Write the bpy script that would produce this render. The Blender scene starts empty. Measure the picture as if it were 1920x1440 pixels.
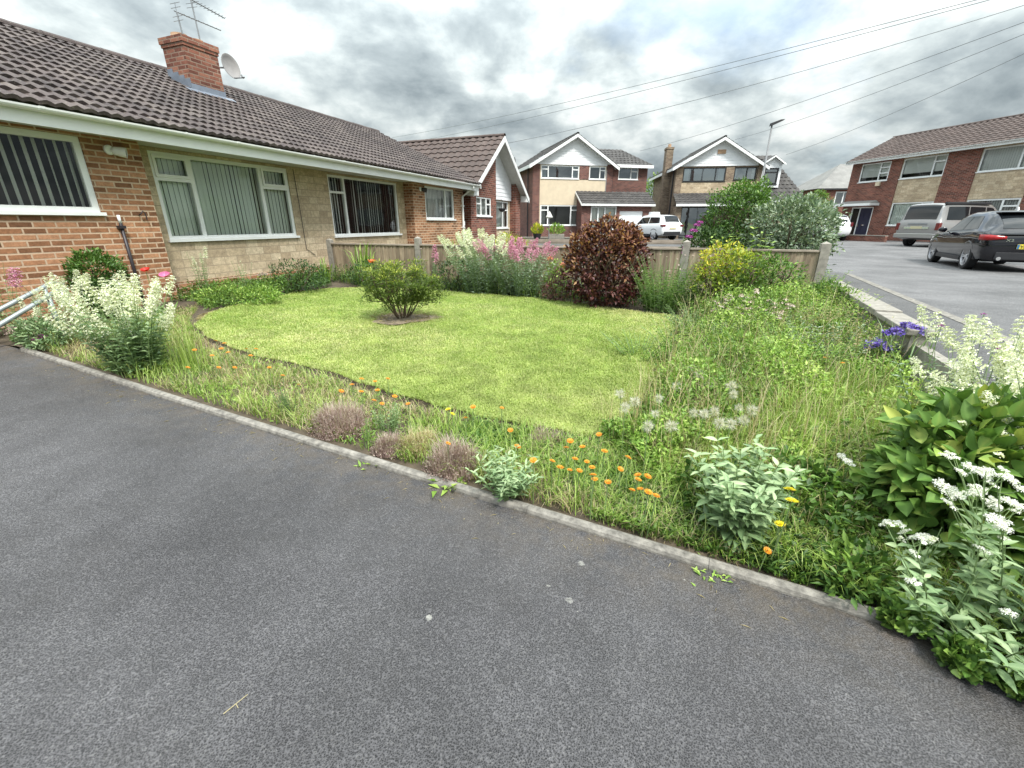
import bpy, bmesh, math, random
import numpy as np
from mathutils import Vector, Matrix
random.seed(11)
RNG = np.random.default_rng(11)
R = math.radians
SC = bpy.context.scene
COL = SC.collection

# ------------------------------------------------------------------ camera
F_PX = 814.0
PITCH = math.atan(0.37)
CAM_H = 1.55
cd = bpy.data.cameras.new('camera')
cam = bpy.data.objects.new('camera', cd)
COL.objects.link(cam)
cam.location = (0, 0, CAM_H)
cam.rotation_euler = (R(90) - PITCH, 0, 0)
cd.sensor_fit = 'HORIZONTAL'
cd.sensor_width = 36
cd.lens = 36 * F_PX / 1920
cd.clip_start = 0.05
cd.clip_end = 3000
SC.camera = cam

# ------------------------------------------------------------------ sky, sun, exposure
SUN_EL, SUN_AZ = R(56), R(150)          # azimuth clockwise from +y
world = bpy.data.worlds.new('World')
SC.world = world
world.use_nodes = True
wt = world.node_tree
wt.nodes.clear()


def WN(t, **k):
    n = wt.nodes.new(t)
    for a, b in k.items():
        if a in n.inputs:
            n.inputs[a].default_value = b
        else:
            setattr(n, a, b)
    return n


def WL(a, b, ao=0, bi=0):
    wt.links.new(a.outputs[ao], b.inputs[bi])


def wmath(op, a, b=None, clamp=False):
    n = WN('ShaderNodeMath', operation=op, use_clamp=clamp)
    for i, s in enumerate((a, b)):
        if s is None:
            continue
        if isinstance(s, (int, float)):
            n.inputs[i].default_value = s
        else:
            wt.links.new(s, n.inputs[i])
    return n.outputs[0]


wout = WN('ShaderNodeOutputWorld')
wbg = WN('ShaderNodeBackground')
wbg.inputs['Strength'].default_value = 1.0
wtc = WN('ShaderNodeTexCoord')
wsep = WN('ShaderNodeSeparateXYZ')
WL(wtc, wsep)
zc = wmath('MAXIMUM', wsep.outputs[2], 0.0)
den = wmath('ADD', zc, 0.40)
cxy = WN('ShaderNodeCombineXYZ')
wt.links.new(wmath('DIVIDE', wsep.outputs[0], den), cxy.inputs[0])
wt.links.new(wmath('DIVIDE', wsep.outputs[1], den), cxy.inputs[1])


def wnoise(scale, detail, rough, dist, off):
    mp = WN('ShaderNodeMapping')
    mp.inputs['Location'].default_value = off
    WL(cxy, mp)
    n = WN('ShaderNodeTexNoise')
    n.inputs['Scale'].default_value = scale
    n.inputs['Detail'].default_value = detail
    n.inputs['Roughness'].default_value = rough
    n.inputs['Distortion'].default_value = dist
    WL(mp, n)
    return n.outputs[0]


def wramp(fac, stops):
    r = WN('ShaderNodeValToRGB')
    els = r.color_ramp.elements
    while len(els) < len(stops):
        els.new(0.5)
    for e, (p, c) in zip(els, stops):
        e.position = p
        e.color = (*c, 1)
    wt.links.new(fac, r.inputs[0])
    return r.outputs[0]


sky = WN('ShaderNodeTexSky', sky_type='NISHITA', sun_disc=False, sun_elevation=SUN_EL, sun_rotation=SUN_AZ)
skys = WN('ShaderNodeVectorMath', operation='SCALE')
skys.inputs['Scale'].default_value = 0.14
WL(sky, skys)
n_big = wnoise(2.5, 12, 0.55, 0.15, (1.7, 5.4, 0))
n_small = wnoise(6.2, 12, 0.6, 0.25, (7.7, 4.1, 0))
n_mix = wmath('ADD', wmath('MULTIPLY', n_big, 0.76), wmath('MULTIPLY', n_small, 0.24))
cloud = wramp(n_mix, [(0.36, (0.98, 1.0, 0.97)), (0.43, (0.78, 0.83, 0.82)), (0.485, (0.58, 0.645, 0.65)), (0.545, (0.41, 0.47, 0.49)), (0.63, (0.255, 0.305, 0.33))])
gap = wramp(wnoise(0.9, 6, 0.55, 0.3, (11.3, 8.9, 0)), [(0.52, (0, 0, 0)), (0.68, (0.75, 0.75, 0.75))])
mx = WN('ShaderNodeMix', data_type='RGBA')
wt.links.new(gap, mx.inputs[0])
wt.links.new(cloud, mx.inputs[6])
skyb = WN('ShaderNodeVectorMath', operation='ADD')
WL(skys, skyb)
skyb.inputs[1].default_value = (0.10, 0.12, 0.12)
wt.links.new(skyb.outputs[0], mx.inputs[7])
# overcast sky: about three times brighter overhead than at the horizon
boost = wmath('ADD', wmath('MULTIPLY', wmath('POWER', zc, 1.6), 3.4), 0.60)
wsc = WN('ShaderNodeVectorMath', operation='SCALE')
wt.links.new(mx.outputs[2], wsc.inputs[0])
wt.links.new(boost, wsc.inputs['Scale'])
WL(wsc, wbg)
WL(wbg, wout)

sl = bpy.data.lights.new('sun', 'SUN')
sl.energy = 3.4
sl.angle = R(11)
sl.color = (1.0, 0.96, 0.9)
sun = bpy.data.objects.new('sun', sl)
COL.objects.link(sun)
sd = Vector((math.sin(SUN_AZ) * math.cos(SUN_EL), math.cos(SUN_AZ) * math.cos(SUN_EL), math.sin(SUN_EL)))
sun.rotation_euler = sd.to_track_quat('Z', 'Y').to_euler()
sun.location = (0, 0, 30)
SC.view_settings.view_transform = 'Standard'
SC.view_settings.look = 'None'
SC.view_settings.exposure = 0.56
SC.view_settings.gamma = 1.0
SC.render.engine = 'CYCLES'
SC.cycles.max_bounces = 6
SC.cycles.transparent_max_bounces = 12
SC.cycles.caustics_reflective = False
SC.cycles.caustics_refractive = False

# ------------------------------------------------------------------ place: site axes and levels
K0 = np.array([1.44, 1.415])
E_ = np.array([-0.915, 0.404]); E_ /= np.linalg.norm(E_)      # along the driveway edging, towards the house
N_ = np.array([0.404, 0.915]); N_ /= np.linalg.norm(N_)       # from the edging into the garden


def sg(x, y):
    d = np.stack([np.asarray(x, float) - K0[0], np.asarray(y, float) - K0[1]], -1)
    return d @ E_, d @ N_


def xy(s, g):
    return K0 + s * E_ + g * N_


def smooth(t):
    t = np.clip(t, 0, 1)
    return t * t * (3 - 2 * t)


def zk(s):
    return np.clip(0.05 * np.asarray(s, float), -0.06, 0.36)


def Zg(x, y):
    s, g = sg(x, y)
    k = zk(s)
    top = 0.33 + 0.08 * smooth((s - 6.5) / 1.5)
    return k + (top - k) * smooth(g / 5.0)


FW = np.array([0, math.cos(PITCH), -math.sin(PITCH)])
UPV = np.array([0, math.sin(PITCH), math.cos(PITCH)])
CP = np.array([0, 0, CAM_H])


def ray(u, v):
    return FW + np.array([1., 0, 0]) * (u - 960) / F_PX - UPV * (v - 720) / F_PX


def at(u, v, h=0.0):
    """site point seen at u, v of the survey photograph, h above the garden"""
    d = ray(u, v)
    t = 0.5
    while t < 30:
        p = CP + d * t
        if p[2] < Zg(p[0], p[1]) + h:
            break
        t += 0.01
    p = CP + d * t
    return np.array([p[0], p[1], float(Zg(p[0], p[1]))])


def atz(u, v, z):
    d = ray(u, v)
    return CP + d * (z - CAM_H) / d[2]


def aty(u, v, y):
    d = ray(u, v)
    return CP + d * y / d[1]


def scale_at(p):
    p = np.asarray(p, float)
    w = (p - CP) @ FW
    hd = math.hypot(p[0], p[1])
    return w / F_PX, abs(p[1]) / hd


# ------------------------------------------------------------------ object helpers
def tag(o, label=None, cat=None, group=None, kind=None):
    if label: o['label'] = label
    if cat: o['category'] = cat
    if group: o['group'] = group
    if kind: o['kind'] = kind
    return o


def empty(name, loc=(0, 0, 0), rz=0.0, label=None, cat=None, group=None):
    o = bpy.data.objects.new(name, None)
    COL.objects.link(o)
    o.location = [float(a) for a in loc]
    o.rotation_euler = (0, 0, rz)
    o.empty_display_size = 0.1
    return tag(o, label, cat, group)


def link(name, me, m=None, parent=None):
    o = bpy.data.objects.new(name, me)
    COL.objects.link(o)
    if m is not None:
        me.materials.append(m)
    if parent is not None:
        o.parent = parent
    return o


def inst(name, me, parent, loc, rot=(0, 0, 0), sc=1.0):
    o = bpy.data.objects.new(name, me)
    COL.objects.link(o)
    o.parent = parent
    o.location = [float(a) for a in loc]
    o.rotation_euler = rot
    o.scale = (sc, sc, sc) if isinstance(sc, (int, float)) else sc
    return o


def copy_tree(o, parent=None):
    c = o.copy()
    COL.objects.link(c)
    c.parent = parent
    for ch in o.children:
        copy_tree(ch, c)
    return c


class MB:
    """mesh builder; box-projected uv in metres"""

    def __init__(self):
        self.v, self.f, self.uv = [], [], {}

    def quad(self, *p, uv=None):
        i = len(self.v)
        self.v += [tuple(float(c) for c in q) for q in p]
        if uv:
            self.uv[len(self.f)] = uv
        self.f.append(tuple(range(i, i + len(p))))
        return self

    def box(self, x0, x1, y0, y1, z0, z1, M=None):
        i = len(self.v)
        for x, y, z in ((x0, y0, z0), (x1, y0, z0), (x1, y1, z0), (x0, y1, z0), (x0, y0, z1), (x1, y0, z1), (x1, y1, z1), (x0, y1, z1)):
            q = Vector((x, y, z))
            if M is not None: q = M @ q
            self.v.append(tuple(q))
        for f in ((0, 3, 2, 1), (4, 5, 6, 7), (0, 1, 5, 4), (1, 2, 6, 5), (2, 3, 7, 6), (3, 0, 4, 7)):
            self.f.append(tuple(i + k for k in f))
        return self

    def prism(self, poly, a, b, axis='y', M=None):
        """poly: 2d outline; axis y: (x,z) outline pushed from y=a to y=b; axis x: (y,z); axis z: (x,y)"""
        i = len(self.v)
        n = len(poly)
        for c in (a, b):
            for p in poly:
                q = {'y': (p[0], c, p[1]), 'x': (c, p[0], p[1]), 'z': (p[0], p[1], c)}[axis]
                q = Vector(q)
                if M is not None: q = M @ q
                self.v.append(tuple(q))
        for k in range(n):
            l = (k + 1) % n
            self.f.append((i + k, i + l, i + n + l, i + n + k))
        self.f.append(tuple(i + k for k in range(n))[::-1])
        self.f.append(tuple(i + n + k for k in range(n)))
        return self

    def tube(self, pts, r, n=8, cap=True):
        pts = [Vector([float(c) for c in p]) for p in pts]
        rs = r if isinstance(r, (list, tuple)) else [r] * len(pts)
        base = len(self.v)
        for k, p in enumerate(pts):
            t = (pts[min(k + 1, len(pts) - 1)] - pts[max(k - 1, 0)]).normalized()
            a = Vector((0, 0, 1)) if abs(t.z) < 0.9 else Vector((1, 0, 0))
            u = t.cross(a).normalized()
            w = u.cross(t)
            for j in range(n):
                an = 2 * math.pi * j / n
                self.v.append(tuple(p + (u * math.cos(an) + w * math.sin(an)) * rs[k]))
        for k in range(len(pts) - 1):
            for j in range(n):
                l = (j + 1) % n
                self.f.append((base + k * n + j, base + k * n + l, base + (k + 1) * n + l, base + (k + 1) * n + j))
        if cap:
            self.f.append(tuple(base + j for j in range(n))[::-1])
            self.f.append(tuple(base + (len(pts) - 1) * n + j for j in range(n)))
        return self

    def lathe(self, prof, n=24, M=None):
        """profile (r, z) round z"""
        base = len(self.v)
        for r, z in prof:
            for j in range(n):
                an = 2 * math.pi * j / n
                q = Vector((r * math.cos(an), r * math.sin(an), z))
                if M is not None: q = M @ q
                self.v.append(tuple(q))
        for k in range(len(prof) - 1):
            for j in range(n):
                l = (j + 1) % n
                self.f.append((base + k * n + j, base + k * n + l, base + (k + 1) * n + l, base + (k + 1) * n + j))
        return self

    def grid(self, P):
        """P[i][j] points"""
        base = len(self.v)
        m = len(P[0])
        for row in P:
            for p in row:
                self.v.append(tuple(float(c) for c in p))
        for i in range(len(P) - 1):
            for j in range(m - 1):
                self.f.append((base + i * m + j, base + (i + 1) * m + j, base + (i + 1) * m + j + 1, base + i * m + j + 1))
        return self

    def build(self, name, m, parent=None, smooth=False, bevel=0, weld=False):
        me = bpy.data.meshes.new(name)
        me.from_pydata(self.v, [], self.f)
        if weld or bevel:
            bm = bmesh.new(); bm.from_mesh(me)
            if weld:
                bmesh.ops.remove_doubles(bm, verts=bm.verts, dist=1e-4)
            bmesh.ops.recalc_face_normals(bm, faces=bm.faces)
            if bevel:
                bmesh.ops.bevel(bm, geom=[e for e in bm.edges if e.is_manifold and e.calc_face_angle(0) > 0.5], offset=bevel, segments=2, affect='EDGES', profile=0.6)
            bm.to_mesh(me); bm.free()
        uvl = me.uv_layers.new(name='UVMap')
        for pi, p in enumerate(me.polygons):
            given = None if (weld or bevel) else self.uv.get(pi)
            n = p.normal
            for k, li in enumerate(p.loop_indices):
                if given:
                    uvl.data[li].uv = given[k]
                    continue
                c = me.vertices[me.loops[li].vertex_index].co
                if abs(n.z) > 0.75:
                    uvl.data[li].uv = (c.x, c.y)
                else:
                    t = Vector((-n.y, n.x, 0)); t.normalize()
                    uvl.data[li].uv = (c.dot(t) * (1 if n.y <= 0 else -1), c.z)
        if smooth:
            me.polygons.foreach_set('use_smooth', [True] * len(me.polygons))
        return link(name, me, m, parent)


def wall_with_holes(mb, x0, x1, z0, z1, y, holes, reveal=0.11):
    xs = sorted({x0, x1, *[a for h in holes for a in h[:2]]})
    zs = sorted({z0, z1, *[a for h in holes for a in h[2:]]})
    xs = [a for a in xs if x0 <= a <= x1]; zs = [a for a in zs if z0 <= a <= z1]
    for i in range(len(xs) - 1):
        for j in range(len(zs) - 1):
            cx, cz = (xs[i] + xs[i + 1]) / 2, (zs[j] + zs[j + 1]) / 2
            if any(h[0] < cx < h[1] and h[2] < cz < h[3] for h in holes):
                continue
            mb.quad((xs[i], y, zs[j]), (xs[i + 1], y, zs[j]), (xs[i + 1], y, zs[j + 1]), (xs[i], y, zs[j + 1]))
    for a, b, c, d in holes:
        mb.quad((a, y, c), (a, y + reveal, c), (a, y + reveal, d), (a, y, d))
        mb.quad((b, y + reveal, c), (b, y, c), (b, y, d), (b, y + reveal, d))
        mb.quad((a, y + reveal, c), (a, y, c), (b, y, c), (b, y + reveal, c))
        mb.quad((a, y, d), (a, y + reveal, d), (b, y + reveal, d), (b, y, d))


# ------------------------------------------------------------------ materials
class NT:
    def __init__(self, name):
        self.m = bpy.data.materials.new(name)
        self.m.use_nodes = True
        self.t = self.m.node_tree
        self.t.nodes.clear()
        self.out = self.t.nodes.new('ShaderNodeOutputMaterial')

    def n(self, typ, **k):
        n = self.t.nodes.new(typ)
        for a, b in k.items():
            key = a.replace('_', ' ').title() if a.replace('_', ' ').title() in n.inputs else a
            if key in n.inputs:
                self.put(b, n.inputs[key])
            else:
                setattr(n, a, b)
        return n

    def put(self, v, sock):
        if isinstance(v, bpy.types.NodeSocket):
            self.t.links.new(v, sock)
        elif isinstance(v, (tuple, list)) and len(v) == 3 and sock.type == 'RGBA':
            sock.default_value = (*v, 1)
        else:
            sock.default_value = v

    def math(self, op, a, b=0.0, clamp=False):
        n = self.t.nodes.new('ShaderNodeMath'); n.operation = op; n.use_clamp = clamp
        self.put(a, n.inputs[0]); self.put(b, n.inputs[1])
        return n.outputs[0]

    def mix(self, f, a, b, blend='MIX'):
        n = self.t.nodes.new('ShaderNodeMix'); n.data_type = 'RGBA'; n.blend_type = blend
        self.put(f, n.inputs[0]); self.put(a, n.inputs[6]); self.put(b, n.inputs[7])
        return n.outputs[2]

    def ramp(self, f, stops, interp='LINEAR'):
        n = self.t.nodes.new('ShaderNodeValToRGB')
        n.color_ramp.interpolation = interp
        els = n.color_ramp.elements
        while len(els) < len(stops): els.new(0.5)
        for e, (p, c) in zip(els, stops):
            e.position = p
            e.color = (*c, 1) if isinstance(c, tuple) else (c, c, c, 1)
        self.put(f, n.inputs[0])
        return n.outputs[0]

    def coord(self, which='Object'):
        return self.n('ShaderNodeTexCoord').outputs[which]

    def noise(self, scale, detail=4, rough=0.5, vec=None, dist=0.0):
        n = self.n('ShaderNodeTexNoise')
        n.inputs['Scale'].default_value = scale
        n.inputs['Detail'].default_value = detail
        n.inputs['Roughness'].default_value = rough
        n.inputs['Distortion'].default_value = dist
        self.t.links.new(vec if vec is not None else self.coord(), n.inputs['Vector'])
        return n.outputs[0]

    def bump(self, h, strength=0.5, dist=0.01):
        n = self.n('ShaderNodeBump')
        n.inputs['Strength'].default_value = strength
        n.inputs['Distance'].default_value = dist
        self.t.links.new(h, n.inputs['Height'])
        return n.outputs[0]

    def bsdf(self, col, rough=0.6, metal=0.0, normal=None, spec=0.5, **k):
        p = self.n('ShaderNodeBsdfPrincipled')
        self.put(col, p.inputs['Base Color'])
        self.put(rough, p.inputs['Roughness'])
        self.put(metal, p.inputs['Metallic'])
        p.inputs['Specular IOR Level'].default_value = spec
        if normal is not None: self.t.links.new(normal, p.inputs['Normal'])
        for a, b in k.items():
            self.put(b, p.inputs[a])
        return p.outputs[0]

    def done(self, sh):
        self.t.links.new(sh, self.out.inputs[0])
        return self.m


def m_plain(name, col, rough=0.5, metal=0.0, var=0.12, scale=8.0, bump=0.0, spec=0.5, coat=0.0):
    t = NT(name)
    nz = t.noise(scale, 5, 0.6)
    f = t.ramp(nz, [(0.3, 1 - var), (0.7, 1 + var * 0.5)])
    c = t.mix(1.0, col, f, 'MULTIPLY')
    nb = t.bump(t.noise(scale * 6, 3), bump, 0.005) if bump else None
    return t.done(t.bsdf(c, rough, metal, nb, spec, **({'Coat Weight': coat} if coat else {})))


def m_brick(name, c1, c2, c3, mortar, bw=0.225, rh=0.075, ms=0.011, stain=0.25, bump=0.6, offset=0.5, squash=1.0):
    t = NT(name)
    uv = t.coord('UV')
    wob = t.n('ShaderNodeTexNoise'); wob.inputs['Scale'].default_value = 9; t.put(uv, wob.inputs['Vector'])
    wv = t.n('ShaderNodeVectorMath', operation='SCALE'); wv.inputs['Scale'].default_value = 0.006
    t.put(wob.outputs['Color'], wv.inputs[0])
    av = t.n('ShaderNodeVectorMath', operation='ADD'); t.put(uv, av.inputs[0]); t.put(wv.outputs[0], av.inputs[1])
    b = t.n('ShaderNodeTexBrick')
    b.offset = offset; b.squash = squash; b.squash_frequency = 2
    t.put(av.outputs[0], b.inputs['Vector'])
    t.put((0., 0., 0.), b.inputs['Color1']); t.put((1., 1., 1.), b.inputs['Color2']); t.put((0.5, 0.5, 0.5), b.inputs['Mortar'])
    b.inputs['Scale'].default_value = 1; b.inputs['Mortar Size'].default_value = ms
    b.inputs['Mortar Smooth'].default_value = 0.25; b.inputs['Bias'].default_value = 0
    b.inputs['Brick Width'].default_value = bw; b.inputs['Row Height'].default_value = rh
    col = t.ramp(b.outputs['Color'], [(0.0, c1), (0.5, c2), (1.0, c3)])
    grain = t.noise(40, 5, 0.7, uv)
    streak = t.noise(14, 5, 0.65, uv)
    col = t.mix(1.0, col, t.ramp(grain, [(0.25, 0.72), (0.75, 1.22)]), 'MULTIPLY')
    col = t.mix(1.0, col, t.ramp(streak, [(0.3, 0.72), (0.62, 1.12)]), 'MULTIPLY')
    mo = t.mix(1.0, mortar, t.ramp(grain, [(0.25, 0.8), (0.75, 1.15)]), 'MULTIPLY')
    c = t.mix(b.outputs['Fac'], col, mo)
    big = t.noise(0.9, 6, 0.6, uv)
    c = t.mix(1.0, c, t.ramp(big, [(0.3, 1 - stain), (0.65, 1.06)]), 'MULTIPLY')
    h = t.math('SUBTRACT', t.math('MULTIPLY', grain, 0.35), b.outputs['Fac'])
    return t.done(t.bsdf(c, 0.88, 0, t.bump(h, bump, 0.008), 0.25))


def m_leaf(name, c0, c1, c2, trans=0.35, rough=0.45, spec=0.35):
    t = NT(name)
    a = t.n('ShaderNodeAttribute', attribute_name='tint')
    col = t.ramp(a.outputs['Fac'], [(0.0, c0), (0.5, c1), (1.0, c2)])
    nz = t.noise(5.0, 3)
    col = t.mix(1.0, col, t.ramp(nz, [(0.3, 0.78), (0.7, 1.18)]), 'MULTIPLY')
    p = t.bsdf(col, rough, 0, None, spec)
    tr = t.n('ShaderNodeBsdfTranslucent')
    t.put(t.mix(1.0, col, (1.25, 1.3, 0.8), 'MULTIPLY'), tr.inputs['Color'])
    ms = t.n('ShaderNodeMixShader')
    ms.inputs[0].default_value = trans
    t.t.links.new(p, ms.inputs[1]); t.t.links.new(tr.outputs[0], ms.inputs[2])
    return t.done(ms.outputs[0])


def m_glass(name, tint=(0.95, 0.97, 0.96), f0=0.0):
    t = NT(name)
    tr = t.n('ShaderNodeBsdfTransparent'); t.put(tint, tr.inputs[0])
    gl = t.n('ShaderNodeBsdfGlossy'); gl.inputs['Roughness'].default_value = 0.015
    t.put((0.95, 0.98, 1.0), gl.inputs[0])
    t.put(t.bump(t.noise(1.3, 2), 0.12, 0.02), gl.inputs['Normal'])
    lw = t.n('ShaderNodeFresnel'); lw.inputs['IOR'].default_value = 1.5
    f = t.math('ADD', t.math('MULTIPLY', lw.outputs[0], 0.95), f0, True)
    ms = t.n('ShaderNodeMixShader')
    t.put(f, ms.inputs[0])
    t.t.links.new(tr.outputs[0], ms.inputs[1]); t.t.links.new(gl.outputs[0], ms.inputs[2])
    return t.done(ms.outputs[0])


def m_asphalt(name, dark, light, patch=0.25, spots=None, scale=1.0, dirt=False):
    t = NT(name)
    co = t.coord()
    vo = t.n('ShaderNodeTexVoronoi'); vo.inputs['Scale'].default_value = 140 * scale; t.put(co, vo.inputs['Vector'])
    fine = t.noise(230 * scale, 4, 0.7, co)
    st = t.math('ADD', t.math('MULTIPLY', vo.outputs['Distance'], 0.55), t.math('MULTIPLY', fine, 0.75))
    col = t.ramp(st, [(0.42, dark), (0.62, tuple((a + b) / 2 for a, b in zip(dark, light))), (0.82, light)])
    sep = t.n('ShaderNodeSeparateColor'); t.put(vo.outputs['Color'], sep.inputs[0])
    grit = t.ramp(sep.outputs[0], [(0.90, 0.0), (0.97, 1.0)])
    col = t.mix(t.math('MULTIPLY', grit, 0.2), col, (0.33, 0.32, 0.31))
    big = t.noise(0.8, 6, 0.62, co)
    col = t.mix(1.0, col, t.ramp(big, [(0.3, 1 - patch), (0.7, 1 + patch * 0.6)]), 'MULTIPLY')
    mid = t.noise(5, 5, 0.6, co)
    col = t.mix(1.0, col, t.ramp(mid, [(0.3, 0.88), (0.7, 1.1)]), 'MULTIPLY')
    if dirt:                                       # soil and moss gathered along the edging
        dp = t.n('ShaderNodeVectorMath', operation='DOT_PRODUCT'); t.put(co, dp.inputs[0]); dp.inputs[1].default_value = (float(N_[0]), float(N_[1]), 0)
        gd = t.math('SUBTRACT', dp.outputs['Value'], float(K0 @ N_))
        nn = t.noise(7, 6, .7, co)
        near = t.math('MULTIPLY', t.math('POWER', 2.718, t.math('MULTIPLY', gd, 6.0)), t.ramp(nn, [(.38, 0.0), (.62, 1.0)]), True)
        col = t.mix(t.math('MULTIPLY', near, .8), col, (0.13, 0.10, 0.065))
        far_ = t.ramp(t.noise(2.3, 7, .7, co), [(.55, 0.0), (.75, .35)])
        col = t.mix(far_, col, (0.045, 0.042, 0.04))
    for sx, sy, sz, sr in (spots or []):
        dv = t.n('ShaderNodeVectorMath', operation='DISTANCE')
        t.put(co, dv.inputs[0]); dv.inputs[1].default_value = (float(sx), float(sy), float(sz))
        rr = t.math('ADD', dv.outputs['Value'], t.math('MULTIPLY', t.noise(70, 4, .7, co), 0.028))
        col = t.mix(t.math('MULTIPLY', t.math('LESS_THAN', rr, sr + 0.010), t.ramp(t.noise(45, 4, .7, co), [(.35, 0.1), (.65, 0.8)])), col, (0.36, 0.355, 0.32))
    h = t.math('ADD', vo.outputs['Distance'], t.math('MULTIPLY', fine, 0.6))
    return t.done(t.bsdf(col, t.ramp(fine, [(0.3, 0.62), (0.7, 0.86)]), 0, t.bump(h, 0.8, 0.006), 0.4))


def m_tiles(name, c0, c1, c2, lichen=(0.28, 0.26, 0.2), tw=0.2, gauge=0.33):
    t = NT(name)
    a = t.n('ShaderNodeAttribute', attribute_name='tint')
    col = t.ramp(a.outputs['Fac'], [(0.0, c0), (0.5, c1), (1.0, c2)])
    co = t.coord()
    col = t.mix(1.0, col, t.ramp(t.noise(1.2, 6, 0.65, co), [(0.3, 0.75), (0.7, 1.2)]), 'MULTIPLY')
    sp = t.ramp(t.noise(26, 6, 0.75, co), [(0.54, 0.0), (0.72, 0.55)])
    col = t.mix(sp, col, lichen)
    return t.done(t.bsdf(col, 0.75, 0, t.bump(t.noise(60, 4, 0.6, co), 0.3, 0.006), 0.35))


M = {}
M['brick'] = m_brick('orange_brick', (0.17, 0.08, 0.042), (0.37, 0.175, 0.09), (0.50, 0.26, 0.145), (0.56, 0.41, 0.29), stain=.32)
M['brick_chim'] = m_brick('chimney_brick', (0.14, 0.055, 0.04), (0.27, 0.11, 0.075), (0.36, 0.165, 0.11), (0.30, 0.21, 0.16), stain=.4)
M['brick_red'] = m_brick('red_brick', (0.11, 0.035, 0.025), (0.21, 0.065, 0.045), (0.31, 0.105, 0.07), (0.30, 0.22, 0.18), stain=0.3)
M['brick_dark'] = m_brick('brown_brick', (0.09, 0.030, 0.024), (0.16, 0.052, 0.04), (0.22, 0.085, 0.06), (0.24, 0.19, 0.17), stain=0.3)
M['brick_buff'] = m_brick('buff_brick', (0.16, 0.105, 0.07), (0.24, 0.17, 0.115), (0.33, 0.25, 0.17), (0.30, 0.26, 0.21), stain=0.3)
M['stone'] = m_brick('buff_stone', (0.42, 0.325, 0.22), (0.53, 0.42, 0.285), (0.62, 0.51, 0.36), (0.37, 0.295, 0.21), bw=0.40, rh=0.14, ms=0.006, stain=0.22, bump=0.5, offset=0.37, squash=0.62)
M['render'] = m_plain('cream_render', (0.62, 0.52, 0.38), 0.9, var=0.1, scale=3, bump=0.2)
M['upvc'] = m_plain('white_upvc', (0.80, 0.81, 0.80), 0.32, var=0.07, scale=3)
M['upvc_clad'] = m_plain('white_cladding', (0.80, 0.81, 0.83), 0.45, var=0.06, scale=2)
M['soffit'] = m_plain('soffit_board', (0.55, 0.54, 0.5), 0.6, var=0.1)
M['black_frame'] = m_plain('black_frame', (0.02, 0.02, 0.022), 0.35)
M['glass'] = m_glass('window_glass')
M['glass_far'] = m_glass('far_window_glass', (0.6, 0.68, 0.72), 0.25)
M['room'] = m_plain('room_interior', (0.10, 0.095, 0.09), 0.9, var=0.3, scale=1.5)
M['blind'] = m_plain('blind_fabric', (0.80, 0.81, 0.76), 0.8, var=0.06, scale=2)
M['blind_green'] = m_plain('pale_green_blind', (0.84, 0.91, 0.82), 0.8, var=0.06, scale=2)
M['curtain'] = m_plain('curtain_fabric', (0.40, 0.41, 0.40), 0.9, var=0.15, scale=3)
M['tile'] = m_tiles('roof_tile', (0.040, 0.030, 0.030), (0.066, 0.050, 0.048), (0.105, 0.085, 0.077))
M['tile_brown'] = m_tiles('brown_roof_tile', (0.055, 0.038, 0.034), (0.076, 0.053, 0.047), (0.10, 0.074, 0.065))
M['tile_dark'] = m_tiles('dark_roof_tile', (0.035, 0.033, 0.034), (0.06, 0.056, 0.055), (0.09, 0.085, 0.08))
M['slate'] = m_tiles('grey_slate', (0.15, 0.145, 0.14), (0.20, 0.195, 0.185), (0.25, 0.24, 0.23))
M['lead'] = m_plain('lead_sheet', (0.20, 0.23, 0.28), 0.5, 0.2, var=0.25, scale=6)
M['lamp_paint'] = m_plain('grey_lamp_paint', (0.17, 0.175, 0.18), 0.5, 0.1, var=0.15)
M['metal_grey'] = m_plain('grey_metal', (0.30, 0.31, 0.32), 0.45, 0.6, var=0.15)
M['galv'] = m_plain('galvanised_rail', (0.30, 0.335, 0.34), 0.45, 0.35, var=0.15, scale=12)
M['dark_plastic'] = m_plain('dark_plastic', (0.022, 0.022, 0.025), 0.5)
M['pipe_black'] = m_plain('painted_black_pipe', (0.025, 0.02, 0.025), 0.45)
M['dish'] = m_plain('dish_grey', (0.30, 0.285, 0.28), 0.6)
M['terracotta'] = m_plain('clay_pot', (0.42, 0.27, 0.17), 0.85, var=0.25, scale=9)
M['asphalt'] = m_asphalt('driveway_asphalt', (0.007, 0.007, 0.0076), (0.112, 0.109, 0.114), 0.38, scale=1.35, dirt=True, spots=[tuple(CP + ray(u, v) * ((z - CAM_H) / ray(u, v)[2])) + (r,) for u, v, z, r in ((1090, 1055, .06, .019), (1027, 1100, .05, .015), (1067, 1127, .05, .020), (805, 1157, .08, .016), (1020, 1012, .06, .010), (1083, 1147, .05, .006), (1283, 1088, .03, .010))])
M['road'] = m_asphalt('road_asphalt', (0.062, 0.061, 0.062), (0.180, 0.176, 0.176), 0.38, scale=0.5)
M['pave'] = m_asphalt('pavement_asphalt', (0.045, 0.044, 0.044), (0.125, 0.122, 0.12), 0.25, scale=0.7)
M['concrete'] = m_plain('weathered_concrete', (0.27, 0.25, 0.215), 0.9, var=0.35, scale=14, bump=0.6)
M['edging'] = m_plain('edging_concrete', (0.22, 0.205, 0.18), 0.92, var=0.6, scale=22, bump=0.8)
M['soil'] = m_plain('garden_soil', (0.085, 0.065, 0.043), 0.95, var=0.5, scale=9, bump=0.8)
M['dry_soil'] = m_plain('dry_soil', (0.22, 0.175, 0.12), 0.95, var=0.45, scale=16, bump=0.8)
M['far_ground'] = m_plain('grass_ground', (0.10, 0.13, 0.05), 0.95, var=0.4, scale=0.5)
M['wood'] = None


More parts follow.
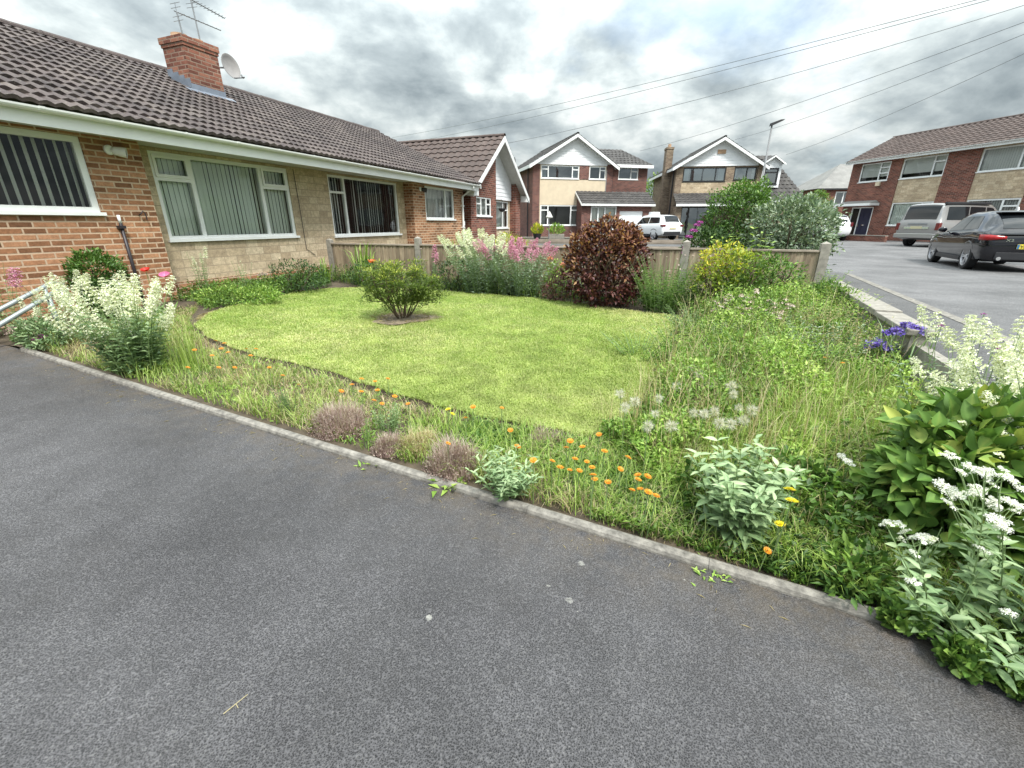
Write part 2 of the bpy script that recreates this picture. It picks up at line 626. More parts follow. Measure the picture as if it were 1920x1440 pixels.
def m_wood(name, c0, c1, plank=0.1, horizontal=False):
    t = NT(name)
    uv = t.coord('UV')
    mp = t.n('ShaderNodeMapping'); t.put(uv, mp.inputs['Vector'])
    mp.inputs['Scale'].default_value = (1.5, 22, 1) if horizontal else (22, 1.5, 1)
    g = t.noise(1.6, 6, 0.65, mp.outputs[0], 0.4)
    col = t.ramp(g, [(0.3, c0), (0.7, c1)])
    sx = t.n('ShaderNodeSeparateXYZ'); t.put(uv, sx.inputs[0])
    wn = t.n('ShaderNodeTexWhiteNoise', noise_dimensions='1D')
    t.put(t.math('FLOOR', t.math('DIVIDE', sx.outputs[1 if horizontal else 0], plank)), wn.inputs['W'])
    col = t.mix(1.0, col, t.ramp(wn.outputs['Value'], [(0, 0.72), (1, 1.2)]), 'MULTIPLY')
    col = t.mix(1.0, col, t.ramp(t.noise(2.2, 5, 0.6), [(0.3, 0.75), (0.7, 1.15)]), 'MULTIPLY')
    return t.done(t.bsdf(col, 0.85, 0, t.bump(g, 0.4, 0.006), 0.25))


M['wood'] = m_wood('weathered_fence_wood', (0.22, 0.165, 0.115), (0.44, 0.355, 0.255))
M['wood_grey'] = m_wood('grey_fence_wood', (0.22, 0.18, 0.14), (0.40, 0.34, 0.28), 0.16, True)
M['wood_brown'] = m_plain('brown_stained_wood', (0.07, 0.028, 0.02), 0.6, var=0.25)
M['leaf_dark'] = m_leaf('dark_green_leaf', (0.014, 0.034, 0.012), (0.046, 0.10, 0.026), (0.115, 0.19, 0.05), .2)
M['leaf_mid'] = m_leaf('mid_green_leaf', (0.032, 0.075, 0.016), (0.105, 0.205, 0.038), (0.26, 0.38, 0.08), .24)
M['leaf_bright'] = m_leaf('bright_green_leaf', (0.075, 0.16, 0.025), (0.21, 0.35, 0.06), (0.42, 0.53, 0.14), .26)
M['leaf_grey'] = m_leaf('grey_green_leaf', (0.085, 0.15, 0.065), (0.215, 0.32, 0.15), (0.42, 0.52, 0.29), .22)
M['leaf_silver'] = m_leaf('silver_green_leaf', (0.07, 0.115, 0.065), (0.19, 0.265, 0.165), (0.40, 0.46, 0.33), .22)
M['leaf_yellow'] = m_leaf('golden_leaf', (0.075, 0.14, 0.025), (0.30, 0.38, 0.045), (0.70, 0.60, 0.08))
M['leaf_purple'] = m_leaf('purple_leaf', (0.024, 0.009, 0.010), (0.085, 0.027, 0.026), (0.18, 0.070, 0.050), 0.2)
M['leaf_copper'] = m_leaf('copper_leaf', (0.11, 0.042, 0.028), (0.26, 0.115, 0.055), (0.44, 0.25, 0.11), 0.28)
M['leaf_azalea'] = m_leaf('azalea_leaf', (0.06, 0.10, 0.022), (0.15, 0.21, 0.04), (0.44, 0.47, 0.09))
M['leaf_hydrangea'] = m_leaf('hydrangea_leaf', (0.035, 0.085, 0.018), (0.14, 0.25, 0.052), (0.42, 0.47, 0.11), 0.22, 0.6, 0.22)
M['grass'] = m_leaf('long_grass_blade', (0.10, 0.19, 0.025), (0.255, 0.375, 0.065), (0.52, 0.58, 0.22), 0.3)
M['lawn_blade'] = m_leaf('lawn_blade', (0.22, 0.30, 0.06), (0.365, 0.43, 0.125), (0.54, 0.53, 0.25), 0.3)
M['straw'] = m_leaf('dry_straw', (0.24, 0.19, 0.09), (0.42, 0.35, 0.19), (0.58, 0.51, 0.32), 0.3)
M['heather'] = m_leaf('faded_heather', (0.16, 0.09, 0.085), (0.34, 0.24, 0.22), (0.55, 0.47, 0.39), 0.3)
M['twig'] = m_plain('bark', (0.10, 0.07, 0.045), 0.9, var=0.35, scale=20)
M['stem'] = m_plain('green_stem', (0.17, 0.25, 0.09), 0.6, var=0.2)
M['fl_cream'] = m_leaf('cream_petal', (0.50, 0.55, 0.33), (0.72, 0.74, 0.56), (0.84, 0.84, 0.74), 0.25)
M['fl_white'] = m_leaf('white_petal', (0.62, 0.62, 0.58), (0.78, 0.78, 0.74), (0.88, 0.88, 0.85), 0.25)
M['fl_pink'] = m_leaf('pink_petal', (0.36, 0.10, 0.21), (0.55, 0.21, 0.35), (0.72, 0.45, 0.52), 0.25)
M['fl_palepink'] = m_leaf('pale_pink_petal', (0.46, 0.31, 0.30), (0.66, 0.52, 0.50), (0.80, 0.70, 0.67), 0.25)
M['fl_magenta'] = m_leaf('magenta_petal', (0.18, 0.015, 0.16), (0.33, 0.04, 0.28), (0.48, 0.15, 0.40), 0.25)
M['fl_orange'] = m_leaf('orange_petal', (0.52, 0.14, 0.01), (0.72, 0.28, 0.02), (0.84, 0.48, 0.05), 0.25)
M['fl_yellow'] = m_leaf('yellow_petal', (0.70, 0.52, 0.01), (0.82, 0.68, 0.02), (0.85, 0.76, 0.06), 0.25)
M['fl_red'] = m_leaf('red_petal', (0.50, 0.02, 0.02), (0.68, 0.04, 0.03), (0.75, 0.12, 0.06), 0.25)
M['fl_poppyorange'] = m_leaf('poppy_orange_petal', (0.60, 0.09, 0.015), (0.75, 0.16, 0.03), (0.80, 0.25, 0.06), 0.25)
M['fl_hotpink'] = m_leaf('hot_pink_petal', (0.60, 0.10, 0.25), (0.75, 0.20, 0.40), (0.82, 0.40, 0.55), 0.25)
M['fl_violet'] = m_leaf('violet_petal', (0.05, 0.025, 0.22), (0.13, 0.08, 0.42), (0.36, 0.30, 0.62), 0.25)
M['fl_blue'] = m_leaf('blue_petal', (0.05, 0.07, 0.16), (0.10, 0.14, 0.28), (0.2, 0.25, 0.40), 0.25)
M['fl_peach'] = m_leaf('peach_petal', (0.60, 0.20, 0.13), (0.75, 0.33, 0.22), (0.82, 0.5, 0.38), 0.25)
M['fluff'] = m_leaf('seed_fluff', (0.55, 0.53, 0.48), (0.72, 0.70, 0.66), (0.82, 0.81, 0.78), 0.4)
M['tyre'] = m_plain('tyre_rubber', (0.012, 0.012, 0.013), 0.8)
M['alloy'] = m_plain('alloy_rim', (0.50, 0.50, 0.52), 0.3, 0.4)
M['paint_black'] = m_plain('black_car_paint', (0.004, 0.004, 0.008), 0.08, 0.0, var=0.0, coat=0.6, spec=0.4)
M['paint_white'] = m_plain('white_car_paint', (0.78, 0.79, 0.80), 0.25, 0.0, var=0.02, coat=0.6)
M['paint_silver'] = m_plain('warm_silver_paint', (0.33, 0.32, 0.31), 0.3, 0.45, var=0.03, coat=0.8)
M['car_glass'] = m_plain('tinted_car_glass', (0.010, 0.012, 0.014), 0.04, 0.0, var=0.0, spec=0.5)
M['light_red'] = m_plain('red_lamp_lens', (0.36, 0.010, 0.012), 0.25, var=0.3, scale=14)
M['light_dark'] = m_plain('dark_red_lamp_lens', (0.14, 0.012, 0.015), 0.15, var=0.15, scale=14, coat=0.5)
M['chrome'] = m_plain('chrome_trim', (0.75, 0.75, 0.76), 0.12, 1.0, var=0.02)
M['plate_yellow'] = m_plain('yellow_plate', (0.72, 0.58, 0.06), 0.4, var=0.03)
M['plate_pale'] = m_plain('pale_plate', (0.55, 0.50, 0.32), 0.5, var=0.05)
M['plate_blue'] = m_plain('blue_plate_band', (0.05, 0.17, 0.34), 0.4, var=0.03)
M['black_text'] = m_plain('black_lettering', (0.01, 0.01, 0.01), 0.5)
M['navy_door'] = m_plain('navy_door_paint', (0.018, 0.02, 0.05), 0.35)
M['garage_white'] = m_plain('white_garage_door', (0.78, 0.80, 0.81), 0.4, var=0.04)


# ------------------------------------------------------------------ ground, driveway, road
def far_z(x, y):
    x = np.asarray(x, float); y = np.asarray(y, float)
    s, g = sg(x, y)
    road = 0.47
    near = Zg(x, y) - 0.10
    m = np.maximum(smooth((-s - 1.9) / 0.8), smooth((g - 6.3) / 3.0))
    drive_m = smooth((-g) / 14.0)
    z = near * (1 - m) + road * m
    return z - 0.05 - 0.17 * np.exp(-((x - 13.3) ** 2 + (y - 13.6) ** 2) / 60)


def axis_vals(lo, hi):
    near = list(np.arange(-14, 14.01, 0.7))
    far = []
    d = 14.0
    while d < hi:
        d *= 1.35
        far.append(d)
    return sorted([-a for a in far] + near + far)


ax = axis_vals(0, 1500)
gm = MB()
gm.grid([[(x, y, float(far_z(x, y))) for y in ax] for x in ax])
o = gm.build('ground', M['far_ground'], None, smooth=True)
tag(o, kind='structure')


def sg_sheet(s_vals, g_vals, zf):
    P = []
    for s in s_vals:
        row = []
        for g in g_vals:
            q = xy(s, g)
            row.append((q[0], q[1], zf(s, g, q)))
        P.append(row)
    return P


# driveway asphalt, with four pale lichen spots and a little debris built into the surface
t = NT('driveway_surface')
base_m = M['asphalt']
o = MB().grid(sg_sheet(np.linspace(-3.4, 9.5, 60), np.linspace(-9, 0.0, 46), lambda s, g, q: float(zk(s)))).build('driveway', M['asphalt'], None, smooth=True)
tag(o, kind='structure')

o = MB().grid(sg_sheet(np.linspace(-4, 9.6, 90), np.linspace(0.02, 9.6, 64), lambda s, g, q: float(Zg(*q)) + 0.012 * math.sin(q[0] * 9.1) * math.sin(q[1] * 8.3) + random.uniform(-.006, .006))).build('garden_soil', M['soil'], None, smooth=True)
tag(o, kind='structure')

# garden edging: a run of concrete edging stones along the driveway
ed = empty('edging_kerb', (0, 0, 0), 0, 'weathered concrete edging strip between the driveway and the flower border', 'kerb')
s = -0.36
while s < 6.95:
    ln = 0.914
    mb = MB()
    e = min(s + ln, 6.95)
    pts = []
    for k in range(5):
        ss = s + 0.001 + (e - s - 0.002) * k / 4
        bow = -0.03 * math.sin(math.pi * np.clip(ss / 6.9, 0, 1))
        pts.append((ss, bow))
    rows = []
    tilt = random.uniform(-.006, .006)
    for ss, bow in pts:
        z = float(zk(ss))
        r = []
        for gg, dz in ((-0.032, -0.05), (-0.032, 0.010), (-0.026, 0.026), (-0.010, 0.034), (0.010, 0.034), (0.026, 0.026), (0.032, 0.010), (0.032, -0.05)):
            q = xy(ss, gg + bow)
            r.append((q[0], q[1], z + dz))
        rows.append(r)
    mb.grid(rows)
    for row in (rows[0], rows[-1]):
        mb.quad(*row)
    mb.build('edging_stone', M['edging'], ed, smooth=False)
    s += ln

# road, pavement and kerb beyond the low garden wall
WALL0 = np.array([4.99, 7.05]); WALL1 = np.array([3.52, 3.86])
wd = (WALL1 - WALL0) / np.linalg.norm(WALL1 - WALL0)       # towards the camera
wn = np.array([-wd[1], wd[0]])                              # away from the garden (to +x)
if wn[0] < 0: wn = -wn


def wp(a, b):
    return WALL0 + wd * a + wn * b


def strip(a0, a1, b0, b1, z, na=24, nb=3):
    return [[(*wp(a, b), z) for b in np.linspace(b0, b1, nb)] for a in np.linspace(a0, a1, na)]


o = MB().grid(strip(-3.2, 9, 0.10, 0.855, 0.55)).build('pavement', M['pave'], None); tag(o, kind='structure')
mb = MB()
for k in range(13):
    a0, a1 = -3.0 + k * 0.915, -3.0 + k * 0.915 + 0.911
    c = [wp(a0, 0.857), wp(a1, 0.857), wp(a1, 0.975), wp(a0, 0.975)]
    mb.prism([tuple(q) for q in c], 0.40, 0.556, 'z')
o = mb.build('kerb', M['edging'], None); tag(o, kind='structure')
# the road sheet starts beyond the kerb and the fence line
def road_z(x, y):
    return 0.5 - 0.15 * math.exp(-((x - 13.3) ** 2 + (y - 13.6) ** 2) / 50)


rows = []
for a_ in list(np.linspace(9.5, -24, 50)) + list(np.linspace(-26, -75, 10)):
    b0 = float(np.interp(-a_, [-9.5, 0.0, 3.0, 3.6, 30, 75], [0.977, 0.977, 0.977, 0.3, 1.0, 6.0]))
    rows.append([(*wp(a_, b_), road_z(*wp(a_, b_))) for b_ in b0 + (45 - b0) * np.linspace(0, 1, 36) ** 1.6])
o = MB().grid(rows).build('road', M['road'], None, smooth=True); tag(o, kind='structure')
# neighbour's paved frontage
me = bpy.data.meshes.new('path')
bm = bmesh.new()
bm.faces.new([bm.verts.new(q) for q in ((-1, 14, 0.47), (6.0, 12, 0.47), (16, 30, 0.47), (16, 44, 0.47), (-4, 44, 0.47))])
bmesh.ops.triangulate(bm, faces=bm.faces)
bm.to_mesh(me); bm.free()
o = link('path', me, M['pave']); tag(o, kind='structure')

# low garden wall with coping stones on the road side
gw = empty('garden_wall', (0, 0, 0), 0, 'low rendered garden wall with stone coping along the pavement, right of the lawn', 'wall')
mb = MB()
mb.prism([tuple(wp(0.05, 0.02)), tuple(wp(3.72, 0.02)), tuple(wp(3.72, 0.15)), tuple(wp(0.05, 0.15))], 0.1, 0.64, 'z')
mb.prism([tuple(wp(3.723, 0.06)), tuple(wp(6.2, 0.06)), tuple(wp(6.2, 0.145)), tuple(wp(3.723, 0.145))], 0.1, 0.565, 'z')
mb.build('wall_body', M['concrete'], gw)
for k in range(4):
    a0 = 0.03 + k * 0.93
    h = 0.065 if k != 3 else 0.05
    q = [wp(a0, -0.03), wp(a0 + 0.918, -0.03 + random.uniform(-.01, .01)), wp(a0 + 0.918, 0.20), wp(a0, 0.20)]
    mb = MB(); mb.prism([tuple(c) for c in q], 0.643, 0.643 + h, 'z')
    mb.build('coping_stone', M['concrete'], gw, bevel=0.01)


# ------------------------------------------------------------------ house parts
def tint_attr(me, vals):
    a = me.attributes.new('tint', 'FLOAT', 'POINT')
    a.data.foreach_set('value', np.asarray(vals, np.float32))


def tiled_roof(name, mat, parent, x0, x1, ye, ze, yr, zr, tw=0.2, gauge=0.33, amp=0.022, lip=0.022, xl=None, per=6, stagger=False, var=.5):
    """real courses of curved tiles; xl: function giving (x0, x1) at slope fraction t for clipped roofs"""
    v = []; f = []; tint = []
    sl = math.hypot(yr - ye, zr - ze)
    nc = max(2, round(sl / gauge))
    dy, dz = (yr - ye) / sl, (zr - ze) / sl
    ny, nz = (-dz, dy) if dy > 0 else (dz, -dy)
    for k in range(nc):
        a, b = sl * k / nc, sl * (k + 1) / nc + 0.02
        xa, xb = (x0, x1) if xl is None else xl((k + 0.5) / nc)
        if xb - xa < 0.05: continue
        nt = max(1, round((xb - xa) / tw))
        n = nt * per
        base = len(v)
        xs = np.linspace(xa, xb, n + 1)
        shift = (per // 2) * (k % 2) if stagger else 0
        tv = [random.random() for _ in range(nt + 1)]
        for r, (d, off) in enumerate(((a, -0.004), (a, lip), (b, 0.002))):
            for i, x in enumerate(xs):
                ph = ((i + shift) % per) / per
                w = amp * (0.5 - 0.5 * math.cos(2 * math.pi * ph)) ** 0.8
                h = off + (w if r else w * 0.6)
                jig = random.uniform(-.003, .003) if r == 1 else 0
                v.append((x, ye + dy * d + ny * (h + jig), ze + dz * d + nz * (h + jig)))
                tint.append(0.5 + (tv[min((i + shift) // per, nt)] - 0.5) * var)
        m = n + 1
        for r in range(2):
            for i in range(n):
                f.append((base + r * m + i, base + r * m + i + 1, base + (r + 1) * m + i + 1, base + (r + 1) * m + i))
    me = bpy.data.meshes.new(name)
    me.from_pydata(v, [], f)
    tint_attr(me, tint)
    o = link(name, me, mat, parent)
    return o


def flat_roof(name, mat, parent, quads):
    mb = MB()
    for q in quads: mb.quad(*q)
    o = mb.build(name, mat, parent)
    tint_attr(o.data, [random.uniform(.35, .65) for _ in o.data.vertices])
    return o


def ridge_tiles(parent, x0, x1, y, z, mat, axis='x', r=0.11, ln=0.45):
    mb = MB()
    n = max(1, round((x1 - x0) / ln))
    prof = [(r * math.cos(a), r * math.sin(a) * 0.75) for a in np.linspace(0, math.pi, 8)]
    for k in range(n):
        a = x0 + (x1 - x0) * k / n; b = x0 + (x1 - x0) * (k + 1) / n
        rr = 1 + 0.05 * (k % 2)
        P = [[(c, y + p[0] * rr, z + p[1] * rr) if axis == 'x' else (y + p[0] * rr, c, z + p[1] * rr) for p in prof] for c in (a, b)]
        mb.grid(P)
    o = mb.build('ridge_tiles', mat, parent, smooth=False)
    tint_attr(o.data, [random.uniform(.3, .8) for _ in o.data.vertices])
    return o


def window(parent, x0, x1, z0, z1, y=0.0, mull=(), trans=(), blind='vertical', fm='upvc', bar=0.06, room=0.7, sill=True, gm='glass', ang=35, bm='blind', gap=0.105, casements=()):
    """frame with its panes, blind, sill and the dark room behind; outside is -y"""
    e = 0.003
    a, b, c, d = x0 + e, x1 - e, z0 + e, z1 - e
    mb = MB()
    yf, yb = y + 0.02, y + 0.085
    mb.box(a, b, yf, yb, c, c + bar).box(a, b, yf, yb, d - bar, d)
    mb.box(a, a + bar, yf, yb, c + bar, d - bar).box(b - bar, b, yf, yb, c + bar, d - bar)
    for m in mull:
        mb.box(m - bar * .55, m + bar * .55, yf + .002, yb - .002, c + bar, d - bar)
    for (ta, tb, tz) in trans:
        ta = a + bar if ta is None else ta + bar * .55
        tb = b - bar if tb is None else tb - bar * .55
        mb.box(ta, tb, yf + .004, yb - .004, tz - bar * .5, tz + bar * .5)
    for (ca, cb, cc, cz) in casements:        # opening lights stand a little proud
        q = 0.045
        ya, yb2 = y + 0.004, y + 0.03
        mb.box(ca, cb, ya, yb2, cc, cc + q).box(ca, cb, ya, yb2, cz - q, cz)
        mb.box(ca, ca + q, ya, yb2, cc + q, cz - q).box(cb - q, cb, ya, yb2, cc + q, cz - q)
    w = mb.build('window', M[fm], parent)
    g = MB(); g.quad((a + .01, y + .052, c + .01), (b - .01, y + .052, c + .01), (b - .01, y + .052, d - .01), (a + .01, y + .052, d - .01))
    g.build('pane', M[gm], w)
    if sill:
        MB().box(x0 - 0.03, x1 + 0.03, y - 0.045, y + 0.018, z0 - 0.03, z0 + 0.012).build('sill', M[fm], w)
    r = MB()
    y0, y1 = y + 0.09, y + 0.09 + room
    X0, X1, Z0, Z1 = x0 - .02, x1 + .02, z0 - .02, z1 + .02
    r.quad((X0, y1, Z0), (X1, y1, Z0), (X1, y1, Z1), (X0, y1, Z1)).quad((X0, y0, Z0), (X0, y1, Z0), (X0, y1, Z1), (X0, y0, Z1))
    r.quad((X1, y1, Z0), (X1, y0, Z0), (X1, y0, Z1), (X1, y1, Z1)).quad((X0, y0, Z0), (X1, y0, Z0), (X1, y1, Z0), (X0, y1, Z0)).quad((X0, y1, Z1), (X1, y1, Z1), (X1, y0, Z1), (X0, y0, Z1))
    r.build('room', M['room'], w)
    if blind == 'vertical':
        s = MB()
        x = a + bar
        while x < b - bar * .5:
            an = R(ang + random.gauss(0, 5))
            dx, dy = 0.045 * math.cos(an), 0.045 * math.sin(an)
            s.quad((x - dx, y + .15 - dy, c + .03), (x + dx, y + .15 + dy, c + .03), (x + dx, y + .15 + dy, d - .03), (x - dx, y + .15 - dy, d - .03))
            x += gap
        s.build('blind', M[bm], w)
    elif blind == 'curtain':
        s = MB()
        P = [[(x, y + .17 + 0.022 * math.sin(x * 55) + .01 * math.sin(x * 23), z) for z in (c, d)] for x in np.arange(a, b, 0.02)]
        s.grid(P); s.build('curtain', M[bm], w, smooth=True)
    elif blind == 'sides':
        s = MB()
        wd_ = (b - a) * 0.16
        for lo, hi in ((a, a + wd_), (b - wd_, b)):
            s.grid([[(x, y + .17 + 0.022 * math.sin(x * 55), z) for z in (c, d)] for x in np.arange(lo, hi, 0.02)])
        s.build('curtain', M[bm], w, smooth=True)
    elif blind == 'roller':
        s = MB(); s.quad((a, y + .13, c + (d - c) * .25), (b, y + .13, c + (d - c) * .25), (b, y + .13, d), (a, y + .13, d)); s.build('blind', M[bm], w)
    return w


def cladding(name, parent, outline_fn, z0, z1, y, mat, board=0.15):
    """horizontal shiplap boards; outline_fn(z) gives (x0, x1)"""
    mb = MB()
    z = z0
    while z < z1 - 0.01:
        zz = min(z + board, z1)
        a0, b0 = outline_fn(z); a1, b1 = outline_fn(zz)
        mb.quad((a0, y - .018, z), (b0, y - .018, z), (b1, y - .004, zz), (a1, y - .004, zz))
        mb.quad((a0, y, z), (b0, y, z), (b0, y - .018, z), (a0, y - .018, z))
        z += board
    return mb.build(name, mat, parent)


def bargeboard(mb, p, q, w=0.2, th=0.03, y=0.0):
    """board under a verge from p to q (x,z), hanging down w"""
    mb.prism([(p[0], p[1]), (q[0], q[1]), (q[0], q[1] - w), (p[0], p[1] - w)], y - th, y, 'y')


def gutter(parent, x0, x1, y, z, mat, r=0.055, brackets=True):
    mb = MB()
    prof = [(r * math.cos(a), r * math.sin(a)) for a in np.linspace(math.pi, 2 * math.pi, 9)]
    inner = [(0.88 * p[0], 0.88 * p[1]) for p in reversed(prof)]
    poly = [(y + p[0], z + p[1]) for p in prof + inner]
    mb.prism(poly, x0, x1, 'x')
    if brackets:
        x = x0 + 0.3
        k = 0
        while x < x1:
            w = 0.02 if k % 3 else 0.055
            pr = [(1.12 * p[0], 1.12 * p[1]) for p in prof]
            mb.prism([(y + p[0], z + p[1] + .004) for p in pr], x, x + w, 'x')
            x += 0.82; k += 1
    return mb.build('gutter', mat, parent)


def text_mesh(txt, size):
    c = bpy.data.curves.new('lettering', 'FONT')
    c.body = txt; c.size = size; c.extrude = 0.002
    o = bpy.data.objects.new('lettering', c)
    COL.objects.link(o)
    dg = bpy.context.evaluated_depsgraph_get()
    me = bpy.data.meshes.new_from_object(o.evaluated_get(dg))
    bpy.data.objects.remove(o)
    bpy.data.curves.remove(c)
    return me


# ------------------------------------------------------------------ the near bungalow (x along its front, y into the house)
D1_ = np.array([0.365, 0.931]); D1_ /= np.linalg.norm(D1_)
NB_ = np.array([D1_[1], -D1_[0]])                # out of the front, towards the road
P0 = np.array([-5.42, 7.11])
BRZ = math.atan2(D1_[1], D1_[0])


def bl(x, y, z=0.0):
    q = P0 + D1_ * x - NB_ * y
    return (float(q[0]), float(q[1]), float(z))


bg = empty('bungalow', bl(0, 0), BRZ, 'long orange brick and buff stone bungalow with white gutter beside the lawn', 'house')
SOF = 2.66
mb = MB(); wall_with_holes(mb, -6.5, 0, 0.15, SOF, 0, [(-3.3, -0.70, 1.68, 2.62)])
mb.quad((0, 0, .15), (0, .3, .15), (0, .3, SOF), (0, 0, SOF))
mb.build('brick_wall', M['brick'], bg)
mb = MB(); wall_with_holes(mb, 0, 7.01, 0.62, SOF, 0.3, [(0.28, 2.90, 1.29, 2.61), (4.02, 6.68, 1.26, 2.61)])
mb.build('stone_wall', M['stone'], bg)
MB().quad((0, .285, .1), (7.01, .285, .1), (7.01, .285, .62), (0, .285, .62)).quad((0, .285, .62), (7.01, .285, .62), (7.01, .30, .62), (0, .30, .62)).build('brick_plinth', M['brick'], bg)
mb = MB(); wall_with_holes(mb, 7.01, 10.15, 0.15, SOF, 0, [(7.66, 9.47, 1.67, 2.61)])
mb.quad((7.01, .3, .15), (7.01, 0, .15), (7.01, 0, SOF), (7.01, .3, SOF))
mb.quad((10.15, 0, .15), (10.15, 7.4, .15), (10.15, 7.4, SOF), (10.15, 0, SOF))
mb.quad((10.15, 0, SOF), (10.15, 7.4, SOF), (10.15, 3.65, 4.66))
mb.build('brick_wall', M['brick'], bg)
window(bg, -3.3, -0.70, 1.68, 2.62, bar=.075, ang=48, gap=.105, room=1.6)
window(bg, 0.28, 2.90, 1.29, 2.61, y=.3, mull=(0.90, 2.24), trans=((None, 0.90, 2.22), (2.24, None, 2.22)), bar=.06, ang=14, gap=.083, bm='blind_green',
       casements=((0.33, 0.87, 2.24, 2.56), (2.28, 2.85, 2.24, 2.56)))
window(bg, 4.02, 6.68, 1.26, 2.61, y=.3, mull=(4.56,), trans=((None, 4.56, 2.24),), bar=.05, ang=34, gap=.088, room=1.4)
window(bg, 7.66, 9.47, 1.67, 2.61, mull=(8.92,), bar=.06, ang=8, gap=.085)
MB().quad((-6.5, -.42, SOF), (10.5, -.42, SOF), (10.5, .3, SOF), (-6.5, .3, SOF)).build('soffit', M['soffit'], bg)
MB().box(-6.5, 10.5, -.445, -.42, 2.615, 2.775).build('fascia', M['upvc'], bg)
gutter(bg, -6.5, 10.5, -.50, 2.80, M['upvc'], r=.052)
mb = MB(); mb.tube([(9.98, -.5, 2.80), (9.98, -.5, 2.70), (9.98, -.06, 2.42), (9.98, -.06, .3)], .036, 10)
for z in (0.7, 1.4, 2.1): mb.box(9.93, 10.03, -.1, 0.0, z, z + .04)
mb.build('downpipe', M['upvc'], bg)
RZ, RY, EZ, EY = 4.70, 3.65, 2.825, -.53
tiled_roof('roof', M['tile'], bg, -6.6, 10.55, EY, EZ, RY, RZ, tw=.14, gauge=.28, amp=.028, lip=.033, stagger=True, var=.9, per=4)
flat_roof('rear_roof', M['tile'], bg, [((-6.6, RY, RZ), (10.55, RY, RZ), (10.55, 7.8, EZ), (-6.6, 7.8, EZ))])
ridge_tiles(bg, -6.6, 10.55, RY, RZ, M['tile'])
mb = MB(); mb.prism([(EY, EZ - .02), (RY, RZ - .02), (RY, RZ - .13), (EY, EZ - .13)], 10.5, 10.54, 'x'); mb.build('bargeboard', M['upvc'], bg)
# chimney on the front slope
cx0, cx1, cy0, cy1 = 2.72, 3.44, 2.30, 2.92
ch = MB().box(cx0, cx1, cy0, cy1, 3.85, 4.90)
ch.box(cx0 - .018, cx1 + .018, cy0 - .018, cy1 + .018, 4.902, 4.958).box(cx0 - .035, cx1 + .035, cy0 - .035, cy1 + .035, 4.96, 5.07)
chim = ch.build('chimney', M['brick_chim'], bg)
for x in (cx0 + .19, cx1 - .2):
    m = MB()
    m.lathe([(0.0, 5.07), (0.17, 5.07), (0.15, 5.13), (0.145, 5.16), (0.115, 5.16), (0.11, 5.10), (0, 5.10)], 18, Matrix.Translation((x, (cy0 + cy1) / 2, 0)))
    m.build('chimney_pot', M['terracotta'], chim, smooth=False)
fl = MB()
zf = lambda y: EZ + (RZ - EZ) * (y - EY) / (RY - EY)
fl.prism([(cx0 - .012, zf(cy0) - .05), (cx1 + .012, zf(cy0) - .05), (cx1 + .012, zf(cy0) + .15), (cx0 - .012, zf(cy0) + .15)], cy0 - .012, cy0 - .004, 'y')
fl.quad((cx0 - .16, cy0 - .16, zf(cy0 - .16) + .045), (cx1 + .16, cy0 - .16, zf(cy0 - .16) + .045), (cx1 + .16, cy0 - .006, zf(cy0) + .055), (cx0 - .16, cy0 - .006, zf(cy0) + .055))
for k in range(4):
    ya = cy0 + (cy1 - cy0) * k / 4; yb = cy0 + (cy1 - cy0) * (k + 1) / 4
    for x in (cx0 - .012, cx1 + .004):
        fl.box(x, x + .008, ya, yb, zf(ya) - .05, zf(yb) + .17)
fl.build('flashing', M['lead'], chim)


# small things fixed to the bungalow
def bthing(name, x, y, z, label, cat, group=None):
    return empty(name, bl(x, y, z), BRZ, label, cat, group)


def security_light(x, label, dark=False):
    t = bthing('security_light', x, 0, 2.5, label, 'lamp', 'security lights on the bungalow wall')
    A = Matrix.Rotation(R(52), 4, 'Z') @ Matrix.Rotation(R(98), 4, 'X')
    MB().lathe([(0, -.005), (.062, -.005), (.062, .02), (.05, .03), (0, .03)], 18, Matrix.Rotation(R(90), 4, 'X')).build('wall_plate', M['upvc'], t, smooth=False)
    MB().lathe([(0, .03), (.035, .03), (.052, .06), (.062, .13), (.066, .19), (.058, .19), (.05, .14), (0, .13)], 20, A).build('lamp_housing', M['upvc'] if not dark else M['dark_plastic'], t, smooth=False)
    MB().lathe([(0, .165), (.05, .165), (.05, .18), (0, .18)], 18, A).build('lens', M['dark_plastic'] if not dark else M['upvc'], t)
    return t


security_light(-0.40, 'white bullet security light on patched brick left of the pale green blinds')
security_light(7.42, 'black bullet security light on brick left of the small window with cream blind', True)
t = bthing('cable_pipe', -0.54, -0.045, 0.3, 'black painted pipe with a pale top end on the orange brick wall', 'pipe')
MB().tube([(0, 0, 0), (0, 0, 1.25)], .022, 10).build('pipe', M['pipe_black'], t, smooth=True)
MB().tube([(0, 0, 1.25), (0, 0, 1.36)], .02, 10).build('pale_end', M['upvc'], t, smooth=True)
MB().box(-.04, .04, -.035, .042, 1.18, 1.22).build('clip', M['pipe_black'], t)
o = MB().tube([(-.03, 0, 0), (-.03, -.05, .02), (.0, -.055, .06), (.03, -.05, .03), (.035, -.05, -.06)], .008, 6).build('wall_hook', M['pipe_black'])
o.location = bl(-.22, -.005, 1.66); o.rotation_euler = (0, 0, BRZ); tag(o, 'small dark iron hook in the orange brick right of the black pipe', 'hook')
o = MB().tube([(0, 0, 0), (0, -.02, -.7), (.02, -.01, -1.6), (.25, -.01, -1.75)], .006, 5).build('wall_cable', M['dark_plastic'])
o.location = bl(3.06, .295, 2.62); o.rotation_euler = (0, 0, BRZ); tag(o, 'thin dark cable running down the buff stone between two windows', 'cable')
o = MB().box(-.05, .05, -.05, 0, -.07, .07).build('meter_cover', M['upvc'], bevel=.006)
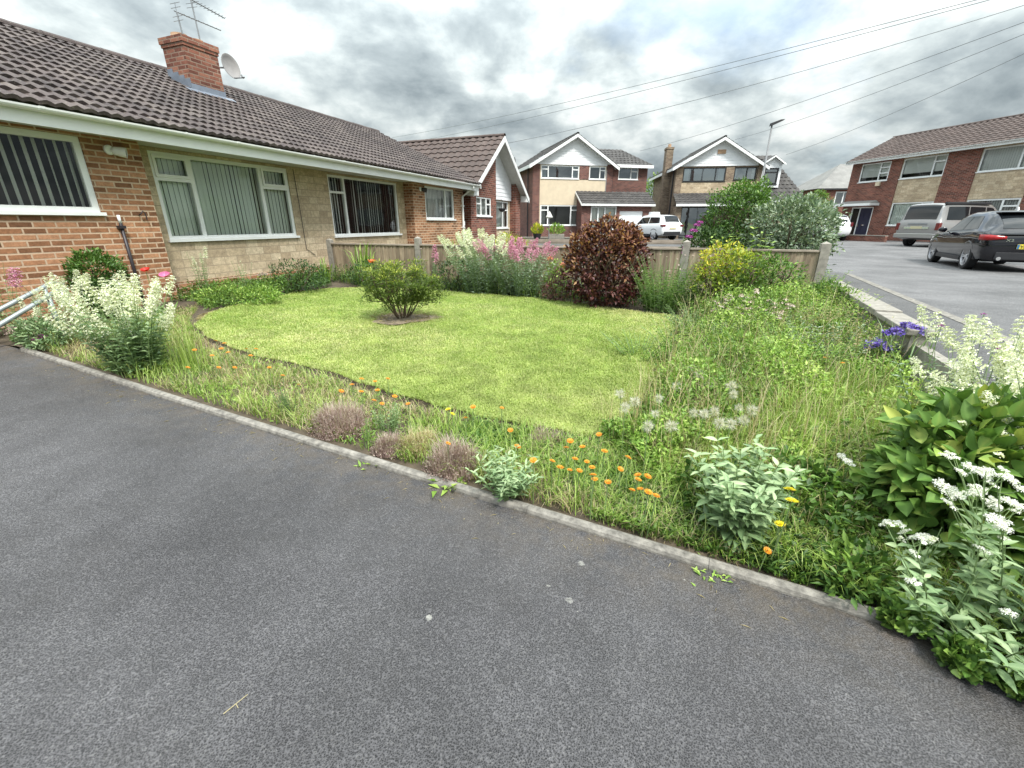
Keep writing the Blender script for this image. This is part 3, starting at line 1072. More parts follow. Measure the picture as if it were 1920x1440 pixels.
o.location = bl(10.08, -.003, 1.55); o.rotation_euler = (0, 0, BRZ); tag(o, 'small white box on the brick right of the white downpipe', 'box')

# satellite dish on the far side of the chimney
t = bthing('satellite_dish', 3.47, 2.6, 4.72, 'round grey satellite dish on a bracket at the right side of the chimney', 'satellite dish')
A = Matrix.Translation((.40, -.12, .14)) @ Matrix.Rotation(R(6), 4, 'Z') @ Matrix.Rotation(R(82), 4, 'X')
m = MB(); m.lathe([(0.0, -.045), (.1, -.038), (.19, -.015), (.235, .012), (.24, .012), (.24, .005), (.19, -.025), (.1, -.05), (0, -.057)], 28, A)
m.build('reflector', M['dish'], t, smooth=True)
MB().tube([(0, 0, 0), (.1, 0, -.03), (.13, 0, .06), (.32, -.05, .1)], .02, 8).box(-.05, .0, -.06, .06, -.08, .08).build('bracket', M['metal_grey'], t)
q0 = A @ Vector((0, -.23, 0)); q1 = A @ Vector((0, -.28, .26))
m = MB().tube([q0, q1], .012, 6); m.build('feed_arm', M['metal_grey'], t)
MB().tube([q1, q1 + (A.to_3x3() @ Vector((0, .06, -.03)))], .028, 8).build('receiver', M['metal_grey'], t)


def aerial(name, x, y, z0, z1, boom, label, n, el, tilt=(0, 0)):
    t = bthing(name, x, y, 0, label, 'aerial', 'television aerials on the chimney')
    top = (tilt[0], tilt[1], z1)
    MB().tube([(0, 0, z0), top], .014, 8).build('mast', M['metal_grey'], t)
    a = Vector(top) + Vector(boom[0]); b = Vector(top) + Vector(boom[1])
    MB().tube([a, b], .011, 6).build('boom', M['metal_grey'], t)
    d = (b - a).normalized(); s = Vector((-d.y, d.x, 0)).normalized()
    m = MB()
    for k in range(n):
        p = a + (b - a) * (0.18 + 0.8 * k / (n - 1))
        w = el * (1 - .35 * k / n)
        m.tube([p - s * w, p + s * w], .005, 5)
    for dz in (-.07, .07, -.14, .14):
        p = a + (b - a) * .05 + Vector((0, 0, dz)); m.tube([p - s * .13, p + s * .13], .005, 5)
    m.tube([a + (b - a) * .05 + Vector((0, 0, -.15)), a + (b - a) * .05 + Vector((0, 0, .15))], .006, 5)
    m.build('elements', M['metal_grey'], t)
    return t


aerial('tv_aerial', 3.36, 2.62, 5.12, 5.90, ((-.05, 0, 0), (.85, .15, -.02)), 'taller television aerial standing on the right part of the chimney top', 9, .085, (-.02, 0))
aerial('tv_aerial', 2.80, 2.32, 4.6, 5.44, ((-.05, 0, 0), (.95, .05, .01)), 'lower television aerial strapped to the left corner of the chimney', 9, .04, (-.05, 0))

# ------------------------------------------------------------------ gable-fronted bungalow next along
gb = empty('gable_bungalow', bl(0, 0), BRZ, 'small brick bungalow with a tiled roof and white boarded gable facing the street', 'house')
GX0, GX1, GC, GE, GA = 10.78, 15.95, 13.28, 2.64, 4.72
gl = lambda x: GE + (GA - GE) * (1 - abs(x - GC) / (GC - 10.42 if x < GC else 16.2 - GC))
mb = MB(); wall_with_holes(mb, GX0, 13.12, .2, GE, .02, [(11.25, 12.62, 1.81, 2.5)])
mb.quad((GX0, .02, GE), (13.12, .02, GE), (13.12, .02, gl(13.12) - .02), (GX0, .02, gl(GX0)))
mb.quad((GX0, 8, .2), (GX0, .02, .2), (GX0, .02, GE), (GX0, 8, GE))
mb.quad((15.35, .02, .2), (GX1, .02, .2), (GX1, .02, gl(GX1) - .02), (15.35, .02, gl(15.35) - .02))
mb.quad((15.35, .4, .2), (15.35, .02, .2), (15.35, .02, gl(15.35) - .05), (15.35, .4, gl(15.35) - .05))
mb.build('brick_wall', M['brick_red'], gb)
mb = MB(); wall_with_holes(mb, 13.12, 15.35, .2, 2.5, .3, [(13.5, 15.15, 1.35, 2.46)]); mb.build('stone_wall', M['stone'], gb)
cladding('gable_cladding', gb, lambda z: (13.12, min(15.35, 16.2 - (z - GE) / (GA - GE) * (16.2 - GC)) if z > GE else 15.35), 2.5, GA - .1, .25, M['upvc_clad'])
window(gb, 11.25, 12.62, 1.81, 2.5, y=.02, mull=(11.7, 12.18), trans=((None, 11.7, 2.25), (12.18, None, 2.25)), bar=.05, blind='curtain', bm='blind', room=.5)
window(gb, 13.5, 15.15, 1.35, 2.46, y=.3, mull=(14.55,), trans=((14.55, None, 2.1),), bar=.05, blind='curtain', bm='blind', room=.5)
ro = tiled_roof('roof', M['tile_brown'], gb, -9.5, .32, 10.42, GE + .04, GC, GA + .06, tw=.3, gauge=.345, amp=.04, lip=.035, per=6)
ro.rotation_euler = (0, 0, -math.pi / 2)
ro = tiled_roof('roof', M['tile_brown'], gb, -.32, 9.5, -16.2, GE + .04, -GC, GA + .06, tw=.3, gauge=.345, amp=.04, lip=.035, per=6)
ro.rotation_euler = (0, 0, math.pi / 2)
ridge_tiles(gb, -.32, 9.5, GC, GA + .06, M['tile_brown'], axis='y')
mb = MB(); bargeboard(mb, (10.36, GE), (GC, GA + .05), .2, .03, -.3); bargeboard(mb, (GC, GA + .05), (16.26, GE), .2, .03, -.3)
mb.prism([(10.36, GE - .16), (10.80, GE - .16), (10.80, GE + .02), (10.40, GE + .0)], -.3, -.02, 'y')
mb.prism([(15.93, GE - .16), (16.26, GE - .16), (16.26, GE), (15.93, GE + .1)], -.3, -.02, 'y')
mb.build('bargeboard', M['upvc'], gb)
MB().quad((10.4, -.3, GE - .02), (GC, -.3, GA - .02), (GC, .3, GA - .02), (10.4, .3, GE - .02)).quad((GC, -.3, GA - .02), (16.2, -.3, GE - .02), (16.2, .3, GE - .02), (GC, .3, GA - .02)).build('soffit', M['soffit'], gb)
hb = bthing('hanging_basket', 13.1, -.25, 2.0, 'dark hanging flower basket on the gable bungalow wall', 'basket')
m = MB(); m.lathe([(0, -.02), (.1, .02), (.15, .1), (.15, .13), (0, .14)], 14); m.build('basket', M['dark_plastic'], hb)
MB().tube([(0, .25, .45), (0, .0, .45), (0, 0, .14)], .01, 5).build('bracket', M['dark_plastic'], hb)

# ------------------------------------------------------------------ two-storey houses at the head of the street


def gable_house_roofs(h, x0, x1, ze, xc, za, ov, y1, mat):
    e0 = x0 - .35; e1 = x1 + .3
    sl0 = (za - ze) / (xc - x0)
    z0 = ze - .35 * sl0 * .6
    ro = tiled_roof('roof', mat, h, -y1, ov, e0, z0, xc, za, tw=.3, gauge=.345, amp=.03, lip=.03, per=5); ro.rotation_euler = (0, 0, -math.pi / 2)
    ro = tiled_roof('roof', mat, h, -ov, y1, -e1, z0, -xc, za, tw=.3, gauge=.345, amp=.03, lip=.03, per=5); ro.rotation_euler = (0, 0, math.pi / 2)
    ridge_tiles(h, -ov, y1, xc, za, mat, axis='y')
    mb = MB(); bargeboard(mb, (e0, z0 - .03), (xc, za - .02), .2, .04, -ov + .03); bargeboard(mb, (xc, za - .02), (e1, z0 - .03), .2, .04, -ov + .03)
    mb.box(e0, e0 + .03, -ov + .03, y1, z0 - .2, z0 - .03)
    mb.build('bargeboard', M['upvc'], h)
    MB().quad((e0 + .05, -ov + .02, z0 - .1), (xc, -ov + .02, za - .1), (xc, .3, za - .1), (e0 + .05, .3, z0 - .1)).quad((xc, -ov + .02, za - .1), (e1, -ov + .02, z0 - .1), (e1, .3, z0 - .1), (xc, .3, za - .1)).build('soffit', M['soffit'], h)
    return lambda z: (max(x0, e0 + (z + .1 - z0) / (za - z0) * (xc - e0)), min(x1, e1 - (z + .1 - z0) / (za - z0) * (e1 - xc)))


H2O = np.array([1.45, 33.4]); H2R = math.atan2(.229, .973)
h2 = empty('gabled_house', (*H2O, 0), H2R, 'two storey dark brick house with white gable, cream band and tiled porch over a garage', 'house')
B0 = .35
mb = MB()
mb.quad((0, 0, B0), (.52, 0, B0), (.52, 0, 5.42), (0, 0, 5.42)).quad((5.55, 0, B0), (6.03, 0, B0), (6.03, 0, 5.5), (5.55, 0, 5.5))
mb.quad((.52, 0, B0), (.52, .12, B0), (.52, .12, 5.42), (.52, 0, 5.42))
mb.quad((0, 8, B0), (0, 0, B0), (0, 0, 5.42), (0, 8, 5.42))
mb.quad((.52, .07, B0), (3.4, .07, B0), (3.4, .07, 1.38), (.52, .07, 1.38))
mb.quad((3.47, .06, 4.5), (4.2, .06, 4.5), (4.2, .06, 5.42), (3.47, .06, 5.42))
mb.quad((6.03, 0, B0), (6.03, .5, B0), (6.03, .5, 5.5), (6.03, 0, 5.5))
wall_with_holes(mb, 6.03, 9.05, B0, 5.5, .5, [(6.7, 8.3, 4.6, 5.42)])
mb.quad((9.05, .5, B0), (9.05, 6, B0), (9.05, 6, 5.5), (9.05, .5, 5.5))
mb.build('brick_wall', M['brick_dark'], h2)
mb = MB(); wall_with_holes(mb, .52, 5.55, 1.38, 5.42, .08, [(.62, 3.45, 4.52, 5.38), (4.22, 5.5, 4.52, 5.38), (.62, 3.5, 1.40, 2.80)]); mb.build('cream_wall', M['render'], h2)
window(h2, .62, 3.45, 4.52, 5.38, y=.08, mull=(1.15, 2.95), trans=((None, 1.15, 5.12), (2.95, None, 5.12)), bar=.07, blind='sides', gm='glass_far', room=.5)
window(h2, 4.22, 5.5, 4.52, 5.38, y=.08, mull=(5.05,), trans=((5.05, None, 5.12),), bar=.07, blind='none', gm='glass_far', room=.5)
window(h2, .62, 3.5, 1.40, 2.80, y=.08, mull=(1.2, 2.95), trans=((None, 1.2, 2.45), (2.95, None, 2.45)), bar=.08, blind='sides', bm='curtain', room=.6)
window(h2, 6.7, 8.3, 4.6, 5.42, y=.5, mull=(7.72,), trans=((7.72, None, 5.15),), bar=.07, blind='none', gm='glass_far', room=.5)
lim = gable_house_roofs(h2, 0, 6.03, 5.45, 3.05, 7.32, .4, 8.5, M['tile_dark'])
cladding('gable_cladding', h2, lambda z: (max(.1, lim(z)[0]), min(5.95, lim(z)[1])), 5.42, 7.15, .04, M['upvc_clad'], .17)
tiled_roof('extension_roof', M['tile_dark'], h2, 5.2, 9.3, .1, 5.55, 2.5, 6.85, tw=.3, gauge=.345, amp=.03, lip=.03, per=5, xl=lambda t: (5.0, 9.3 - 1.55 * t))
mb = MB().quad((9.3, .1, 5.55), (9.3, 6, 5.55), (7.75, 2.6, 6.85)); o = mb.build('extension_roof', M['tile_dark'], h2); tint_attr(o.data, [.5] * 3)
MB().box(6.05, 9.28, .08, .11, 5.36, 5.56).build('fascia', M['upvc'], h2)
MB().tube([(6.2, .1, 5.5), (6.2, .42, 5.35), (6.2, .42, 3.6)], .045, 8).build('downpipe', M['dark_plastic'], h2)
MB().tube([(-.08, 1.0, 5.3), (-.08, 1.0, .5)], .04, 8).build('downpipe', M['dark_plastic'], h2)
# porch and garage
mb = MB(); wall_with_holes(mb, 3.4, 8.88, B0, 2.78, -.9, [(4.1, 6.1, .45, 2.70), (6.35, 8.25, .45, 2.40)], .2)
mb.quad((3.4, .1, B0), (3.4, -.9, B0), (3.4, -.9, 2.78), (3.4, .1, 2.78)).quad((8.88, -.9, B0), (8.88, .5, B0), (8.88, .5, 2.78), (8.88, -.9, 2.78))
mb.quad((3.4, -.9, 2.78), (3.4, .08, 3.6), (3.4, .08, 2.78))
mb.build('porch_wall', M['brick_dark'], h2)
tiled_roof('porch_roof', M['tile_dark'], h2, 3.25, 9.0, -1.22, 2.86, .06, 3.72, tw=.3, gauge=.32, amp=.035, lip=.035, per=5)
mb = MB().box(3.25, 9.0, -1.22, -1.19, 2.72, 2.87); bm_ = mb.prism([(-1.22, 2.86), (.06, 3.70), (.06, 3.56), (-1.22, 2.72)], 3.22, 3.26, 'x'); mb.build('fascia', M['upvc'], h2)
w = window(h2, 4.1, 6.1, .47, 2.70, y=-.9, mull=(4.68, 5.2), trans=((None, None, 1.15),), bar=.09, blind='curtain', room=.8)
gd = MB()
for k in range(8): gd.box(6.36, 8.24, -.8 + .004 * (k % 2), -.76, .46 + k * .242, .46 + k * .242 + .236)
gd.build('garage_door', M['garage_white'], h2)
for x, y in ((-.1, 5.2), (.15, 6.0)):
    MB().tube([(x, y, 5.3), (x, y, 6.45)], .09, 8).build('flue', M['metal_grey'], h2)

H3O = np.array([12.4, 34.9]); H3R = math.atan2(-.1, .995)
h3 = empty('gabled_house', (*H3O, 0), H3R, 'two storey buff brick house with black window frames, white gable and a dormer', 'house')
mb = MB()
mb.quad((-.45, 0, B0), (0, 0, B0), (0, 0, 5.42), (-.45, 0, 5.42)).quad((5.2, 0, B0), (5.5, 0, B0), (5.5, 0, 5.45), (5.2, 0, 5.45))
mb.quad((-.45, 8, B0), (-.45, 0, B0), (-.45, 0, 5.42), (-.45, 8, 5.42)).quad((0, 0, B0), (0, .1, B0), (0, .1, 5.42), (0, 0, 5.42))
wall_with_holes(mb, 0, 5.2, B0, 5.42, .08, [(.06, 3.05, 4.4, 5.33), (3.62, 5.15, 4.48, 5.33), (.25, 2.6, .5, 2.7)])
mb.quad((5.5, .3, B0), (8.8, .3, B0), (8.8, .3, 3.2), (5.5, .3, 3.2))
mb.build('brick_wall', M['brick_buff'], h3)
MB().quad((0, .07, 3.5), (5.2, .07, 3.5), (5.2, .07, 4.38), (0, .07, 4.38)).build('stone_band', M['stone'], h3)
window(h3, .06, 3.05, 4.4, 5.33, y=.08, mull=(.65, 2.35), fm='black_frame', bar=.07, blind='sides', gm='glass_far', room=.5)
window(h3, 3.62, 5.15, 4.48, 5.33, y=.08, mull=(4.5,), fm='black_frame', bar=.07, blind='sides', gm='glass_far', room=.5)
window(h3, .25, 2.6, .5, 2.7, y=.08, mull=(.8,), fm='black_frame', bar=.07, blind='none', gm='glass_far', room=.5)
lim3 = gable_house_roofs(h3, -.45, 5.5, 5.45, 2.5, 7.22, .4, 8.5, M['tile_dark'])
cladding('gable_cladding', h3, lambda z: (max(-.05, lim3(z)[0]), min(5.2, lim3(z)[1])), 5.42, 7.05, .04, M['upvc_clad'], .17)
MB().box(2.25, 2.8, -.03, .02, 6.2, 6.46).build('wooden_vent', M['terracotta'], h3)
tiled_roof('porch_roof', M['tile_dark'], h3, -.5, 5.3, -1.3, 2.85, .06, 3.62, tw=.3, gauge=.32, amp=.035, lip=.035, per=5)
MB().box(-.5, 5.3, -1.32, -1.29, 2.70, 2.86).build('fascia', M['upvc'], h3)
MB().box(-.4, 0, -1.0, -.02, B0, 2.7).build('porch_pier', M['brick_buff'], h3)
tiled_roof('side_roof', M['tile_dark'], h3, 5.5, 8.9, .0, 3.15, 2.3, 6.3, tw=.3, gauge=.32, amp=.035, lip=.035, per=5, xl=lambda t: (5.5, 8.95 - 2.1 * t))
MB().box(5.5, 8.9, -.03, .0, 3.0, 3.16).build('fascia', M['upvc'], h3)
mb = MB().quad((8.95, 0, 3.15), (8.95, 7, 3.15), (6.9, 2.35, 6.3)); o = mb.build('side_roof', M['tile_dark'], h3); tint_attr(o.data, [.5] * 3)
dm = MB()
wall_with_holes(dm, 5.66, 6.98, 4.0, 5.6, .45, [(5.82, 6.82, 4.2, 5.3)])
dm.quad((5.66, .45, 5.6), (6.98, .45, 5.6), (6.32, .45, 6.02)).quad((6.98, .45, 4.0), (6.98, 2.6, 5.6), (6.98, .45, 5.6)).quad((5.66, 2.6, 5.6), (5.66, .45, 4.0), (5.66, .45, 5.6))
dorm = dm.build('dormer', M['upvc_clad'], h3)
window(h3, 5.82, 6.82, 4.2, 5.3, y=.45, trans=((None, None, 5.0),), fm='black_frame', bar=.1, blind='none', gm='glass_far', room=.5)
flat_roof('dormer_roof', M['tile_dark'], h3, [((5.5, .2, 5.56), (6.32, .2, 6.12), (6.32, 3, 6.12), (5.5, 3, 5.56)), ((6.32, .2, 6.12), (7.14, .2, 5.56), (7.14, 3, 5.56), (6.32, 3, 6.12))])
mb = MB(); bargeboard(mb, (5.5, 5.55), (6.32, 6.1), .12, .03, .22); bargeboard(mb, (6.32, 6.1), (7.14, 5.55), .12, .03, .22); mb.build('bargeboard', M['upvc'], h3)
mb = MB().box(-.95, -.46, 1.6, 2.4, B0, 6.75).box(-.98, -.43, 1.57, 2.43, 6.752, 6.9)
c3 = mb.build('chimney', M['brick_buff'], h3)
MB().lathe([(.13, 6.9), (.11, 7.15), (0, 7.15)], 12, Matrix.Translation((-.7, 2, 0))).build('chimney_pot', M['terracotta'], c3)
MB().tube([(-.52, .5, 5.3), (-.52, .5, .5)], .05, 8).build('downpipe', M['dark_plastic'], h3)

# semi-detached pair on the right
SO = np.array([23.6, 33.4]); SRZ = math.atan2(-.973, .229)
sm = empty('semi_detached_house', (*SO, 0), SRZ, 'long two storey red brick house with buff stone panels and a navy front door', 'house')
mb = MB()
wall_with_holes(mb, 0, 3.3, .3, 5.42, 0, [(.67, 2.62, 4.15, 5.28), (.72, 2.24, .5, 2.58)], .12)
mb.quad((5.78, 0, .3), (7.35, 0, .3), (7.35, 0, 5.42), (5.78, 0, 5.42))
wall_with_holes(mb, 9.78, 14, .3, 5.42, 0, [(10.3, 12.3, 4.15, 5.28)])
for x in (3.3, 7.35): mb.quad((x, 0, .3), (x, .06, .3), (x, .06, 5.42), (x, 0, 5.42))
for x in (5.78, 9.78): mb.quad((x, .06, .3), (x, 0, .3), (x, 0, 5.42), (x, .06, 5.42))
mb.quad((0, 7, .3), (0, 0, .3), (0, 0, 5.42), (0, 7, 5.42)).quad((0, 7, 5.42), (0, 0, 5.42), (0, 3.1, 7.15))
mb.quad((3.3, .05, .3), (5.78, .05, .3), (5.78, .05, 1.39), (3.3, .05, 1.39)).quad((7.35, .05, .3), (9.78, .05, .3), (9.78, .05, 1.39), (7.35, .05, 1.39))
mb.build('brick_wall', M['brick_red'], sm)
for a, b in ((3.3, 5.78), (7.35, 9.78)):
    mb = MB()
    wall_with_holes(mb, a, b, 1.39, 5.42, .06, [(a + .03, b - .03, 4.15, 5.30), (a + .03, b - .06, 1.41, 2.78)])
    mb.build('stone_panel', M['stone'], sm)
window(sm, .67, 2.62, 4.15, 5.28, mull=(1.98,), trans=((1.98, None, 4.95), (1.98, None, 4.62)), bar=.07, blind='roller', room=.5)
window(sm, 3.33, 5.75, 4.15, 5.30, y=.06, mull=(5.1,), trans=((5.1, None, 4.95),), bar=.07, blind='roller', room=.5)
window(sm, 7.38, 9.75, 4.15, 5.30, y=.06, mull=(9.1,), trans=((9.1, None, 4.95),), bar=.07, ang=25, gap=.11, room=.5)
window(sm, 3.33, 5.72, 1.41, 2.78, y=.06, mull=(5.1,), trans=((5.1, None, 2.45),), bar=.07, blind='curtain', bm='blind_green', room=.5)
window(sm, 7.38, 9.72, 1.41, 2.78, y=.06, mull=(9.0,), trans=((9.0, None, 2.4),), bar=.08, ang=60, gap=.11, room=.6)
window(sm, 10.3, 12.3, 4.15, 5.28, mull=(11.6,), bar=.07, ang=25, gap=.11, room=.5)
MB().box(2.0, 2.28, -.12, -.003, 3.86, 4.1).build('vent_box', M['render'], sm)
dr = MB().box(1.36, 2.18, .02, .07, .5, 2.52)
for zz in (1.0, 1.75): dr.box(1.5, 1.7, .0, .02, zz, zz + .5).box(1.84, 2.04, .0, .02, zz, zz + .5)
dr = dr.build('front_door', M['navy_door'], sm)
MB().box(1.68, 1.86, -.01, .0, 1.42, 1.46).box(1.42, 1.45, -.03, .0, 1.3, 1.5).build('handle', M['chrome'], dr)
df = MB().box(.72, .79, .0, .09, .5, 2.58).box(1.29, 1.355, .0, .09, .5, 2.58).box(2.185, 2.24, .0, .09, .5, 2.58).box(.79, 1.29, .0, .09, 2.52, 2.58).box(1.355, 2.185, .0, .09, 2.525, 2.58).build('door_frame', M['upvc'], sm)
MB().quad((.79, .05, .5), (1.29, .05, .5), (1.29, .05, 2.52), (.79, .05, 2.52)).build('side_pane', M['car_glass'], sm)
mb = MB().box(.02, 2.55, -.8, 0.0, 2.66, 2.80)
cnp = mb.build('door_canopy', M['upvc'], sm)
flat_roof('canopy_roof', M['slate'], sm, [((.02, -.8, 2.803), (2.55, -.8, 2.803), (2.3, -.002, 3.0), (.25, -.002, 3.0)), ((.02, -.8, 2.803), (.25, -.002, 3.0), (.02, -.002, 2.803)), ((2.55, -.8, 2.803), (2.55, -.002, 2.803), (2.3, -.002, 3.0))])
tiled_roof('roof', M['tile_brown'], sm, -.2, 14.2, -.42, 5.50, 3.1, 7.15, tw=.3, gauge=.33, amp=.035, lip=.032, per=6)
flat_roof('rear_roof', M['tile_brown'], sm, [((-.2, 3.1, 7.15), (14.2, 3.1, 7.15), (14.2, 6.8, 5.5), (-.2, 6.8, 5.5))])
ridge_tiles(sm, -.2, 14.2, 3.1, 7.15, M['tile_brown'])
MB().box(-.2, 14.2, -.43, -.405, 5.32, 5.5).build('fascia', M['upvc'], sm)
MB().quad((-.2, -.41, 5.42), (14.2, -.41, 5.42), (14.2, .1, 5.42), (-.2, .1, 5.42)).build('soffit', M['soffit'], sm)
gutter(sm, -.2, 14.2, -.49, 5.5, M['upvc'], brackets=False)
mb = MB(); mb.prism([(-.42, 5.5), (3.1, 7.13), (3.1, 6.98), (-.42, 5.34)], -.22, -.18, 'x'); mb.build('bargeboard', M['upvc'], sm)
MB().lathe([(.11, 7.2), (.11, 7.3), (.16, 7.31), (.12, 7.38), (0, 7.4)], 12, Matrix.Translation((9.0, 3.1, 0))).build('roof_vent', M['tile_brown'], sm)
# low brick wall in front of it
bw = empty('brick_garden_wall', (*SO, 0), SRZ, 'low red brick wall with a pier in front of the navy front door', 'wall')
MB().box(1.2, 5.6, -2.7, -2.5, .35, .82).build('wall_body', M['brick_red'], bw)
MB().box(1.17, 5.6, -2.73, -2.47, .822, .87).build('coping', M['concrete'], bw)
MB().box(.75, 1.17, -2.8, -2.4, .35, 1.3).build('pier', M['brick_red'], bw)
MB().box(.72, 1.2, -2.83, -2.37, 1.302, 1.36).build('pier_cap', M['concrete'], bw)

# red brick house with grey hipped roof in the distance
FO = np.array([32.2, 50.0])
fh = empty('hipped_house', (*FO, 0), R(-8), 'distant red brick house with a grey hipped roof behind the semi-detached pair', 'house')
mb = MB(); wall_with_holes(mb, .4, 12, .3, 5.0, .3, [(2.0, 3.6, 3.3, 4.7), (5.4, 7.0, 3.3, 4.7), (2.0, 3.6, .9, 2.3)])
mb.quad((.4, 8, .3), (.4, .3, .3), (.4, .3, 5.0), (.4, 8, 5.0)); mb.build('brick_wall', M['brick_red'], fh)
for a, z in ((2.0, 3.3), (5.4, 3.3), (2.0, .9)):
    window(fh, a, a + 1.6, z, z + 1.4, y=.3, mull=(a + .8,), bar=.1, blind='none', gm='glass_far', room=.5)
flat_roof('roof', M['slate'], fh, [((0, 0, 5.0), (12.4, 0, 5.0), (12.4, 4, 7.7), (3.6, 4, 7.7)), ((0, 8, 5.0), (0, 0, 5.0), (3.6, 4, 7.7)), ((12.4, 8, 5), (0, 8, 5), (3.6, 4, 7.7), (12.4, 4, 7.7))])
MB().box(0, 12.4, -.02, .02, 4.86, 5.0).build('fascia', M['dark_plastic'], fh)


# ------------------------------------------------------------------ vehicles (x forward from the rear bumper, y to the left)
def pchip(xs, ys, x):
    xs = np.asarray(xs, float); ys = np.asarray(ys, float)
    h = np.diff(xs); d = np.diff(ys) / h
    m = np.zeros_like(ys); m[0] = d[0]; m[-1] = d[-1]
    for i in range(1, len(xs) - 1):
        m[i] = 0 if d[i - 1] * d[i] <= 0 else 2 * d[i - 1] * d[i] / (d[i - 1] + d[i])
    i = int(np.clip(np.searchsorted(xs, x) - 1, 0, len(xs) - 2))
    t = (x - xs[i]) / h[i]
    return ((1 + 2 * t) * (1 - t) ** 2 * ys[i] + t * (1 - t) ** 2 * h[i] * m[i] + t * t * (3 - 2 * t) * ys[i + 1] + t * t * (t - 1) * h[i] * m[i + 1])


class CarShape:
    def __init__(self, keys):
        self.k = np.array(keys, float)

    def at(self, x):
        return [pchip(self.k[:, 0], self.k[:, j], x) for j in range(1, 7)]

    def half(self, x):
        zb, zl, zt, wb, wm, wt = self.at(x)
        g = max(zt - zl, 0.01)
        dr = min(.10, .4 * g)
        return [(0, zb), (wb * .8, zb), (wb, zb + .06), (wm * .985, zb + .3 * (zl - zb)), (wm, zb + .58 * (zl - zb)), (wm * .985, zl - .05), (wm * .945, zl),
                (wm * .945 + (wt + .03 - wm * .945) * .5, zl + (g - dr) * .52), (wt + .03, zt - dr), (wt * .93, zt - dr * .32), (wt * .6, zt - .006), (wt * .3, zt + .004), (0, zt + .008)]

    def side(self, x, t, off=0.006):
        """side glass surface, t from belt (0) to roof edge (1)"""
        zb, zl, zt, wb, wm, wt = self.at(x)
        g = max(zt - zl, .01); dr = min(.10, .4 * g)
        y0, z0 = wm * .945, zl
        y1, z1 = wt + .03, zt - dr
        ym, zm = y0 + (y1 - y0) * .5, z0 + (g - dr) * .52
        if t < .52: y, z = y0 + (ym - y0) * t / .52, z0 + (zm - z0) * t / .52
        else: y, z = ym + (y1 - ym) * (t - .52) / .48, zm + (z1 - zm) * (t - .52) / .48
        return np.array([x, y + off, z])

    def top(self, x, u, off=0.008, nx=0.0):
        zb, zl, zt, wb, wm, wt = self.at(x)
        dr = min(.10, .4 * max(zt - zl, .01))
        return np.array([x + off * nx, u * wt, zt + off - dr * .32 * abs(u / .93) ** 3])


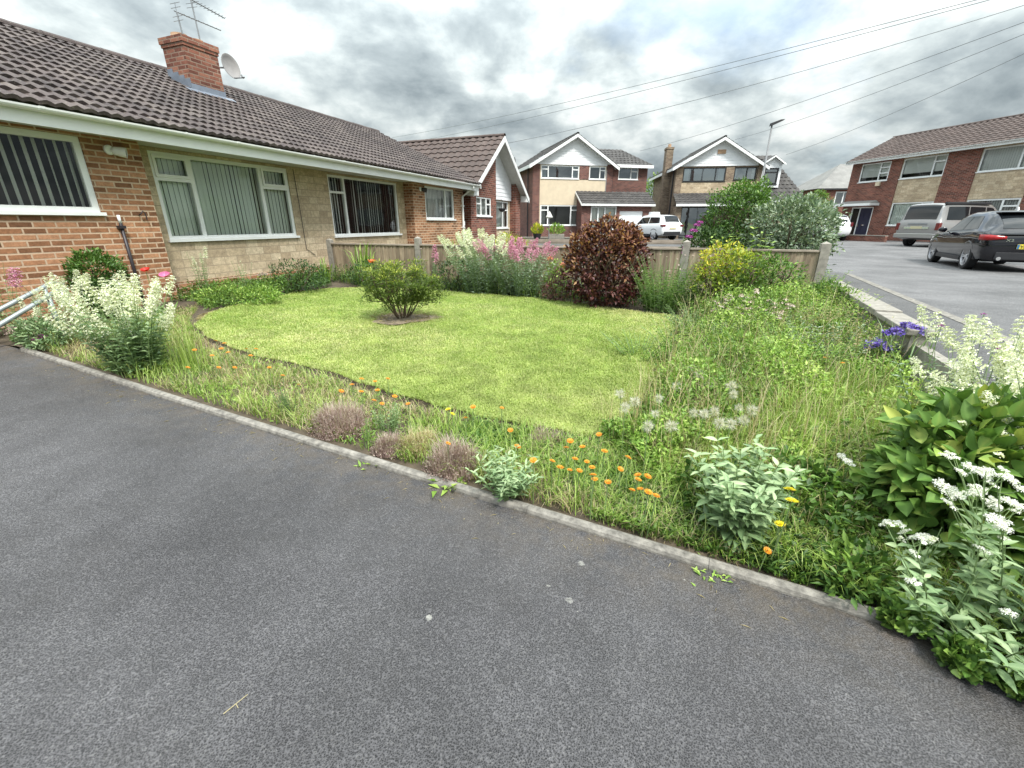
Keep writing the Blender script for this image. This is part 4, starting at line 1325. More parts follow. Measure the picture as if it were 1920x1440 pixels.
def build_car(name, label, cat, loc, rz, shape, length, paint, wheels, wr, spokes, side_glass, screens, group=None, roof_mat=None):
    car = empty(name, loc, rz, label, cat, group)
    xs = sorted(set(list(np.linspace(0, .4, 12)) + list(np.linspace(.4, length - .4, 40)) + list(np.linspace(length - .4, length, 10))))
    rings = []
    for x in xs:
        h = shape.half(x)
        rings.append([(x, y, z) for y, z in h] + [(x, -y, z) for y, z in h[-2:0:-1]])
    mb = MB()
    n = len(rings[0])
    for r in rings: mb.v += r
    for i in range(len(rings) - 1):
        for j in range(n):
            l = (j + 1) % n
            mb.f.append((i * n + j, (i + 1) * n + j, (i + 1) * n + l, i * n + l))
    mb.f.append(tuple(range(n))[::-1]); mb.f.append(tuple((len(rings) - 1) * n + j for j in range(n)))
    body = mb.build('body', M[paint], car, smooth=True, weld=True)
    cm = MB()
    for wx in wheels:
        for sgn in (1, -1):
            A = Matrix.Translation((wx, sgn * (shape.k[:, 5].max() + .1 - .19), wr)) @ Matrix.Rotation(R(90), 4, 'X')
            cm.lathe([(0, -.19), (wr * 1.13, -.19), (wr * 1.13, .19), (0, .19)], 28, A)
    cut = cm.build('cutter', M['dark_plastic'], None, weld=True)
    md = body.modifiers.new('arch', 'BOOLEAN'); md.operation = 'DIFFERENCE'; md.object = cut; md.solver = 'EXACT'
    try: md.material_mode = 'TRANSFER'
    except Exception: pass
    dg = bpy.context.evaluated_depsgraph_get()
    nm = bpy.data.meshes.new_from_object(body.evaluated_get(dg))
    body.modifiers.clear()
    if len(nm.polygons) > 200:
        nm.name = 'body'; body.data = nm
        bm = bmesh.new(); bm.from_mesh(nm)
        for e in bm.edges:
            if len(e.link_faces) == 2 and e.calc_face_angle(0) > R(38): e.smooth = False
        bm.to_mesh(nm); bm.free()
    bpy.data.objects.remove(cut)
    # rolled lips round the wheel arches
    hw = shape.k[:, 5].max()
    for wx in wheels:
        for sgn in (1, -1):
            P = []
            for a in np.linspace(-8, 188, 25):
                ca, sa = math.cos(R(a)), math.sin(R(a))
                P.append([(wx + ca * r_, sgn * (hw + y_ - max(0, .05 * (1 - abs(sa))) - .0), wr + sa * r_) for r_, y_ in ((wr * 1.04, -.14), (wr * 1.06, .004), (wr * 1.16, .012), (wr * 1.20, -.02), (wr * 1.2, -.06))])
            MB().grid(P).build('wheel_arch', M[paint if paint == 'paint_black' else 'dark_plastic'], car, smooth=True)
    # glass
    for (xr, xf, tr, tf, t0) in side_glass:       # rear x at belt, front x at belt, rear x at top, front x at top
        for sgn in (1, -1):
            P = []
            for a in np.linspace(0, 1, 9):
                row = []
                for t in np.linspace(t0, .90, 5):
                    tt = (t - t0) / (.90 - t0)
                    x = (xr + (tr - xr) * tt) * (1 - a) + (xf + (tf - xf) * tt) * a
                    q = shape.side(x, t); row.append((q[0], q[1] * sgn, q[2]))
                P.append(row)
            m = MB().grid(P)
            m.build('side_window', M['car_glass'], car, smooth=True)
    for nme, xa, xb, u0, u1, nx in screens:
        P = [[shape.top(xa + (xb - xa) * a, u * (u0 + (u1 - u0) * a), nx=nx) for u in np.linspace(-1, 1, 11)] for a in np.linspace(0, 1, 8)]
        MB().grid(P).build(nme, M['car_glass'], car, smooth=True)
    # wheels
    for wx in wheels:
        for sgn in (1, -1):
            y = sgn * (shape.k[:, 5].max() - .115)
            A = Matrix.Translation((wx, y, wr)) @ Matrix.Rotation(R(-90 * sgn), 4, 'X')
            rr = wr * .72
            tyre = MB().lathe([(rr, -.10), (wr * .93, -.105), (wr, -.08), (wr, .08), (wr * .93, .105), (rr, .10), (rr, -.10)], 32, A)
            w = tyre.build('wheel', M['tyre'], car, smooth=False)
            rim = MB().lathe([(rr * .93, -.08), (rr, .09), (rr * 1.0, .104), (rr * .93, .10), (rr * .9, .06), (rr * .9, -.08)], 32, A)
            rim.lathe([(0, .085), (rr * .2, .085), (rr * .23, .06), (rr * .2, -.02)], 16, A)
            for k in range(spokes):
                an = 2 * math.pi * k / spokes
                for da in (-.13, .13):
                    c0 = Vector((math.cos(an + da * .4) * rr * .15, math.sin(an + da * .4) * rr * .15, .08)); c1 = Vector((math.cos(an + da) * rr * .95, math.sin(an + da) * rr * .95, .085))
                    d = (c1 - c0).normalized(); s = Vector((-d.y, d.x, 0)) * .017
                    b = Vector((0, 0, -.03))
                    pts = [c0 + s, c0 - s, c1 - s * .8, c1 + s * .8]
                    rim.quad(*[A @ p for p in pts]); 
                    rim.quad(*[A @ p for p in (pts[0], pts[3], pts[3] + b, pts[0] + b)]); rim.quad(*[A @ p for p in (pts[2], pts[1], pts[1] + b, pts[2] + b)])
            rim.build('rim', M['alloy'], w)
            MB().lathe([(0, -.06), (rr * .9, -.06)], 20, A).build('brake_shadow_plate', M['dark_plastic'], w)
    return car


def part_box(car, name, mat, x0, x1, y0, y1, z0, z1, bevel=.012, rot=None):
    o = MB().box(x0, x1, y0, y1, z0, z1, rot).build(name, M[mat], car, bevel=bevel)
    return o


def mirror(car, sgn, x, y, z, paint):
    m = MB()
    m.lathe([(0, -.09), (.06, -.08), (.085, -.02), (.085, .03), (.07, .045), (0, .05)], 14, Matrix.Translation((x, sgn * y, z)) @ Matrix.Rotation(R(-90), 4, 'Y') @ Matrix.Diagonal((.85, 1.25, 1, 1)))
    m.box(x - .02, x + .02, sgn * y - .16 if sgn > 0 else sgn * y, sgn * y if sgn > 0 else sgn * y + .16, z - .07, z - .05)
    m.build('door_mirror', M[paint], car, smooth=True)


# black hatchback at the right edge: rear towards the camera's right
coupe = CarShape([
    (0.00, .50, .72, .74, .66, .70, .58), (.04, .36, .90, .92, .76, .82, .66), (.12, .27, .98, 1.02, .80, .87, .66), (.28, .25, 1.02, 1.20, .83, .895, .63), (.75, .24, 1.02, 1.47, .84, .91, .62),
    (1.25, .22, 1.00, 1.53, .84, .91, .62), (2.0, .22, .97, 1.53, .84, .905, .60), (2.6, .22, .95, 1.47, .84, .905, .60), (3.05, .22, .94, 1.20, .84, .91, .64), (3.32, .22, .93, 1.03, .84, .91, .68),
    (4.0, .22, .84, .91, .84, .89, .70), (4.28, .27, .70, .76, .74, .80, .6), (4.36, .38, .60, .62, .6, .68, .5)])
rw = np.array([12.66, 12.50]); fwp = np.array([13.90, 14.87])
hd = (fwp - rw) / np.linalg.norm(fwp - rw)
lf = np.array([-hd[1], hd[0]])
org = rw - hd * .86 - lf * .80
car = build_car('parked_car', 'black sporty hatchback with bright alloy wheels and a yellow number plate, parked on the road', 'car', (*org, .353), math.atan2(hd[1], hd[0]), coupe, 4.36, 'paint_black', (.86, 3.53), .345, 5,
                [(.80, 1.75, 1.15, 1.78, .10), (1.80, 3.0, 1.83, 2.55, .10)], [('rear_window', .16, .78, .86, .92, -.5), ('windscreen', 2.62, 3.28, .90, .90, .6)])
part_box(car, 'sill_trim', 'dark_plastic', 1.25, 3.1, .83, .90, .22, .33); part_box(car, 'rear_diffuser', 'dark_plastic', -.015, .1, -.6, .6, .32, .50)
for sg_ in (1, -1):
    P = []
    for a in np.linspace(0, 1, 12):               # wraps round the rear corner, following the body
        xx = .30 * max(0, 1 - a / .5)
        yy_out = coupe.at(max(xx, .03))[4]
        y = yy_out + .012 if a <= .5 else (coupe.at(.03)[4] + .012) * (1 - (a - .5) / .5) + .50 * (a - .5) / .5
        x = xx - .005 if a <= .5 else -.012 + .02 * (1 - (a - .5) / .5) * 0
        if a > .5: x = .035 - .05 * min(1, (a - .5) / .12)
        th = 1 - .55 * max(0, a - .5) / .5
        P.append([(x, sg_ * y, zz) for zz in (.845 - .055 * th, .85, .855 + .07 * th)])
    m = MB().grid(P)
    tl = m.build('tail_light', M['light_red'], car, smooth=True)
    sol = tl.modifiers.new('thick', 'SOLIDIFY'); sol.thickness = .03; sol.offset = 0
    MB().tube([(.02, sg_ * .52, .345), (-.04, sg_ * .52, .345)], .052, 16, cap=False).tube([(.0, sg_ * .52, .345), (-.035, sg_ * .52, .345)], .046, 16).build('exhaust_pipe', M['chrome'], car)
    mirror(car, sg_, 2.75, 1.02, 1.02, 'paint_black')
part_box(car, 'roof_spoiler', 'paint_black', .50, .85, -.58, .58, 1.455, 1.48, .01)
MB().prism([(1.30, 1.535), (1.52, 1.535), (1.50, 1.55), (1.36, 1.61)], -.015, .015, 'y').build('roof_fin', M['paint_white'], car)
pl = part_box(car, 'number_plate', 'plate_yellow', -.035, -.02, -.26, .26, .585, .70, .004)
MB().box(-.038, -.036, .215, .258, .59, .695).build('plate_band', M['plate_blue'], pl)
tm = text_mesh('YF', .1); o = link('plate_lettering', tm, M['black_text'], pl); o.location = (-.0385, .20, .605); o.rotation_euler = (R(90), 0, R(-90))
tm = text_mesh('X2', .085); o = link('badge', tm, M['chrome'], car); o.location = (-.026, .50, .765); o.rotation_euler = (R(90), 0, R(-90)); o.scale = (1.5, 1, 1)
for zz in (.93,): part_box(car, 'tailgate_crease', 'paint_black', -.0, .05, -.6, .6, zz - .01, zz + .012, .006)

# grey camper van
van_s = CarShape([
    (0.00, .48, .95, .97, .80, .86, .72), (.03, .42, 1.12, 1.16, .86, .90, .76), (.07, .40, 1.16, 1.30, .88, .93, .77), (.13, .38, 1.17, 1.62, .90, .945, .76), (.22, .35, 1.17, 1.88, .90, .95, .75), (.36, .33, 1.17, 1.965, .90, .95, .75),
    (1.5, .30, 1.17, 1.975, .90, .95, .76), (3.0, .30, 1.15, 1.95, .90, .95, .75), (3.35, .30, 1.12, 1.88, .90, .95, .75), (3.95, .30, 1.08, 1.30, .90, .95, .77), (4.25, .30, 1.0, 1.10, .90, .94, .75), (4.7, .32, .85, .92, .84, .90, .7), (4.88, .4, .62, .66, .72, .78, .6)])
hv = np.array([.973, .229]); lv = np.array([-hv[1], hv[0]])
pr = np.array([19.6, 21.2]); org = pr + lv * .95
van = build_car('camper_van', 'silver grey camper van parked facing the long brick house', 'van', (*org, .47), math.atan2(hv[1], hv[0]), van_s, 4.88, 'paint_silver', (.98, 3.98), .34, 5,
                [(.42, 1.72, .48, 1.72, .08), (1.78, 2.78, 1.78, 2.75, .08), (2.84, 3.75, 2.82, 3.28, .08)], [('rear_window', .058, .24, .92, .94, -1.0), ('windscreen', 3.36, 3.98, .92, .92, .6)])
part_box(van, 'rear_bumper', 'paint_silver', -.07, .12, -.92, .92, .42, .62, .03); part_box(van, 'bumper_step', 'chrome', -.075, .0, -.80, .80, .60, .625, .006)
for sg_ in (1, -1):
    part_box(van, 'tail_light', 'light_dark', -.022, .16, sg_ * .88 - .075, sg_ * .88 + .075, .78, 1.10, .02)
    mirror(van, sg_, 3.45, 1.08, 1.2, 'dark_plastic')
part_box(van, 'number_plate', 'plate_pale', -.03, -.01, -.26, .26, .84, .95, .004)
part_box(van, 'plate_garnish', 'chrome', -.028, -.006, -.55, .55, .83, .93, .005)
part_box(van, 'awning_case', 'dark_plastic', .25, 3.0, -.83, -.72, 1.90, 2.0, .02)
part_box(van, 'spare_cover', 'metal_grey', -.02, .0, -.42, .42, 1.02, 1.10, .01)

# white sport utility car on the drive of the central house
suv_s = CarShape([
    (0.00, .52, .86, .88, .70, .76, .62), (.04, .40, 1.00, 1.04, .80, .85, .68), (.10, .34, 1.04, 1.14, .82, .875, .66), (.22, .30, 1.05, 1.38, .83, .885, .62), (.36, .28, 1.05, 1.54, .83, .885, .60), (.6, .27, 1.04, 1.59, .83, .885, .60),
    (1.6, .25, 1.02, 1.61, .83, .885, .60), (2.3, .25, 1.0, 1.58, .83, .885, .60), (2.95, .25, .98, 1.20, .83, .885, .64), (3.2, .25, .97, 1.04, .83, .88, .68), (3.9, .27, .90, .96, .80, .86, .68), (4.12, .33, .72, .76, .70, .76, .6), (4.17, .42, .62, .64, .6, .66, .5)])
hs = np.array([-.39, .92]); hs /= np.linalg.norm(hs); ls = np.array([-hs[1], hs[0]])
pc = atz(1225, 450, .5)[:2]
org = pc - hs * .82 - ls * .80
suv = build_car('parked_car', 'white sport utility car with a white roof sign on the drive of the central house', 'car', (*org, .48), math.atan2(hs[1], hs[0]), suv_s, 4.17, 'paint_white', (.82, 3.32), .34, 5,
                [(.36, 1.45, .55, 1.45, .08), (1.5, 2.75, 1.5, 2.3, .08)], [('rear_window', .11, .36, .88, .92, -1.0), ('windscreen', 2.32, 3.12, .9, .9, .6)])
part_box(suv, 'rear_bumper_trim', 'dark_plastic', -.02, .2, -.68, .68, .34, .56, .03)
for sg_ in (1, -1):
    part_box(suv, 'tail_light', 'light_dark', -.015, .22, sg_ * .74 - .14, sg_ * .74 + .14, .86, .99, .03)
    part_box(suv, 'sill_trim', 'dark_plastic', 1.2, 2.95, sg_ * .86 - .04, sg_ * .86 + .04, .25, .40, .01)
    mirror(suv, sg_, 2.6, 1.0, 1.05, 'paint_white')
part_box(suv, 'number_plate', 'plate_pale', -.02, -.005, -.26, .26, .70, .81, .004)
rs = MB().prism([(1.75, 1.61), (2.15, 1.61), (2.08, 1.80), (1.82, 1.80)], -.34, .34, 'y').build('roof_sign', M['paint_white'], suv, bevel=.01)

# white car and tall white van partly hidden by the grey-green shrub
cp = np.array([20.4, 29.0]); hw_ = np.array([.25, .97]); hw_ /= np.linalg.norm(hw_); lw_ = np.array([-hw_[1], hw_[0]])
wc = build_car('parked_car', 'white car half hidden between the grey green shrub and the navy door', 'car', (*cp, .48), math.atan2(hw_[1], hw_[0]), suv_s, 4.17, 'paint_white', (.82, 3.32), .33, 5,
               [(.36, 1.45, .55, 1.45, .08), (1.5, 2.75, 1.5, 2.3, .08)], [('rear_window', .11, .36, .88, .92, -1.0), ('windscreen', 2.32, 3.12, .9, .9, .6)])
for sg_ in (1, -1): part_box(wc, 'tail_light', 'light_dark', -.012, .14, sg_ * .80 - .07, sg_ * .80 + .07, .88, 1.12, .03)
pv_s = CarShape([
    (0.00, .50, 1.1, 1.15, .84, .90, .80), (.03, .42, 1.3, 1.9, .88, .95, .84), (.08, .40, 1.3, 2.4, .9, .98, .85), (.25, .38, 1.3, 2.5, .9, .99, .86), (3.6, .35, 1.3, 2.5, .9, .99, .86), (4.1, .35, 1.25, 2.3, .9, .99, .84),
    (4.7, .35, 1.15, 1.5, .9, .98, .82), (5.2, .35, 1.0, 1.1, .88, .95, .8), (5.4, .42, .7, .75, .75, .85, .7)])
cp = np.array([24.3, 36.5])
wv = build_car('panel_van', 'tall white panel van standing behind the half hidden white car', 'van', (*cp, .48), math.atan2(hw_[1], hw_[0]), pv_s, 5.4, 'paint_white', (1.1, 4.4), .35, 5, [(3.2, 4.6, 3.2, 4.0, .1)], [('windscreen', 4.15, 4.75, .9, .9, .6)])

# ------------------------------------------------------------------ fence between the front gardens
FL = np.array([-4.12, 10.2]); FR = np.array([4.66, 6.76])
fd = (FR - FL) / np.linalg.norm(FR - FL); FLEN = np.linalg.norm(FR - FL); frz = math.atan2(fd[1], fd[0])
fz0, fz1 = 1.145, 1.175          # top of the capping rail
fen = empty('garden_fence', (*FL, 0), frz, 'weathered wooden board fence with concrete posts along the back of the lawn', 'fence')
posts = [0.06, 2.36, 4.0, 5.75, 7.5, FLEN]
for i, x in enumerate(posts):
    h = 1.30 if i else 1.24
    w = .055 if i < 5 else .06
    gz = .2
    m = MB().prism([(-w, -w), (w, -w), (w, w), (-w, w)], gz, h - .035, 'z')
    m.quad((-w, -w, h - .035), (w, -w, h - .035), (0, 0, h)).quad((w, -w, h - .035), (w, w, h - .035), (0, 0, h)).quad((w, w, h - .035), (-w, w, h - .035), (0, 0, h)).quad((-w, w, h - .035), (-w, -w, h - .035), (0, 0, h))
    o = m.build('post', M['concrete'], fen); o.location = (x, 0, 0)
for i in range(len(posts) - 1):
    a, b = posts[i] + .062, posts[i + 1] - .062
    zt = fz0 + (fz1 - fz0) * i / 4
    MB().box(a, b, -.02, .02, .24, .42).build('gravel_board', M['concrete'], fen)
    m = MB()
    x = a
    while x < b - .02:
        w = min(.108, b - x)
        dz = random.uniform(-.008, .004); dy = random.uniform(0, .006)
        m.quad((x, -.012 - dy, .425), (x + w, -.026 - dy, .425), (x + w, -.026 - dy, zt - .03 + dz), (x, -.012 - dy, zt - .03 + dz))
        m.quad((x + w, -.026 - dy, .425), (x + w, .0, .425), (x + w, .0, zt - .03 + dz), (x + w, -.026 - dy, zt - .03 + dz))
        m.quad((x, .012, .425), (x + w, .012, .425), (x + w, .012, zt - .03), (x, .012, zt - .03))
        x += .1
    m.build('fence_panel', M['wood'], fen)
    MB().box(a, b, -.045, .04, zt - .03, zt).build('capping_rail', M['wood_grey'], fen, bevel=.004)

# low horizontal-board fence and wall further back
bf = empty('board_fence', (1.0, 20.0, 0), R(-12), 'low fence of wide horizontal boards with brown posts behind the purple bush', 'fence')
for k, (a, b) in enumerate(((-.6, 1.55), (1.63, 3.8), (3.88, 6.2), (6.3, 8.6))):
    for z in (.48, .74):
        MB().box(a, b, -.02, .02, z, z + .17).build('board', M['wood_grey'], bf, bevel=.005)
for x in (-.66, 1.59, 3.84, 6.25, 8.66):
    MB().box(x - .045, x + .045, .02, .11, .35, 1.02).build('post', M['wood_brown'], bf, bevel=.006)
lb = empty('block_wall', (2.0, 25.5, 0), R(-8), 'low pale block wall in front of the central house', 'wall')
MB().box(-3, 3.1, 0, .2, .35, .78).build('wall_body', M['concrete'], lb)
MB().box(-3.02, 3.1, -.03, .23, .782, .84).build('coping', M['concrete'], lb)

# galvanised handrail beside the path at the left
hr = empty('handrail', (-6.0, 5.2, 0), 0, 'pale galvanised double handrail sloping down beside the path on the left', 'handrail')
a0 = aty(98, 530, 5.0); a1 = aty(-140, 652, 3.9); b0 = aty(106, 546, 4.9); b1 = aty(-120, 680, 3.8)
hp = np.array([-6.0, 5.2, 0])
for p, q in ((a0, a1), (b0, b1)):
    end = p + np.array([.04, .08, -.03])
    MB().tube([end - hp, p - hp, q - hp], .024, 12).build('rail', M['galv'], hr, smooth=True)
    for f in (.08, .8):
        c = p + (q - p) * f - hp
        MB().tube([c, (c[0], c[1], .2)], .02, 10).build('post', M['galv'], hr, smooth=True)

# street lamp
lp = np.array([15.0, 28.6])
st = empty('street_lamp', (*lp, .5), 0, 'tall grey street lamp with a flat dark lantern in front of the black framed house', 'street lamp')
MB().tube([(0, 0, 0), (0, 0, 1.3), (0, 0, 1.32), (-.04, 0, 6.35)], [.09, .09, .065, .045], 12).build('pole', M['lamp_paint'], st, smooth=True)
hdm = MB().prism([(-.12, 6.30), (.0, 6.34), (.50, 6.56), (.60, 6.64), (.36, 6.62), (-.10, 6.46)], -.14, .14, 'y')
hdm.build('lantern', M['dark_plastic'], st, bevel=.015)

# overhead telephone wires, all from one pole off to the right
tp = np.array([16.9, 11.9, 7.7])
po = empty('telegraph_pole', (tp[0], tp[1], .45), 0, 'wooden telegraph pole carrying the overhead wires beyond the right edge', 'pole')
MB().tube([(0, 0, 0), (0, 0, 7.6)], [.15, .11], 12).build('shaft', M['wood_brown'], po, smooth=True)
MB().tube([(0, 0, 7.2), (0, 0, 7.24)], [.2, .2], 12).build('ring', M['metal_grey'], po)
ends = [(735, 258, 42, 'uppermost overhead wire running to far beyond the bungalow roof'), (752, 270, 40, 'second overhead wire from the top, ending behind the bungalow roof'),
        (949, 269, 20.2, 'overhead wire reaching the top of the white gable'), (1200, 283, 35.5, 'overhead wire reaching the central house with the porch'),
        (1378, 262, 35.2, 'overhead wire passing behind the street lamp to the black framed house'), (1474, 290, 35.3, 'lowest overhead wire reaching the dormer')]
for u, v, yy, lab in ends:
    e = aty(u, v, yy)
    pts = []
    for k in range(25):
        f = k / 24
        p = tp * (1 - f) + e * f
        sag = .35 * 4 * f * (1 - f)
        pts.append((p[0], p[1], p[2] - sag + (.0)))
    o = MB().tube(pts, .0085 if yy < 30 else .010, 5).build('overhead_wire', M['metal_grey'])
    tag(o, lab, 'wire', 'overhead wires')


# ------------------------------------------------------------------ foliage helpers
def np_mesh(name, V, tris=None, quads=None, tint=None, smooth=False):
    me = bpy.data.meshes.new(name)
    V = np.asarray(V, np.float32).reshape(-1, 3)
    parts = []; tot = []
    for F, k in ((tris, 3), (quads, 4)):
        if F is not None and len(F):
            F = np.asarray(F, np.int32).reshape(-1, k)
            parts.append(F.ravel()); tot.append(np.full(len(F), k, np.int32))
    L = np.concatenate(parts); T = np.concatenate(tot)
    me.vertices.add(len(V)); me.vertices.foreach_set('co', V.ravel())
    me.loops.add(len(L)); me.loops.foreach_set('vertex_index', L)
    me.polygons.add(len(T))
    st = np.concatenate([[0], np.cumsum(T)[:-1]]).astype(np.int32)
    me.polygons.foreach_set('loop_start', st)
    me.polygons.foreach_set('loop_total', T)
    if smooth: me.polygons.foreach_set('use_smooth', np.ones(len(T), bool))
    me.update(calc_edges=True)
    if tint is not None: tint_attr(me, tint)
    return me


def nrm(a):
    return a / np.maximum(np.linalg.norm(a, axis=-1, keepdims=True), 1e-9)


def leaf_mesh(name, P, D, N, L, W, tint, fold=.22, curl=.15, big=False):
    P = np.asarray(P, float); n = len(P)
    D = nrm(D); S = nrm(np.cross(D, N)); N = np.cross(S, D)
    L = np.broadcast_to(np.asarray(L, float), (n,))[:, None]; W = np.broadcast_to(np.asarray(W, float), (n,))[:, None]
    if not big:
        v = np.stack([P, P + D * .45 * L + S * W * .5 + N * fold * W, P + D * L - N * curl * L, P + D * .45 * L - S * W * .5 + N * fold * W], 1)
        b = np.arange(n)[:, None] * 4
        tris = np.concatenate([b + [0, 1, 2], b + [0, 2, 3]])
        return np_mesh(name, v, tris=tris, tint=np.repeat(tint, 4))
    prof = ((.0, .05), (.14, .62), (.34, 1.0), (.58, .92), (.80, .52), (1.0, .03))
    nr = len(prof); vs = []
    wob = RNG.uniform(-1, 1, (n, 1)) * .12
    for t_, w_ in prof:
        c = P + D * t_ * L - N * curl * (t_ ** 2) * L + S * wob * L * t_ * (1 - t_)
        e = S * W * .5 * w_; up = N * fold * W * w_
        vs += [c + e + up, c + e * .5 + up * .35, c, c - e * .5 + up * .35, c - e + up]
    v = np.stack(vs, 1)
    q = []
    for r in range(nr - 1):
        for c in range(4):
            q.append([r * 5 + c, r * 5 + c + 1, r * 5 + 5 + c + 1, r * 5 + 5 + c])
    b = np.arange(n)[:, None] * (nr * 5)
    quads = np.concatenate([b + np.array(k) for k in q])
    t = np.repeat(tint, nr * 5).reshape(n, nr * 5)
    t[:, 2::5] += .13
    t[:, 1::5] += RNG.uniform(-.05, .05, (n, nr)); t[:, 0::5] -= .05; t[:, 4::5] -= .05
    return np_mesh(name, v, None, quads, np.clip(t, 0, 1).ravel(), smooth=True)


def blade_mesh(name, P, H, W, lean, tint, droop=.35):
    """grass blades: three segments, bending over"""
    P = np.asarray(P, float); n = len(P)
    an = RNG.uniform(0, 2 * np.pi, n)
    d = np.stack([np.cos(an), np.sin(an), np.zeros(n)], 1)
    s = np.stack([-np.sin(an + RNG.uniform(-.6, .6, n)), np.cos(an), np.zeros(n)], 1)
    H = np.broadcast_to(H, (n,))[:, None]; W = np.broadcast_to(W, (n,))[:, None]; lean = np.broadcast_to(lean, (n,))[:, None]
    z = np.array([0, 0, 1.])
    a = P + z * H * .45 + d * lean * H * .22
    b = P + z * H * .82 + d * lean * H * .58
    c = P + z * H * (1 - droop * lean * .6) + d * lean * H * 1.05
    v = np.stack([P - s * W * .5, P + s * W * .5, a - s * W * .42, a + s * W * .42, b - s * W * .28, b + s * W * .28, c], 1)
    k = np.arange(n)[:, None] * 7
    quads = np.concatenate([k + [0, 1, 3, 2], k + [2, 3, 5, 4]]); tris = k + [4, 5, 6]
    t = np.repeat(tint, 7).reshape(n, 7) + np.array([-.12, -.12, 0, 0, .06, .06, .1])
    return np_mesh(name, v, tris, quads, np.clip(t, 0, 1).ravel())


def rdir(n, up=0.0):
    d = RNG.normal(size=(n, 3)); d[:, 2] += up
    return nrm(d)


def ell_pts(n, c, r, shell=.55):
    d = rdir(n)
    rad = (RNG.uniform(0, 1, n) ** (1 / 3)) * (1 - shell) + shell * RNG.uniform(.72, 1.0, n)
    lump = 1 + .13 * np.sin(d[:, 0] * 7 + c[0] * 9) * np.sin(d[:, 1] * 6 + 1) + .10 * np.sin(d[:, 2] * 9 + d[:, 0] * 5)
    p = np.array(c) + d * (rad * lump)[:, None] * np.array(r)
    return p, d


def cloud(lumps, n, shell=.55):
    vol = np.array([l[3] * l[4] * l[5] for l in lumps]) ** .67
    cnt = np.maximum((vol / vol.sum() * n).astype(int), 5)
    P, D = [], []
    for l, k in zip(lumps, cnt):
        p, d = ell_pts(k, l[:3], l[3:6], shell); P.append(p); D.append(d)
    P = np.concatenate(P); D = np.concatenate(D)
    ok = P[:, 2] > .02
    return P[ok], D[ok]


def twig_tree(mb, p, d, ln, r, depth, spread=.6):
    e = p + d * ln
    mid = (p + e) / 2 + Vector((random.uniform(-1, 1), random.uniform(-1, 1), random.uniform(-.3, .6))) * ln * .10
    mb.tube([p, mid, e], [r, r * .85, r * .68], 5, cap=False)
    if depth == 0: return
    for k in range(random.choice((2, 2, 3))):
        nd = (d + Vector((random.uniform(-1, 1), random.uniform(-1, 1), random.uniform(-.25, .7))) * spread).normalized()
        twig_tree(mb, e, nd, ln * random.uniform(.6, .85), r * .62, depth - 1, spread)


def bush(name, label, cat, base, W, H, lumps, mat, n, L, Wd, up=.5, rnd=.7, shell=.55, stems=6, bark='twig', group=None, tint_fn=None, big=False, extra=None, depth=2, depthr=1.0):
    """base: site point; lumps in units of (W, W, H)"""
    b = empty(name, base, 0, label, cat, group)
    lm = [(l[0] * W, l[1] * W * depthr, l[2] * H, l[3] * W, l[4] * W * depthr, l[5] * H) for l in lumps]
    P, D = cloud(lm, n, shell)
    k = len(P)
    dirs = nrm(D + np.array([0, 0, up]) + RNG.normal(size=(k, 3)) * rnd)
    nor = nrm(D * .6 + np.array([0, 0, 1.0]) + RNG.normal(size=(k, 3)) * .45)
    t = RNG.uniform(0.05, .95, k) if tint_fn is None else np.clip(tint_fn(P / np.array([W, W, H]), k), 0, 1)
    me = leaf_mesh('foliage', P, dirs, nor, L * RNG.uniform(.6, 1.25, k), Wd * RNG.uniform(.7, 1.2, k), t, big=big)
    link('foliage', me, M[mat], b)
    if extra:
        extra(b, P, D, W, H)
    if stems:
        mb = MB()
        for i in range(stems):
            an = 2 * math.pi * i / stems + random.uniform(-.4, .4)
            d = Vector((math.cos(an) * .5, math.sin(an) * .5, 1)).normalized()
            twig_tree(mb, Vector((math.cos(an) * .04 * W, math.sin(an) * .04 * W, -.03)), d, H * .34, .012 + .008 * H, depth, .55)
        mb.build('branches', M[bark], b)
    return b


def petal_cluster(name, n, R_, h, size, mat_tint=(0, 1), flat=True):
    """domed head of many little florets"""
    d = rdir(n, .9); d[:, 2] = np.abs(d[:, 2])
    P = d * np.array([R_, R_, h]) * RNG.uniform(.75, 1.0, n)[:, None]
    L = size * RNG.uniform(.7, 1.3, n)
    dirs = nrm(RNG.normal(size=(n, 3)) * np.array([1, 1, .55 if flat else 1]) + d * .3)
    return P, dirs, d, L


